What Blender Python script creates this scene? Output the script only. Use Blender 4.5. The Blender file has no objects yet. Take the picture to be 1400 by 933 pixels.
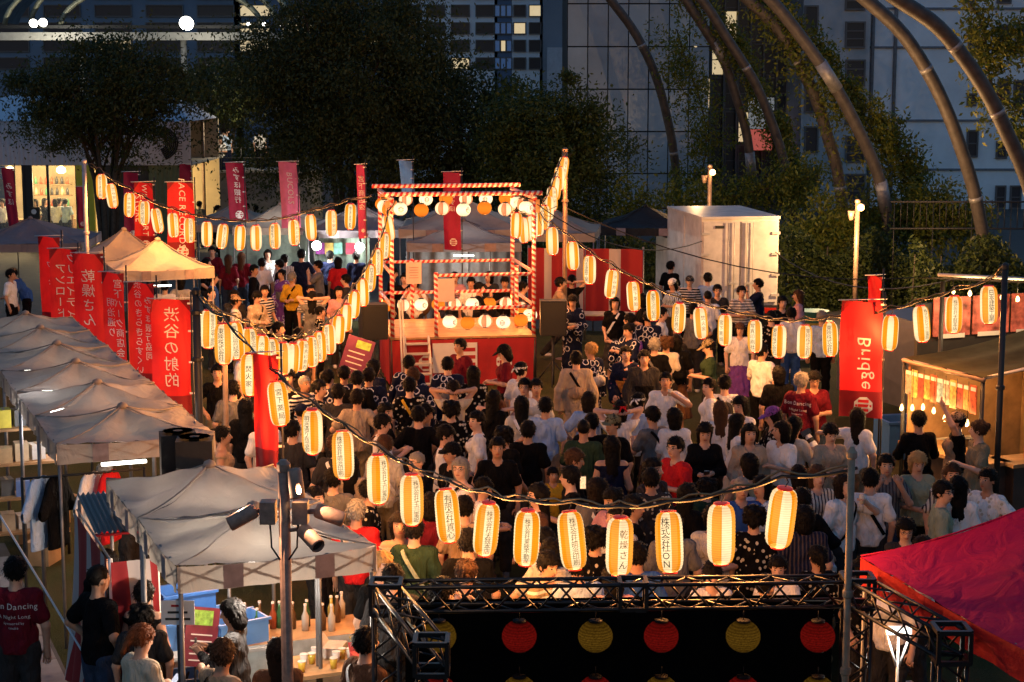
import bpy, math, random, numpy as np
from mathutils import Vector, Matrix
from mathutils.bvhtree import BVHTree
R = math.radians
sc = bpy.context.scene
col = sc.collection
random.seed(7); rng = np.random.default_rng(7)

# ---------------------------------------------------------------- camera, sky, exposure
F = 2400.0; CX = 700.0; CY = 466.5; HC = 6.1
PITCH = math.atan(356.5 / F)
cam = bpy.data.cameras.new('camera'); camo = bpy.data.objects.new('camera', cam); col.objects.link(camo)
cam.sensor_width = 36; cam.lens = F / 1400 * 36; cam.clip_end = 800; cam.clip_start = 0.5
camo.location = (0, 0, HC); camo.rotation_euler = (math.pi / 2 - PITCH, 0, 0)
sc.camera = camo
w = bpy.data.worlds.new('World'); sc.world = w; w.use_nodes = True
wn = w.node_tree.nodes; wl = w.node_tree.links
bg = wn['Background']; sky = wn.new('ShaderNodeTexSky'); sky.sky_type = 'NISHITA'; sky.sun_disc = False
sky.sun_elevation = R(2.3); sky.sun_rotation = R(20); sky.air_density = 1.6; sky.dust_density = 0.3; sky.ozone_density = 4.0
wl.new(sky.outputs[0], bg.inputs[0]); bg.inputs[1].default_value = 0.15
sc.view_settings.view_transform = 'Standard'; sc.view_settings.look = 'None'
EXPO = 1.65; G = 2 ** -EXPO   # dusk: the photograph is exposed for the crowd; lamps are given in display units
sc.view_settings.exposure = EXPO; sc.view_settings.gamma = 1.0; sc.view_settings.use_curve_mapping = False
cy = sc.cycles
cy.use_denoising = True; cy.denoiser = 'OPENIMAGEDENOISE'; cy.use_light_tree = True
cy.max_bounces = 5; cy.diffuse_bounces = 2; cy.glossy_bounces = 2; cy.transmission_bounces = 3; cy.transparent_max_bounces = 16
cy.sample_clamp_indirect = 3.0; cy.use_adaptive_sampling = True; cy.adaptive_threshold = 0.02
cy.caustics_reflective = False; cy.caustics_refractive = False

_cp, _sp = math.cos(PITCH), math.sin(PITCH)
def P(px, py, Y=None, z=None):
    u = (px - CX) / F; v = (CY - py) / F
    d = Vector((u, _cp + v * _sp, -_sp + v * _cp))
    t = (z - HC) / d.z if z is not None else Y / d.y
    return Vector((0, 0, HC)) + d * t

# ---------------------------------------------------------------- helpers
class MB:
    def __init__(s): s.v = []; s.f = []; s.mi = []
    def add(s, v, f, mi=0):
        o = len(s.v); s.v.extend([tuple(a) for a in v]); s.f.extend([tuple(i + o for i in q) for q in f]); s.mi.extend([mi] * len(f)); return s
    def box(s, c, sz, rz=0, mi=0, M=None):
        hx, hy, hz = sz[0] / 2, sz[1] / 2, sz[2] / 2
        vs = [Vector((x, y, z)) for z in (-hz, hz) for x, y in ((-hx, -hy), (hx, -hy), (hx, hy), (-hx, hy))]
        if M is None: M = Matrix.Rotation(rz, 3, 'Z')
        return s.add([M @ q + Vector(c) for q in vs], [(3, 2, 1, 0), (4, 5, 6, 7), (0, 1, 5, 4), (1, 2, 6, 5), (2, 3, 7, 6), (3, 0, 4, 7)], mi)
    def tube(s, pts, r, n=8, mi=0, cap=True):
        pts = [Vector(p) for p in pts]; k = len(pts)
        rs = r if isinstance(r, (list, tuple)) else [r] * k
        vs = []; a = None
        for i, p in enumerate(pts):
            t = (pts[min(i + 1, k - 1)] - pts[max(i - 1, 0)])
            t = t.normalized() if t.length > 1e-9 else Vector((0, 0, 1))
            if a is None:
                a = t.cross(Vector((0, 0, 1)) if abs(t.z) < .9 else Vector((1, 0, 0))).normalized()
            else:
                a = (a - t * a.dot(t)); a = a.normalized() if a.length > 1e-6 else t.orthogonal().normalized()
            b = t.cross(a)
            for j in range(n):
                th = 2 * math.pi * j / n
                vs.append(p + (a * math.cos(th) + b * math.sin(th)) * rs[i])
        fs = [(i * n + j, i * n + (j + 1) % n, (i + 1) * n + (j + 1) % n, (i + 1) * n + j) for i in range(k - 1) for j in range(n)]
        if cap: fs += [tuple(range(n - 1, -1, -1)), tuple(range((k - 1) * n, k * n))]
        return s.add(vs, fs, mi)
    def lathe(s, prof, n=16, c=(0, 0, 0), mi=0, cap=True):
        vs = [(c[0] + r * math.cos(2 * math.pi * j / n), c[1] + r * math.sin(2 * math.pi * j / n), c[2] + z) for r, z in prof for j in range(n)]
        k = len(prof)
        fs = [(i * n + j, i * n + (j + 1) % n, (i + 1) * n + (j + 1) % n, (i + 1) * n + j) for i in range(k - 1) for j in range(n)]
        if cap: fs += [tuple(range(n - 1, -1, -1)), tuple(range((k - 1) * n, k * n))]
        return s.add(vs, fs, mi)
    def grid(s, fn, nu, nv, mi=0):
        vs = [fn(i / nu, j / nv) for j in range(nv + 1) for i in range(nu + 1)]
        w_ = nu + 1
        return s.add(vs, [(j * w_ + i, j * w_ + i + 1, (j + 1) * w_ + i + 1, (j + 1) * w_ + i) for j in range(nv) for i in range(nu)], mi)
    def mesh(s, name, mats, smooth=False):
        me = bpy.data.meshes.new(name); me.from_pydata(s.v, [], s.f)
        for m in (mats if isinstance(mats, (list, tuple)) else [mats]): me.materials.append(m)
        if any(s.mi): me.polygons.foreach_set('material_index', s.mi)
        if smooth: me.shade_smooth()
        me.update(); return me
    def build(s, name, mats, parent=None, smooth=False, loc=None, rz=0):
        return link(name, s.mesh(name, mats, smooth), parent, loc, rz)

def link(name, data, parent=None, loc=None, rz=0, color=None):
    o = bpy.data.objects.new(name, data); col.objects.link(o)
    if parent is not None: o.parent = parent
    if loc is not None: o.location = loc
    if rz: o.rotation_euler = (0, 0, rz)
    if color is not None: o.color = (*color, 1)
    return o
def tag(o, label=None, cat=None, group=None, kind=None):
    if label: o['label'] = label
    if cat: o['category'] = cat
    if group: o['group'] = group
    if kind: o['kind'] = kind
    return o
def thing(name, label, cat, loc=(0, 0, 0), rz=0, group=None):
    return tag(link(name, None, None, loc, rz), label, cat, group)
def bar(name, a, b, r, m, parent=None, n=8):
    """a tube whose own local z runs along it"""
    a = Vector(a); b = Vector(b); d = b - a
    o = MB().tube([(0, 0, 0), (0, 0, d.length)], r, n).build(name, m, parent, True)
    o.location = a; o.rotation_mode = 'QUATERNION'; o.rotation_quaternion = d.to_track_quat('Z', 'Y')
    return o

# ---------------------------------------------------------------- materials
MATS = {}
def nt(name):
    m = bpy.data.materials.new(name); m.use_nodes = True
    N = m.node_tree.nodes; L = m.node_tree.links
    MATS[name] = m
    return m, N, L, N['Principled BSDF'], N['Material Output']
def mth(N, L, op, a, b=None, c=None):
    n = N.new('ShaderNodeMath'); n.operation = op
    for i, q in enumerate((a, b, c)):
        if q is None: continue
        if isinstance(q, (int, float)): n.inputs[i].default_value = q
        else: L.new(q, n.inputs[i])
    return n.outputs[0]
def mixc(N, L, f, a, b):
    n = N.new('ShaderNodeMix'); n.data_type = 'RGBA'
    for s_, q in ((n.inputs[0], f), (n.inputs[6], a), (n.inputs[7], b)):
        if isinstance(q, (int, float)): s_.default_value = q
        elif isinstance(q, (tuple, list)): s_.default_value = (*q[:3], 1)
        else: L.new(q, s_)
    return n.outputs[2]
def noise(N, L, scale, detail=4, vec=None, rough=.6):
    n = N.new('ShaderNodeTexNoise'); n.inputs['Scale'].default_value = scale; n.inputs['Detail'].default_value = detail; n.inputs['Roughness'].default_value = rough
    if vec is None:
        t = N.new('ShaderNodeTexCoord'); vec = t.outputs['Object']
    L.new(vec, n.inputs['Vector']); return n.outputs[0]
def bump(N, L, B, h, strength=.3, dist=.02):
    b = N.new('ShaderNodeBump'); b.inputs['Strength'].default_value = strength; b.inputs['Distance'].default_value = dist
    L.new(h, b.inputs['Height']); L.new(b.outputs[0], B.inputs['Normal'])
def ramp(N, L, f, lo, hi):
    n = N.new('ShaderNodeMapRange'); n.inputs[1].default_value = lo; n.inputs[2].default_value = hi
    L.new(f, n.inputs[0]); return n.outputs[0]
def mat(name, c, rough=.6, metal=0, var=.25, scale=6, bmp=0, emit=None, es=1, transl=0, spec=None):
    if name in MATS: return MATS[name]
    m, N, L, B, O = nt(name)
    B.inputs['Roughness'].default_value = rough; B.inputs['Metallic'].default_value = metal
    if spec is not None: B.inputs['Specular IOR Level'].default_value = spec
    B.inputs['Base Color'].default_value = (*c, 1)
    if var or bmp:
        nz = noise(N, L, scale)
        L.new(mixc(N, L, ramp(N, L, nz, .3, .7), [q * (1 - var) for q in c], [min(1, q * (1 + var)) for q in c]), B.inputs['Base Color'])
        if bmp: bump(N, L, B, nz, bmp)
    if emit: B.inputs['Emission Color'].default_value = (*emit, 1); B.inputs['Emission Strength'].default_value = es * G
    if transl:
        t = N.new('ShaderNodeBsdfTranslucent'); mx = N.new('ShaderNodeMixShader'); mx.inputs[0].default_value = transl
        if var: L.new(B.inputs['Base Color'].links[0].from_socket, t.inputs[0])
        else: t.inputs[0].default_value = (*c, 1)
        L.new(B.outputs[0], mx.inputs[1]); L.new(t.outputs[0], mx.inputs[2]); L.new(mx.outputs[0], O.inputs[0])
    return m
def objcolor(N):
    return N.new('ShaderNodeObjectInfo').outputs['Color']
def fabric(name, pattern=None, rough=.85):
    m, N, L, B, O = nt(name); B.inputs['Roughness'].default_value = rough; B.inputs['Specular IOR Level'].default_value = .06
    oc = objcolor(N); tc = N.new('ShaderNodeTexCoord').outputs['Object']
    nz = noise(N, L, 14, 3, tc)
    dark = mixc(N, L, .1, oc, (0, 0, 0)); c = mixc(N, L, ramp(N, L, nz, .35, .65), dark, oc)
    if pattern == 'stripe':
        s = N.new('ShaderNodeSeparateXYZ'); L.new(tc, s.inputs[0])
        f = mth(N, L, 'GREATER_THAN', mth(N, L, 'FRACT', mth(N, L, 'MULTIPLY', s.outputs[2], 18)), .55)
        c = mixc(N, L, f, c, (.62, .6, .58))
    if pattern == 'vstripe':
        s = N.new('ShaderNodeSeparateXYZ'); L.new(tc, s.inputs[0])
        f = mth(N, L, 'GREATER_THAN', mth(N, L, 'FRACT', mth(N, L, 'MULTIPLY', s.outputs[0], 26)), .62)
        c = mixc(N, L, f, c, (.06, .05, .06))
    if pattern in ('floral', 'rings', 'blossom'):
        v = N.new('ShaderNodeTexVoronoi'); v.inputs['Scale'].default_value = {'floral': 16, 'rings': 7.5, 'blossom': 11}[pattern]
        L.new(tc, v.inputs['Vector'])
        d = mth(N, L, 'ADD', v.outputs[0], mth(N, L, 'MULTIPLY', noise(N, L, 30, 2, tc), .25))
        if pattern == 'rings':
            f = mth(N, L, 'MULTIPLY', mth(N, L, 'GREATER_THAN', d, .44), mth(N, L, 'LESS_THAN', d, .53)); c2 = (.65, .65, .72)
        elif pattern == 'floral':
            f = mth(N, L, 'LESS_THAN', d, .42); c2 = (.5, .47, .38)
        else:
            f = mth(N, L, 'LESS_THAN', d, .4); c2 = v.outputs[1]
            c2 = mixc(N, L, .65, c2, (.7, .22, .16))
        c = mixc(N, L, f, c, c2)
    L.new(c, B.inputs['Base Color']); mp = N.new('ShaderNodeMapping'); mp.inputs['Scale'].default_value = (9, 9, 3.5); L.new(tc, mp.inputs[0])
    wv = N.new('ShaderNodeTexNoise'); wv.inputs['Scale'].default_value = 1.3; wv.inputs['Detail'].default_value = 3; wv.inputs['Distortion'].default_value = 1.2; L.new(mp.outputs[0], wv.inputs[0])
    bump(N, L, B, wv.outputs[0], .8, .07)
    return m
FAB = {k: fabric('fabric_' + (k or 'plain'), k) for k in (None, 'stripe', 'vstripe', 'floral', 'rings', 'blossom')}

# ---------------------------------------------------------------- glyphs
GL = {}
def make_glyphs(chars):
    obs = []
    for ch in chars:
        cu = bpy.data.curves.new('g', 'FONT'); cu.body = ch; cu.size = 1; cu.resolution_u = 2; cu.fill_mode = 'FRONT'
        o = bpy.data.objects.new('g', cu); col.objects.link(o); obs.append((ch, o, cu))
    dg = bpy.context.evaluated_depsgraph_get(); dg.update()
    for ch, o, cu in obs:
        me = o.evaluated_get(dg).to_mesh()
        vs = [(q.co.x, q.co.y) for q in me.vertices]; fs = [tuple(p.vertices) for p in me.polygons]
        GL[ch] = (vs, fs); o.evaluated_get(dg).to_mesh_clear()
    for ch, o, cu in obs: bpy.data.objects.remove(o); bpy.data.curves.remove(cu)
def text2d(s, size, vertical=False, gap=1.0):
    """centred flat lettering -> list of (verts2d, faces)"""
    out = []; x = 0
    if vertical:
        n = len(s)
        for i, ch in enumerate(s):
            vs, fs = GL.get(ch, ([], []))
            if not vs: continue
            xs = [q[0] for q in vs]; ys = [q[1] for q in vs]; cx = (min(xs) + max(xs)) / 2
            rot = ch == 'ー'
            vv = []
            for a, b in vs:
                a -= cx; b -= .37
                if rot: a, b = b, -a
                vv.append((a * size, (b + ((n - 1) / 2 - i) * gap) * size))
            out.append((vv, fs))
        return out
    for ch in s:
        vs, fs = GL.get(ch, ([], []))
        if not vs: x += .3; continue
        mx = max(q[0] for q in vs); out.append(([(a + x, b) for a, b in vs], fs)); x += mx + .09 * gap
    return [([((a - x / 2) * size, (b - .36) * size) for a, b in vv], fs) for vv, fs in out]
def letters(mb, txt, fn, mi=0):
    for vv, fs in txt: mb.add([fn(a, b) for a, b in vv], fs, mi)
    return mb
# ---------------------------------------------------------------- people: smooth bodies grown from distance fields
def snets(f, org, h):
    """surface nets; f<0 inside; returns verts, quads"""
    ins = f < 0
    nx, ny, nz = f.shape
    acc = np.zeros((nx - 1, ny - 1, nz - 1, 3)); cnt = np.zeros((nx - 1, ny - 1, nz - 1))
    edges = []
    for ax in range(3):
        sl0 = [slice(None)] * 3; sl1 = [slice(None)] * 3; sl0[ax] = slice(0, -1); sl1[ax] = slice(1, None)
        a = f[tuple(sl0)]; b = f[tuple(sl1)]; cr = (a < 0) != (b < 0)
        idx = np.argwhere(cr)
        t = a[cr] / (a[cr] - b[cr]); p = idx.astype(float); p[:, ax] += t
        o1, o2 = [q for q in range(3) if q != ax]
        for d1 in (0, -1):
            for d2 in (0, -1):
                c = idx.copy(); c[:, o1] += d1; c[:, o2] += d2
                ok = (c >= 0).all(1) & (c[:, 0] < nx - 1) & (c[:, 1] < ny - 1) & (c[:, 2] < nz - 1)
                cc = c[ok]; np.add.at(acc, (cc[:, 0], cc[:, 1], cc[:, 2]), p[ok]); np.add.at(cnt, (cc[:, 0], cc[:, 1], cc[:, 2]), 1)
        edges.append((ax, idx, a[cr] < 0))
    act = cnt > 0; vid = np.full(cnt.shape, -1); vid[act] = np.arange(act.sum())
    V = acc[act] / cnt[act][:, None] * h + np.array(org)
    Q = []
    for ax, idx, neg in edges:
        o1, o2 = [(1, 2), (2, 0), (0, 1)][ax]
        ok = (idx[:, o1] > 0) & (idx[:, o2] > 0) & (idx[:, o1] < f.shape[o1] - 1) & (idx[:, o2] < f.shape[o2] - 1)
        c = idx[ok]; n_ = neg[ok]
        def vi(d1, d2):
            q = c.copy(); q[:, o1] += d1; q[:, o2] += d2; return vid[q[:, 0], q[:, 1], q[:, 2]]
        q = np.stack([vi(-1, -1), vi(0, -1), vi(0, 0), vi(-1, 0)], 1)
        q[~n_] = q[~n_][:, ::-1]; Q.append(q)
    return V, np.concatenate(Q)

class SDF:
    def __init__(s, lo, hi, h):
        s.h = h; s.org = np.array(lo, float)
        n = np.ceil((np.array(hi) - s.org) / h).astype(int) + 1
        s.ax = [s.org[i] + np.arange(n[i]) * h for i in range(3)]
        s.f = np.full(tuple(n), 1.0)
    def win(s, lo, hi, pad):
        sl = []
        for i in range(3):
            a = max(0, int((min(lo[i], hi[i]) - pad - s.org[i]) / s.h)); b = min(s.f.shape[i], int((max(lo[i], hi[i]) + pad - s.org[i]) / s.h) + 2)
            sl.append(slice(a, max(a, b)))
        return tuple(sl), np.meshgrid(*[s.ax[i][sl[i]] for i in range(3)], indexing='ij')
    def merge(s, sl, d, k):
        a = s.f[sl]
        if k > 0:
            h = np.clip(.5 + .5 * (a - d) / k, 0, 1); s.f[sl] = a * (1 - h) + d * h - k * h * (1 - h)
        else: s.f[sl] = np.minimum(a, d)
    def cone(s, a, b, r1, r2, k=.03, sq=(1, 1, 1)):
        """tapered capsule; sq squashes space about its middle"""
        a = np.array(a, float); b = np.array(b, float)
        sl, (X, Y, Z) = s.win(a, b, max(r1, r2) * max(1, 1 / min(sq)) + .06)
        if X.size == 0: return s
        c = (a + b) / 2; A = (a - c) / sq; Bv = (b - c) / sq; d = Bv - A; L2 = max(d @ d, 1e-9)
        x = (X - c[0]) / sq[0]; y = (Y - c[1]) / sq[1]; z = (Z - c[2]) / sq[2]
        t = np.clip(((x - A[0]) * d[0] + (y - A[1]) * d[1] + (z - A[2]) * d[2]) / L2, 0, 1)
        D = np.sqrt((x - A[0] - t * d[0]) ** 2 + (y - A[1] - t * d[1]) ** 2 + (z - A[2] - t * d[2]) ** 2) - (r1 + (r2 - r1) * t)
        s.merge(sl, D * min(sq), k); return s
    def ell(s, c, r, M=None, k=.02):
        c = np.array(c, float); r = np.array(r, float)
        sl, (X, Y, Z) = s.win(c, c, r.max() + .06)
        if X.size == 0: return s
        q = np.stack([X - c[0], Y - c[1], Z - c[2]], -1)
        if M is not None: q = q @ M
        k0 = np.sqrt(((q / r) ** 2).sum(-1)); k1 = np.sqrt(((q / r ** 2) ** 2).sum(-1)) + 1e-9
        s.merge(sl, k0 * (k0 - 1) / k1, k); return s
    def cut(s, p, n):
        """keep the side the normal points away from"""
        X, Y, Z = np.meshgrid(*s.ax, indexing='ij', sparse=True)
        s.f = np.maximum(s.f, (X - p[0]) * n[0] + (Y - p[1]) * n[1] + (Z - p[2]) * n[2]); return s
    def out(s): return snets(s.f, s.org, s.h)

def rotz(a): c, s_ = math.cos(a), math.sin(a); return np.array([[c, -s_, 0], [s_, c, 0], [0, 0, 1.]])
def rotx(a): c, s_ = math.cos(a), math.sin(a); return np.array([[1., 0, 0], [0, c, -s_], [0, s_, c]])

# a pose: hands and elbows in metres for a 1.70 m figure that faces -y
def pose(le, lh, re, rh, yaw=0, nod=0, lean=0, lk=(.1, -.02, .49), la=(.1, .02, .08), rk=(-.1, -.02, .49), ra=(-.1, .02, .08), fem=0, lfoot=0, rfoot=0):
    return dict(le=le, lh=lh, re=re, rh=rh, yaw=R(yaw), nod=R(nod), lean=R(lean), lk=lk, la=la, rk=rk, ra=ra, fem=fem)
DN_L = ((.25, .03, 1.12), (.24, -.04, .86)); DN_R = ((-.25, .03, 1.12), (-.24, -.04, .86))
UP_L = ((.24, -.1, 1.13), (.08, -.3, 1.24)); UP_R = ((-.24, -.1, 1.13), (-.08, -.3, 1.24))
POSES = {
 'stand': pose(*DN_L, *DN_R),
 'stand_left': pose(*DN_L, *DN_R, yaw=38, fem=1),
 'stand_right': pose((.26, .06, 1.13), (.2, -.14, .95), *DN_R, yaw=-38),
 'woman': pose((.21, .03, 1.11), (.22, -.08, .87), (-.21, .03, 1.11), (-.17, -.16, .95), yaw=8, fem=1),
 'phone': pose((.22, -.03, 1.11), (.05, -.27, 1.12), (-.22, -.03, 1.11), (-.06, -.27, 1.1), nod=22, fem=1),
 'cross': pose((.26, -.04, 1.13), (-.08, -.22, 1.15), (-.26, -.04, 1.13), (.08, -.19, 1.1), yaw=12),
 'headhands': pose((.3, -.1, 1.56), (.06, .1, 1.57), (-.3, -.1, 1.56), (-.06, .1, 1.57), fem=1),
 'camera': pose((.23, -.16, 1.22), (.05, -.26, 1.54), (-.23, -.16, 1.22), (-.05, -.26, 1.54)),
 'drink': pose((.33, -.14, 1.28), (.05, -.2, 1.47), *DN_R, nod=-8),
 'walk': pose((.25, .16, 1.14), (.22, .12, .9), (-.25, -.12, 1.14), (-.2, -.3, .98), lk=(.09, -.2, .52), la=(.1, -.24, .1), rk=(-.1, .05, .5), ra=(-.1, .34, .16)),
 'point': pose((.4, -.12, 1.3), (.62, -.26, 1.27), *DN_R, yaw=30, fem=1),
 'hips': pose((.33, .08, 1.16), (.2, -.05, 1.0), (-.33, .08, 1.16), (-.2, -.05, 1.0)),
 'chat': pose((.25, -.08, 1.14), (.14, -.33, 1.2), *DN_R, yaw=-30),
 'eat': pose(*UP_L, *UP_R, nod=14),
 'lean': pose((.24, -.24, 1.08), (.16, -.46, 1.0), (-.24, -.24, 1.08), (-.16, -.46, 1.0), lean=26, nod=20),
 'wave': pose((.26, -.1, 1.58), (.2, -.2, 1.8), *DN_R, yaw=10, fem=1),
}
SH = {}
def joints(pn):
    p = POSES[pn]; f = p['fem']
    sw = .138 if f else .158
    J = dict(pel=np.array([0, .01, .95]), che=np.array([0, .0, 1.24]), nek=np.array([0, .015, 1.43]),
             ls=np.array([sw, .01, 1.365]), rs=np.array([-sw, .01, 1.365]))
    for a in ('le', 'lh', 're', 'rh'): J[a] = np.array(p[a], float)
    hd = np.array([0, -.012, 1.585])
    if p['lean']:
        M = rotx(p['lean'])  # bend forward about the hips
        for a in ('che', 'nek', 'ls', 'rs'): J[a] = J['pel'] + M @ (J[a] - J['pel'])
        hd = J['pel'] + M @ (hd - J['pel'])
    # keep arm lengths human
    for s_, e, h_ in (('ls', 'le', 'lh'), ('rs', 're', 'rh')):
        d = J[e] - J[s_]; dl = np.linalg.norm(d); J[e] = J[s_] + d / dl * .28
        d = J[h_] - J[e]; dl = np.linalg.norm(d); J[h_] = J[e] + d / dl * .25
    J['hd'] = hd; J['HM'] = rotz(p['yaw']) @ rotx(p['nod'])
    for a in ('lk', 'la', 'rk', 'ra'): J[a] = np.array(p[a], float)
    J['lhip'] = np.array([.092, .01, .9]); J['rhip'] = np.array([-.092, .01, .9]); J['fem'] = f
    return J
LO, HI = (-.7, -.62, -.01), (.78, .48, 1.98)
def torso(S, J, g, k=.05):
    f = J['fem']; w_ = .9 if f else .99
    S.cone(J['pel'], J['che'], .112 + g, (.094 if f else .106) + g, k, (1.24 * (1.04 if f else 1), .9, 1))
    S.cone(J['che'], J['nek'] - [0, 0, .1], .106 + g, .09 + g, k, (1.28 * w_, .88, 1))
    for q in ('ls', 'rs'): S.cone(J['nek'] - [0, 0, .045], J[q] + (0, 0, .0), .05 + g * .6, .054 + g * .8, .04)
    if f: S.cone(J['che'] + [.065, -.07, .03], J['che'] + [-.065, -.07, .03], .058 + g, .058 + g, .05)
def fingers(J, mb, side):
    h_, e = J[side + 'h'], J[side + 'e']; d = h_ - e; d /= np.linalg.norm(d)
    up = np.array([0, -1., 0]) if abs(d[2]) > .7 else np.array([0, 0, 1.])
    sx = np.cross(d, up); sx /= np.linalg.norm(sx); nrm = np.cross(sx, d)
    sg = 1 if side == 'l' else -1
    for i, (off, ln) in enumerate(((-.03, .062), (-.01, .076), (.01, .07), (.028, .055))):
        b = h_ + d * .075 + sx * off
        mb.tube([b, b + d * ln * .5 - nrm * .006, b + d * ln * .85 - nrm * .03], [.011, .0095, .007], 5)
    b = h_ + d * .02 - sx * .03 * sg * -1
    mb.tube([b, b + d * .035 + sx * .028 * sg, b + d * .07 + sx * .03 * sg], [.013, .011, .008], 5)
def to_mesh(name, V, Q, mats, extra=None):
    me = bpy.data.meshes.new(name)
    vs = V.tolist(); fs = Q.tolist()
    if extra is not None and extra.v:
        o = len(vs); vs += extra.v; fs += [tuple(i + o for i in q) for q in extra.f]
    me.from_pydata(vs, [], fs)
    for m in mats: me.materials.append(m)
    me.shade_smooth(); return me
def body_mesh(pn):
    key = ('body', pn)
    if key in SH: return SH[key]
    J = joints(pn); S = SDF(LO, HI, .0145)
    torso(S, J, 0)
    S.cone(J['nek'] - [0, 0, .05], J['hd'] - [0, -.01, .06], .058, .052, .03)
    for s_ in 'lr':
        S.cone(J[s_ + 's'], J[s_ + 'e'], .05, .04, .03); S.cone(J[s_ + 'e'], J[s_ + 'h'], .04, .027, .02)
        d = J[s_ + 'h'] - J[s_ + 'e']; d /= np.linalg.norm(d)
        S.cone(J[s_ + 'h'], J[s_ + 'h'] + d * .07, .03, .034, .02)
        S.cone(J[s_ + 'hip'], J[s_ + 'k'], .088, .056, .04); S.cone(J[s_ + 'k'], J[s_ + 'a'], .057, .037, .03)
        S.cone(J[s_ + 'a'] - [0, 0, .03], J[s_ + 'a'] + [0, -.13, -.04], .038, .03, .03)
    M = J['HM']; h_ = J['hd']
    hp = lambda q: h_ + M @ np.array(q)
    S.ell(hp((0, .01, .025)), (.077, .096, .09), M, .02)            # skull
    S.ell(hp((0, -.025, -.04)), (.06, .068, .075), M, .03)          # jaw
    S.cone(hp((0, -.092, .008)), hp((0, -.108, -.022)), .011, .015, .012)  # nose
    for x in (-1, 1): S.ell(hp((.08 * x, .012, -.008)), (.012, .022, .03), M, .01)  # ears
    V, Q = S.out()
    mb = MB(); fingers(J, mb, 'l'); fingers(J, mb, 'r')
    me = to_mesh('body', V, Q, [SKIN], mb)
    co = np.empty(len(me.vertices) * 3); me.vertices.foreach_get('co', co); co = co.reshape(-1, 3)
    loc_ = (co - h_) @ M
    a = me.attributes.new('face', 'FLOAT_VECTOR', 'POINT'); a.data.foreach_set('vector', loc_.astype(np.float32).ravel())
    SH[key] = me; return me
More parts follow.
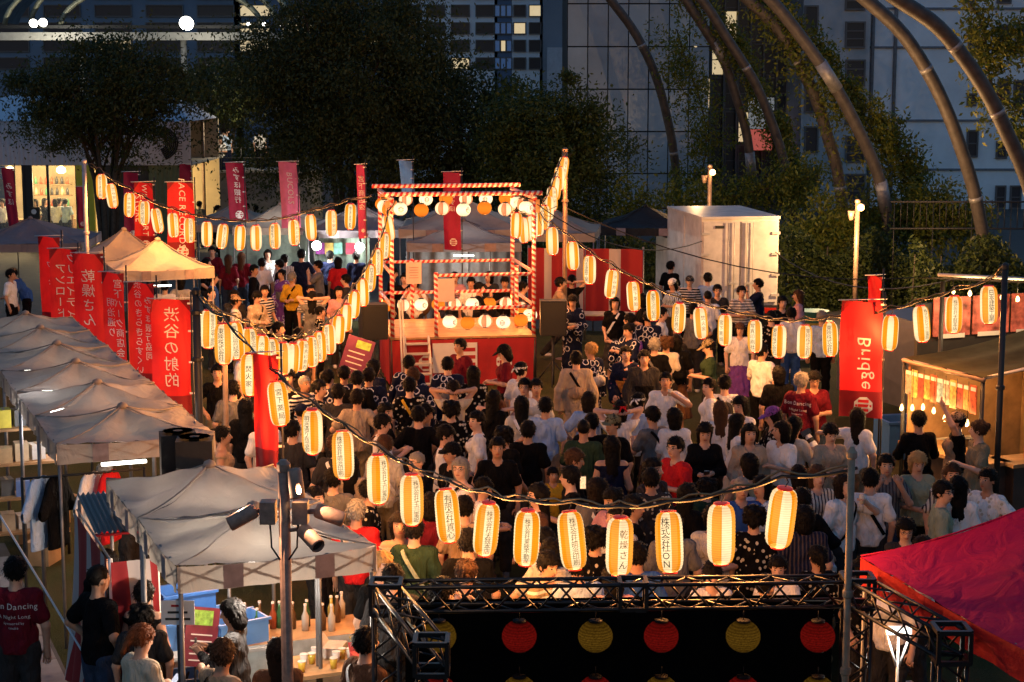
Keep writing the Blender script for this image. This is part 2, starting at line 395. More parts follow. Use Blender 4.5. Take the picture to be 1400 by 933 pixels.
def cloth_mesh(pn, kind):
    key = (kind, pn)
    if key in SH: return SH[key]
    J = joints(pn); S = SDF(LO, HI, .017); up = np.array([0, 0, 1.])
    tops = {'tee': (.62, .018), 'tank': (0, .02), 'long': (2, .017), 'kimono_top': (2, .03), 'dress_top': (.45, .02)}
    if kind in tops:
        sl, g = tops[kind]
        hem = .86 if kind != 'kimono_top' else .8
        torso(S, J, g)
        ax = J['che'] - J['pel']; ax /= np.linalg.norm(ax)
        S.cone(J['pel'] - [0, 0, .12], J['pel'] + [0, 0, .1], .124 + g * .8, .108 + g, .05, (1.28, .95, 1))
        for s_ in 'lr':
            if sl >= .4:
                e = J[s_ + 's'] + (J[s_ + 'e'] - J[s_ + 's']) * min(sl, 1) * (1.15 if sl < 1 else 1)
                S.cone(J[s_ + 's'], e, .056 + g, .058 + g * .6 if sl < 1 else .043 + g, .03)
            if sl == 2:
                d = J[s_ + 'h'] - J[s_ + 'e']
                S.cone(J[s_ + 'e'], J[s_ + 'e'] + d * .88, .045 + g, .034 + g * .8, .03)
                if kind == 'kimono_top':   # hanging sleeve
                    m_ = J[s_ + 'e'] + d * .45
                    S.cone(m_, m_ + [0, 0, -.26], .07, .075, .05, (.7, 1.5, 1))
                    S.cone(J[s_ + 'e'], J[s_ + 'e'] + d * .8 + [0, 0, -.1], .07, .09, .05)
        S.cut((0, 0, hem), -up)
        if kind == 'tank': S.cut((J['nek'][0], 0, J['nek'][2] - .06), up)
        X, Y, Z = np.meshgrid(*S.ax, indexing='ij', sparse=True); nk = J['nek']
        S.f = np.maximum(S.f, -np.maximum(np.sqrt((X - nk[0]) ** 2 + (Y - nk[1] + .012) ** 2) - .066, nk[2] - .055 + .0 * X - Z))
        S.f = np.maximum(S.f, Z - nk[2] - .02)
    elif kind in ('trousers', 'shorts'):
        S.cone(J['pel'] + [0, 0, .03], J['pel'] - [0, 0, .05], .12, .122, .05, (1.26, .95, 1))
        for s_ in 'lr':
            S.cone(J[s_ + 'hip'], J[s_ + 'k'], .108, .08, .03)
            S.cone(J[s_ + 'k'], J[s_ + 'a'], .08, .068, .03)
        if kind == 'shorts':
            S.cut((0, 0, .52), -up)
        else: S.cut((0, 0, .07), -up)
        S.cut((0, 0, 1.02), up)
    elif kind == 'skirt':
        S.cone((0, .01, 1.0), (0, .01, .3), .125, .24, .03, (1.2, .95, 1)); S.cut((0, 0, .3), -up); S.cut((0, 0, 1.02), up)
    elif kind == 'robe':
        S.cone((0, .01, 1.0), (0, .0, .14), .14, .185, .03, (1.22, .95, 1)); S.cut((0, 0, .13), -up); S.cut((0, 0, 1.06), up)
    elif kind == 'obi':
        S.cone((0, .005, .95), (0, .0, 1.2), .15, .15, .03, (1.15, .95, 1)); S.cut((0, 0, .97), -up); S.cut((0, 0, 1.17), up)
        S.ell((0, .19, 1.1), (.14, .06, .1), None, .03)
    elif kind in ('shoe_l', 'shoe_r'):
        if 1:
            a = J[kind[-1] + 'a']
            S.cone(a + [0, .02, -.035], a + [0, -.13, -.045], .048, .042, .02, (.95, 1, .9))
        S.cut((0, 0, .0), -up)
    elif kind == 'apron':
        torso(S, J, .04); S.cone((0, -.02, 1.0), (0, -.04, .5), .155, .19, .03, (1.2, .9, 1))
        S.cut((0, 0, .5), -up); S.cut((0, 0, 1.36), up); S.cut((0, -.01, 0), np.array([0, 1., 0])); S.cut((.15, 0, 0), np.array([1., 0, 0])); S.cut((-.15, 0, 0), np.array([-1., 0, 0]))
    elif kind == 'strap':
        mb = MB(); pts = []
        a, b = J['ls'] + [-.06, 0, .03], J['rhip'] + [-.06, 0, .1]
        c = J['che']; n = 28
        ax1 = (a - b) / 2; mid = (a + b) / 2
        for i in range(n + 1):
            t = 2 * math.pi * i / n
            p = mid + ax1 * math.cos(t) * 1.08 + np.array([0, math.copysign(abs(math.sin(t)) ** .5, math.sin(t)) * .158, 0]); pts.append(p)
        vs = []; fs = []
        wv = np.cross(ax1 / np.linalg.norm(ax1), [0, 1, 0]) * .02
        for p in pts: vs += [p - wv, p + wv]
        for i in range(n): fs.append((2 * i, 2 * i + 1, 2 * i + 3, 2 * i + 2))
        mb.add(vs, fs); me = mb.mesh('strap', FAB[None], True); SH[key] = me; return me
    V, Q = S.out()
    if not kind.startswith('shoe'):   # creases in the cloth
        ang = np.arctan2(V[:, 1], V[:, 0] + .001); zz = V[:, 2]; ph = len(pn) * 1.7
        d = .0055 * np.sin(ang * 6 + zz * 13 + ph + 1.6 * np.sin(zz * 21 + ph)) + .004 * np.sin(ang * 3 - zz * 34 + ph) + (.01 * np.sin(ang * 11 + ph) * np.clip((1.0 - zz) * 1.6, 0, 1) if kind in ('skirt', 'robe') else 0)
        V = V + np.stack([np.cos(ang), np.sin(ang), 0 * ang], 1) * d[:, None]
    me = to_mesh(kind, V, Q, [FAB[None]]); SH[key] = me; return me
def hair_mesh(style):
    key = ('hair', style)
    if key in SH: return SH[key]
    S = SDF((-.2, -.3, -.5), (.2, .3, .22), .0125)
    cap = style in ('cap', 'bandana', 'hat', 'beanie')
    base = {'buzz': (.083, .101, .094), 'short': (.096, .113, .108)}.get(style, (.094, .111, .103))
    S.ell((0, .014, .032), base)
    X, Y, Z = np.meshgrid(*S.ax, indexing='ij', sparse=True)
    # open the face
    fy = -.045 if style in ('short', 'buzz', 'bun', 'pony', 'grey_short') else -.058
    face = np.maximum(np.maximum(Y - fy, Z - .05 + 0 * X), np.abs(X) - .075)
    S.f = np.maximum(S.f, -face)
    nape = {'short': -.078, 'buzz': -.05, 'bun': -.06, 'pony': -.06}.get(style, -.06)
    S.cut((0, 0, nape), np.array([0, 0, -1.]))
    side = np.maximum(np.maximum(Z - .0, Y - .005), -(np.abs(X) - .0))
    if style in ('short', 'buzz', 'bun', 'pony'): S.f = np.maximum(S.f, -side)
    if style == 'bob':
        S.cone((0, .035, .0), (0, .045, -.09), .1, .088, .03, (1.0, .85, 1))
        S.f = np.maximum(S.f, -np.maximum(np.maximum(Y + .03, Z - .05), np.abs(X) - .07))
    if style == 'long':
        S.cone((0, .04, .0), (0, .085, -.3), .098, .075, .03, (1.05, .7, 1))
        S.f = np.maximum(S.f, -np.maximum(np.maximum(Y + .03, Z - .05), np.abs(X) - .068))
    if style == 'bun': S.ell((0, .105, .06), (.048, .045, .045))
    if style == 'pony':
        S.cone((0, .11, .045), (0, .16, -.14), .034, .022, .02)
    if style == 'curly':
        for i in range(26):
            a = i * 2.4; zz = .1 - .15 * i / 26
            S.ell((.085 * math.cos(a) * (1.1 - abs(zz) * 2), .02 + .095 * math.sin(a) * .9 + .01, zz), (.036, .036, .036), None, .01)
        S.f = np.maximum(S.f, -np.maximum(np.maximum(Y + .04, Z - .04), np.abs(X) - .07))
    V, Q = S.out()
    # strand-like unevenness
    r_ = np.random.default_rng(len(style)); amp = .0015 if style == 'buzz' else .0045
    nrm = V - np.array([0, .014, .0]); nrm /= np.linalg.norm(nrm, axis=1)[:, None]
    wob = np.sin(V[:, 0] * 95 + 2 * np.sin(V[:, 2] * 60)) * np.sin(V[:, 1] * 88 + 1.5 * np.sin(V[:, 2] * 45)) + .6 * np.sin(V[:, 0] * 41 + V[:, 1] * 53) + r_.normal(0, .55, len(V))
    V = V + nrm * (amp * wob)[:, None]
    tuft = MB(); ns = 60 if style == 'buzz' else 260
    for i in r_.choice(len(V), ns, replace=False):   # loose locks
        n_ = nrm[i]; dn = np.array([r_.normal(0, .35), .15 + r_.normal(0, .35), -1.0]); dn -= n_ * (dn @ n_); dn /= np.linalg.norm(dn) + 1e-6
        if V[i, 1] < -.03 and V[i, 2] < .075: continue
        ln = r_.uniform(.02, .05) * (.5 if style == 'buzz' else 1.0); sd = np.cross(dn, n_) * .007
        b_ = V[i] - n_ * .004; m_ = b_ + dn * ln * .55 + n_ * .011; e_ = b_ + dn * ln + n_ * r_.uniform(.002, .014)
        tuft.add([b_ - sd, b_ + sd, m_ + sd * .8, m_ - sd * .8, e_], [(0, 1, 2, 3), (3, 2, 4)])
    me = to_mesh('hair', V, Q, [HAIRM], tuft); SH[key] = me; return me
def hat_mesh(style):
    key = ('hat', style)
    if key in SH: return SH[key]
    S = SDF((-.24, -.3, -.1), (.24, .26, .22), .013)
    S.ell((0, .012, .045), (.097, .114, .098)); S.cut((0, 0, .035), np.array([0, .12, -1.]))
    if style == 'cap': S.cone((-.03, -.1, .04), (.03, -.15, .03), .045, .045, .01, (1.4, 1.1, .22))
    if style == 'hat': S.cone((-.02, .01, .04), (.02, .01, .04), .165, .165, .02, (1, 1, .1))
    V, Q = S.out(); me = to_mesh('hat', V, Q, [FAB[None]]); SH[key] = me; return me
def headband_mesh():
    key = ('hat', 'headband')
    if key in SH: return SH[key]
    mb = MB(); mb.lathe([(.094, .03), (.101, .034), (.1, .062), (.092, .066)], 20, cap=False)
    mb.v = [(x * .95, y * 1.13 + .014, z + .002) for x, y, z in mb.v]
    mb.tube([(0, .118, .05), (.03, .15, .03), (.05, .16, -.02)], .012, 5); mb.tube([(0, .118, .05), (-.03, .15, .04), (-.06, .15, .0)], .012, 5)
    me = mb.mesh('headband', FAB[None], True); SH[key] = me; return me
def glasses_mesh():
    key = 'glasses'
    if key in SH: return SH[key]
    mb = MB()
    for x in (-1, 1):
        mb.tube([(x * .032 + .024 * math.cos(t), -.092 - .002 * math.cos(t), .014 + .019 * math.sin(t)) for t in np.linspace(0, 2 * math.pi, 13)], .0028, 4)
        mb.tube([(x * .056, -.088, .016), (x * .08, -.03, .016), (x * .084, .02, .008)], .0025, 4)
    mb.tube([(-.009, -.097, .016), (.009, -.097, .016)], .0025, 4)
    me = mb.mesh('glasses', mat('black_plastic', (.015, .015, .017), .35, var=0)); SH[key] = me; return me

def skin_mat():
    m, N, L, B, O = nt('skin'); B.inputs['Roughness'].default_value = .55; B.inputs['Specular IOR Level'].default_value = .3
    a = N.new('ShaderNodeAttribute'); a.attribute_name = 'face'
    s = N.new('ShaderNodeSeparateXYZ'); L.new(a.outputs['Vector'], s.inputs[0])
    ax = mth(N, L, 'ABSOLUTE', s.outputs[0]); z = s.outputs[2]; front = mth(N, L, 'LESS_THAN', s.outputs[1], -.045)
    def oval(x, cx, cz, rx, rz):
        u = mth(N, L, 'POWER', mth(N, L, 'DIVIDE', mth(N, L, 'SUBTRACT', x, cx), rx), 2)
        v = mth(N, L, 'POWER', mth(N, L, 'DIVIDE', mth(N, L, 'SUBTRACT', z, cz), rz), 2)
        return mth(N, L, 'MULTIPLY', front, mth(N, L, 'LESS_THAN', mth(N, L, 'ADD', u, v), 1))
    oc = objcolor(N); c = mixc(N, L, mth(N, L, 'MULTIPLY', ramp(N, L, noise(N, L, 22, 3), .4, .7), .25), oc, (.42, .14, .09))
    c = mixc(N, L, mth(N, L, 'MULTIPLY', oval(ax, 0, -.056, .024, .008), .8), c, (.3, .06, .06))
    c = mixc(N, L, oval(ax, .032, .012, .016, .0075), c, (.45, .42, .4))
    c = mixc(N, L, oval(ax, .032, .012, .0085, .0075), c, (.01, .008, .006))
    c = mixc(N, L, oval(ax, .033, .034, .02, .0055), c, (.03, .02, .016))
    L.new(c, B.inputs['Base Color']); return m
SKIN = skin_mat()
def hair_mat():
    m, N, L, B, O = nt('hair'); B.inputs['Roughness'].default_value = .6; B.inputs['Specular IOR Level'].default_value = .12
    oc = objcolor(N); tc = N.new('ShaderNodeTexCoord').outputs['Object']
    mp = N.new('ShaderNodeMapping'); mp.inputs['Scale'].default_value = (120, 120, 9); L.new(tc, mp.inputs[0])
    nz = noise(N, L, 1, 3, mp.outputs[0]); L.new(mixc(N, L, nz, mixc(N, L, .6, oc, (0, 0, 0)), oc), B.inputs['Base Color']); bump(N, L, B, nz, .8, .01)
    return m
HAIRM = hair_mat()

COL = dict(white=(.84, .83, .82), offwhite=(.62, .58, .5), cream=(.55, .48, .37), beige=(.42, .33, .24), tan=(.36, .25, .16), grey=(.17, .165, .16), charcoal=(.035, .034, .036), black=(.006, .006, .007),
  navy=(.01, .014, .038), blue=(.04, .11, .36), lightblue=(.42, .56, .78), denim=(.035, .055, .1), red=(.6, .02, .025), maroon=(.13, .01, .02), pink=(.6, .3, .33), purple=(.2, .07, .32),
  green=(.1, .17, .07), darkgreen=(.03, .055, .03), sage=(.3, .34, .24), yellow=(.62, .36, .03), orange=(.55, .22, .04), brown=(.12, .06, .035), khaki=(.26, .21, .13), camo=(.16, .16, .1), teal=(.04, .18, .2))
HAIRC = dict(black=(.006, .005, .005), dark=(.014, .009, .007), brown=(.07, .034, .018), auburn=(.22, .07, .025), blond=(.5, .3, .12), grey=(.28, .27, .26), white=(.5, .49, .47))
SKC = [(.55, .33, .23), (.5, .29, .19), (.6, .38, .28), (.45, .25, .16), (.56, .34, .25)]
USED = {}
def person(loc, rz, pn, top='tee', tc='white', bot='trousers', bc='charcoal', hair='short', hc='black', H=1.7, pat=None, acc=(), place='', label=None, bpat=None, skin=None, group=None, who='person'):
    s = H / 1.7 * 1.03
    o = thing('person', None, 'person', loc, rz); o['pose'] = pn; o.scale = (s, s, s)
    if pat is None and not label and top in ('tee', 'long') and rng.random() < .14: pat = ('stripe', 'floral', 'vstripe', 'floral')[int(rng.integers(4))]
    sk = skin or SKC[int(rng.integers(len(SKC)))]
    link('body', body_mesh(pn), o, color=sk)
    J = joints(pn)
    HM = Matrix([list(J['HM'][i]) + [J['hd'][i]] for i in range(3)] + [[0, 0, 0, 1]])
    def cl(name, kind, c, p=None):
        q = link(name, cloth_mesh(pn, kind), o, color=COL[c])
        if p: q.material_slots[0].link = 'OBJECT'; q.material_slots[0].material = FAB[p]
        return q
    def hd(name, me, c):
        q = link(name, me, o, color=c); q.matrix_local = HM; return q
    if top == 'yukata':
        cl('robe', 'kimono_top', tc, pat); cl('robe_skirt', 'robe', tc, pat); cl('obi', 'obi', bc)
    else:
        cl({'tee': 't_shirt', 'long': 'shirt', 'tank': 'tank_top', 'dress_top': 'blouse'}[top], top, tc, pat)
        cl(bot, bot, bc, bpat)
    sc_ = random.choice(['white', 'black', 'charcoal', 'grey']); cl('shoe', 'shoe_l', sc_); cl('shoe', 'shoe_r', sc_)
    if hair: hd('hair', hair_mesh(hair), HAIRC[hc])
    for a in acc:
        k, _, c = a.partition(':')
        if k in ('cap', 'hat', 'beanie'): hd(k if k != 'hat' else 'sun_hat', hat_mesh(k), COL[c])
        elif k == 'headband': hd('headband', headband_mesh(), COL[c])
        elif k == 'glasses': hd('glasses', glasses_mesh(), (0, 0, 0))
        elif k == 'strap': cl('shoulder_strap', 'strap', c)
        elif k == 'apron': cl('apron', 'apron', c)
    if not label:
        hn = {'short': 'short', 'buzz': 'cropped', 'bob': 'bobbed', 'long': 'long', 'bun': 'pinned up', 'pony': 'tied back', 'curly': 'curly'}.get(hair, '')
        cn = {'lightblue': 'pale blue', 'offwhite': 'off white', 'darkgreen': 'dark green'}
        tcn = cn.get(tc, tc); pnm = {'stripe': ' striped', 'vstripe': ' pinstriped', 'floral': ' flower print', 'rings': ' ring print', 'blossom': ' blossom print', None: ''}[pat]
        tn = {'tee': 't-shirt', 'long': 'long sleeved shirt', 'tank': 'sleeveless top', 'yukata': 'yukata', 'dress_top': 'blouse'}[top]
        hat = [a.partition(':') for a in acc]
        ht = ' and '.join(f'{c + " " if c else ""}{ {"strap": "shoulder strap"}.get(k, k)}' for k, _, c in hat)
        hcn = {'dark': 'dark brown'}.get(hc, hc)
        label = f'person in {tcn}{pnm} {tn}' + (f' with {ht}' if ht else (f', {hn} {hcn} hair' if hn else '')) + (f', {place}' if place else '')
        for extra in ({'trousers': f'{bc} trousers', 'shorts': f'{bc} shorts', 'skirt': f'{bc} skirt'}.get(bot, '') if top != 'yukata' else f'{bc} sash', {'cross': 'arms crossed', 'headhands': 'hands behind head', 'camera': 'hands raised to eyes', 'drink': 'drinking', 'walk': 'walking', 'point': 'arm held out', 'hips': 'hands on hips', 'eat': 'hands before chest', 'phone': 'looking down', 'wave': 'arm raised', 'chat': 'one forearm raised'}.get(pn, 'arms down')):
            if label in USED and extra:
                label = label.replace(f', {place}', f', {extra}, {place}')
    USED.setdefault(label, []).append(o)
    o['label'] = ' '.join(label.split()[:16]); o['group'] = group or 'festival crowd'
    return o
make_glyphs(sorted(set('タ株式会社ON乾燥さん有限会社真心玉川電設東映焚火家渋谷の射的きらすくいみずほ銀行商店街明治通り宮下パーククリエイティブアンロード祭夏日本太鼓保険協同組合建築工業不動産酒造青果薬局理髪喫茶旅館写真印刷BridgeFACE RECORDSWILDHARTBUCOLSTARBKMPQGVYJXZLBDSHOP&CAFEonDancingANightlSponsoredbytasukreimwc.フード飲料大人枚円一緒に踊ろう')))
# ---------------------------------------------------------------- ground
def ground_mat():
    m, N, L, B, O = nt('lawn'); B.inputs['Roughness'].default_value = .95; B.inputs['Specular IOR Level'].default_value = .1
    a = ramp(N, L, noise(N, L, .7, 5), .35, .65); b = ramp(N, L, noise(N, L, 40, 4), .3, .7)
    c = mixc(N, L, a, (.085, .068, .03), (.05, .062, .018)); c = mixc(N, L, mth(N, L, 'MULTIPLY', b, .6), c, (.03, .034, .012))
    L.new(c, B.inputs['Base Color']); bump(N, L, B, noise(N, L, 60, 4), .9, .04); return m
def paving_mat(name, c):
    m, N, L, B, O = nt(name); B.inputs['Roughness'].default_value = .8
    t = N.new('ShaderNodeTexCoord').outputs['Object']
    nz = ramp(N, L, noise(N, L, 3, 6), .3, .7)
    L.new(mixc(N, L, nz, [q * .7 for q in c], [q * 1.2 for q in c]), B.inputs['Base Color']); bump(N, L, B, noise(N, L, 80, 3), .3, .01); return m
o = MB().box((0, 100, -.5), (260, 280, 1)).build('ground', paving_mat('asphalt', (.07, .065, .06))); tag(o, kind='structure')
def sheet(name, pts, z, m, th=.02):
    n = len(pts); mb = MB()
    mb.add([(p[0], p[1], z) for p in pts] + [(p[0], p[1], z - th) for p in pts], [tuple(range(n))] + [(i, i + n, (i + 1) % n + n, (i + 1) % n) for i in range(n)])
    return tag(mb.build(name, m), kind='structure')
sheet('lawn', [(-5.2, 8), (9, 8), (11, 40), (-12.5, 47), (-9, 24)][::1], .012, ground_mat())
U = Vector((.925, .38, 0)); Vd = Vector((-.38, .925, 0)); RZ = math.atan2(.38, .925)
# stone path beside the left stalls, laid as slabs
_c = P(243, 812, z=2.05); _pt = lambda a, b: tuple((_c - U * a + Vd * b)[:2])
path = sheet('path', [_pt(1.75, -5), _pt(.3, -5), _pt(.3, 10), _pt(1.75, 10)], .016, paving_mat('path_bed', (.06, .06, .06)), .014)
slab_m = paving_mat('path_stone', (.2, .2, .205)); pv = MB().box((0, 0, 0), (.86, .43, .03)).mesh('slab', slab_m)
for i in range(15):
    for j in range(3):
        c = _c - U * (.56 + j * .46) + Vd * (i * .88 - 3.5)
        q = link('slab', pv, path, (c.x, c.y, .012 + rng.uniform(0, .008)), RZ + math.pi / 2)

# ---------------------------------------------------------------- leaf masses
def leaf_mat(name, c1, c2, tr=.35):
    m, N, L, B, O = nt(name); B.inputs['Roughness'].default_value = .5; B.inputs['Specular IOR Level'].default_value = .3
    g = N.new('ShaderNodeNewGeometry'); 
    c = mixc(N, L, g.outputs['Random Per Island'], c1, c2); L.new(c, B.inputs['Base Color'])
    t = N.new('ShaderNodeBsdfTranslucent'); L.new(c, t.inputs[0]); mx = N.new('ShaderNodeMixShader'); mx.inputs[0].default_value = tr
    L.new(B.outputs[0], mx.inputs[1]); L.new(t.outputs[0], mx.inputs[2]); L.new(mx.outputs[0], O.inputs[0]); return m
def leaves(name, C, size, m, parent=None, droop=.4, seed=1):
    r = np.random.default_rng(seed); n = len(C)
    a = r.normal(size=(n, 3)); a[:, 2] -= droop; a /= np.linalg.norm(a, axis=1)[:, None]
    b = r.normal(size=(n, 3)); b -= (b * a).sum(1)[:, None] * a; b /= np.linalg.norm(b, axis=1)[:, None]
    s = (size * r.uniform(.6, 1.3, n))[:, None]
    nn = np.cross(a, b)
    V = np.stack([C - a * s, C + b * s * .42 + nn * s * .12, C + a * s, C - b * s * .42 + nn * s * .12], 1).reshape(-1, 3)
    me = bpy.data.meshes.new(name); me.vertices.add(4 * n); me.vertices.foreach_set('co', V.astype(np.float32).ravel())
    me.loops.add(4 * n); me.loops.foreach_set('vertex_index', np.arange(4 * n, dtype=np.int32))
    me.polygons.add(n); me.polygons.foreach_set('loop_start', np.arange(0, 4 * n, 4, dtype=np.int32))
    me.update(calc_edges=True); me.materials.append(m)
    o = link(name, me, parent); return o
BARK = mat('bark', (.055, .045, .035), .9, var=.4, scale=12, bmp=.6)
LEAF = [leaf_mat('leaf_zelkova', (.026, .042, .013), (.075, .085, .024)), leaf_mat('leaf_evergreen', (.03, .055, .016), (.09, .11, .022)), leaf_mat('leaf_vine', (.06, .1, .016), (.19, .19, .025)), leaf_mat('leaf_hedge', (.03, .05, .014), (.07, .09, .02))]
def tree(label, base, H, rx, ry, zc, rzr, stems, n, m, seed, droop=.5, lsz=.11, twigs=70):
    r = np.random.default_rng(seed)
    t = thing('tree', label, 'tree', base, 0, 'trees behind the festival lawn')
    mb = MB(); ends = []
    for k in range(stems):
        a = 2 * math.pi * (k + .3) / stems; sp = .12 * stems ** .5
        b0 = Vector((math.cos(a) * sp * .5, math.sin(a) * sp * .5, -.05)); top = Vector((math.cos(a) * rx * .35, math.sin(a) * ry * .35, zc))
        r0 = .2 / stems ** .5 + .03
        mid = b0.lerp(top, .5) - Vector((top.x, top.y, 0)) * .22
        mb.tube([b0, b0.lerp(mid, .5), mid, mid.lerp(top, .5), top], [r0, r0 * .85, r0 * .7, r0 * .5, r0 * .25], 7)
        for q in range(6):
            s = mid.lerp(top, q / 6); aa = r.uniform(0, 6.28)
            e = Vector((math.cos(aa) * rx * r.uniform(.4, .8), math.sin(aa) * ry * r.uniform(.4, .8), zc + rzr * r.uniform(-.3, .8)))
            mb.tube([s, s.lerp(e, .5) + Vector((0, 0, .2)), e], [r0 * .4, r0 * .25, .012], 5); ends.append(e)
    mb.build('trunk', BARK, t, True)
    C = []
    for k in range(twigs):   # clumps spread through an uneven crown
        d = r.normal(size=3); d /= np.linalg.norm(d); q = r.uniform(.25, 1.0) ** .6 * (.82 + .3 * math.sin(3 * math.atan2(d[1], d[0]) + seed) * .5)
        c = np.array([d[0] * rx * q, d[1] * ry * q, zc + d[2] * rzr * q])
        k_ = int(n / twigs); sz = r.uniform(.14, .6) * (rx + rzr) / 7
        p = r.normal(size=(k_, 3)) * [sz * 1.25, sz * 1.25, sz * .8]
        p[:, 0] += d[0] * np.abs(p[:, 1]) * .9; p[:, 2] -= np.abs(p[:, 0]) * .3 + .15 * np.abs(p[:, 1]); C.append(c + p)
    C = np.concatenate(C); C = C[C[:, 2] > zc - rzr * 1.15]
    o = leaves('crown', C, lsz, m, t, droop, seed)
    return t
b = P(138, 0, Y=58); tree('slender multi stemmed tree with feathery crown before the white cafe', (b.x, 58, 0), 7.5, 3.2, 2.8, 5.7, 2.3, 6, 36000, LEAF[0], 3, .8, .07, 170)
b = P(470, 0, Y=60); tree('tall broad dark tree with fine leaves behind the stage', (b.x, 60, 0), 11, 4.5, 3.6, 6.2, 4.7, 4, 90000, LEAF[0], 5, .8, .075, 260)
b = P(745, 0, Y=57); tree('rounded dense evergreen tree to the right of the tall dark tree', (b.x, 57, 0), 7, 2.5, 2.4, 3.7, 3.1, 2, 46000, LEAF[1], 8, .2, .075, 120)
b = P(612, 0, Y=62); tree('smaller dark tree between the tall tree and the evergreen', (b.x, 62, 0), 7, 2.4, 2.2, 4.3, 3.3, 2, 18000, LEAF[0], 9, .5, .1, 70)
b = P(300, 0, Y=74); tree('dark tree behind the plaza steps and floodlight pole', (b.x, 74, 0), 9, 2.6, 2.2, 5.8, 1.5, 3, 12000, LEAF[0], 12, .5, .12, 60)

# ---------------------------------------------------------------- steel ribs with vines
def spline(pts, n=24):
    out = []; k = len(pts)
    for i in range(n + 1):
        t = i / n * (k - 1); a = min(int(t), k - 2); f = t - a
        p0, p1, p2, p3 = pts[max(a - 1, 0)], pts[a], pts[a + 1], pts[min(a + 2, k - 1)]
        out.append(tuple(.5 * (2 * q1 + (q2 - q0) * f + (2 * q0 - 5 * q1 + 4 * q2 - q3) * f * f + (3 * q1 - q0 - 3 * q2 + q3) * f ** 3) for q0, q1, q2, q3 in zip(p0, p1, p2, p3)))
    return out
STEEL = mat('rib_steel', (.065, .058, .06), .6, .2, .35, 5, .15)
JOINT = mat('rib_joint', (.26, .26, .28), .5, .4, .3, 8)
ribs = [
 (66, .2, [(790, -60), (835, 0), (868, 45), (895, 100), (912, 160), (922, 215), (926, 262)], 0, 'far slender steel rib curving before the panelled dark wall'),
 (61, .2, [(895, -50), (937, 0), (970, 50), (990, 84), (1007, 134), (1021, 185), (1029, 252), (1032, 300)], 1, 'bare steel rib in front of the dark glass tower'),
 (58, .19, [(912, -55), (960, 0), (997, 57), (1031, 111), (1054, 165), (1071, 218), (1084, 290), (1090, 330)], 2, 'vine covered steel rib beside the dark glass tower'),
 (53, .22, [(965, -50), (1024, 0), (1064, 40), (1091, 84), (1115, 134), (1131, 185), (1145, 235), (1155, 311), (1158, 345)], 0, 'thick grey steel rib with bare surface behind the truck'),
 (50, .21, [(1000, -50), (1054, 0), (1105, 64), (1145, 124), (1175, 181), (1199, 235), (1212, 290), (1218, 345)], 3, 'steel rib with pale joint sleeve and hanging vine'),
 (45, .21, [(1130, -45), (1188, 3), (1232, 44), (1266, 94), (1293, 148), (1313, 201), (1330, 255), (1342, 311), (1350, 365)], 0, 'smooth steel rib in front of the pale building'),
 (41, .215, [(1170, -40), (1229, 0), (1279, 34), (1316, 77), (1350, 128), (1376, 181), (1402, 240), (1425, 320), (1436, 400)], 4, 'thickest steel rib with bolted clamps before the pale building')]
for Y, r_, pts, vine, lab in ribs:
    base = P(*pts[-1], Y=Y); base.z = 0
    W = [P(a, b_, Y=Y + (i - len(pts)) * .25) for i, (a, b_) in enumerate(pts)]; W.append(Vector((W[-1].x + .1, W[-1].y, -.05)))
    W = [Vector(q) - base for q in spline([tuple(q) for q in W], 30)]
    t = thing('steel_rib', lab, 'arch rib', base, 0, 'steel ribs of the park canopy')
    MB().tube(W, r_ * .8, 14).build('pipe', STEEL, t, True)
    for fr in ((.35, .72) if vine != 4 else (.3, .5, .7)):
        i = int(fr * 30); d = (W[i + 1] - W[i]).normalized() * (.45 if vine in (1, 3) else .06)
        MB().tube([W[i] - d, W[i] + d], r_ * (.86 if vine in (1, 3) else .825), 14).build('sleeve' if vine in (1, 3) else 'clamp', JOINT, t, True)
VN = LEAF[2]
def vine(label, Y, pts, n, spread, hang, seed):
    r = np.random.default_rng(seed); base = P(*pts[-1], Y=Y); base.z = 0
    W = np.array([tuple(Vector(q) - base) for q in spline([tuple(P(a, b_, Y=Y)) for a, b_ in pts], 60)])
    t = thing('vine', label, 'vine', base, 0, 'vines on the park canopy')
    MB().tube([tuple(q) for q in W] , .03, 5).build('stem', BARK, t, True)
    idx = r.integers(0, len(W), n // 60); C = []
    for i in idx:
        off = r.normal(size=3) * spread; h_ = r.exponential(hang)
        p = W[i] + off + r.normal(size=(60, 3)) * [.18, .18, .2]; p[:, 2] -= r.uniform(0, 1, 60) * h_; C.append(p)
    leaves('foliage', np.concatenate(C), .075, VN, t, .6, seed)
vine('thick curtain of vine hanging between dark glass tower and thick rib', 59.5, [(935, -20), (985, 30), (1015, 75), (1045, 130), (1068, 180), (1085, 230), (1088, 250)], 8500, .16, .4, 21)
vine('vine curtain trailing from rib with pale sleeve towards the hedge', 51.2, [(1035, -20), (1090, 30), (1135, 85), (1180, 140), (1215, 180), (1245, 225), (1262, 290)], 12000, .17, .8, 22)
vine('dark vine bank left of the dark glass tower', 64, [(925, 40), (940, 90), (955, 130), (965, 180), (960, 230), (930, 255)], 5500, .4, .5, 23)
vine('leafy vine creeping along the low canopy edge over the truck', 56, [(850, 268), (900, 285), (970, 275), (1030, 262), (1085, 250), (1120, 240)], 9000, .3, .25, 24)
vine('thin vine strands dangling beside the thickest rib', 42, [(1325, 5), (1345, 40), (1350, 95), (1365, 130), (1395, 150), (1410, 190)], 2200, .16, .6, 25)
vine('loose vine sprays crossing the pale building corner', 42, [(1345, 85), (1370, 60), (1395, 40), (1420, 30)], 1500, .25, .5, 26)
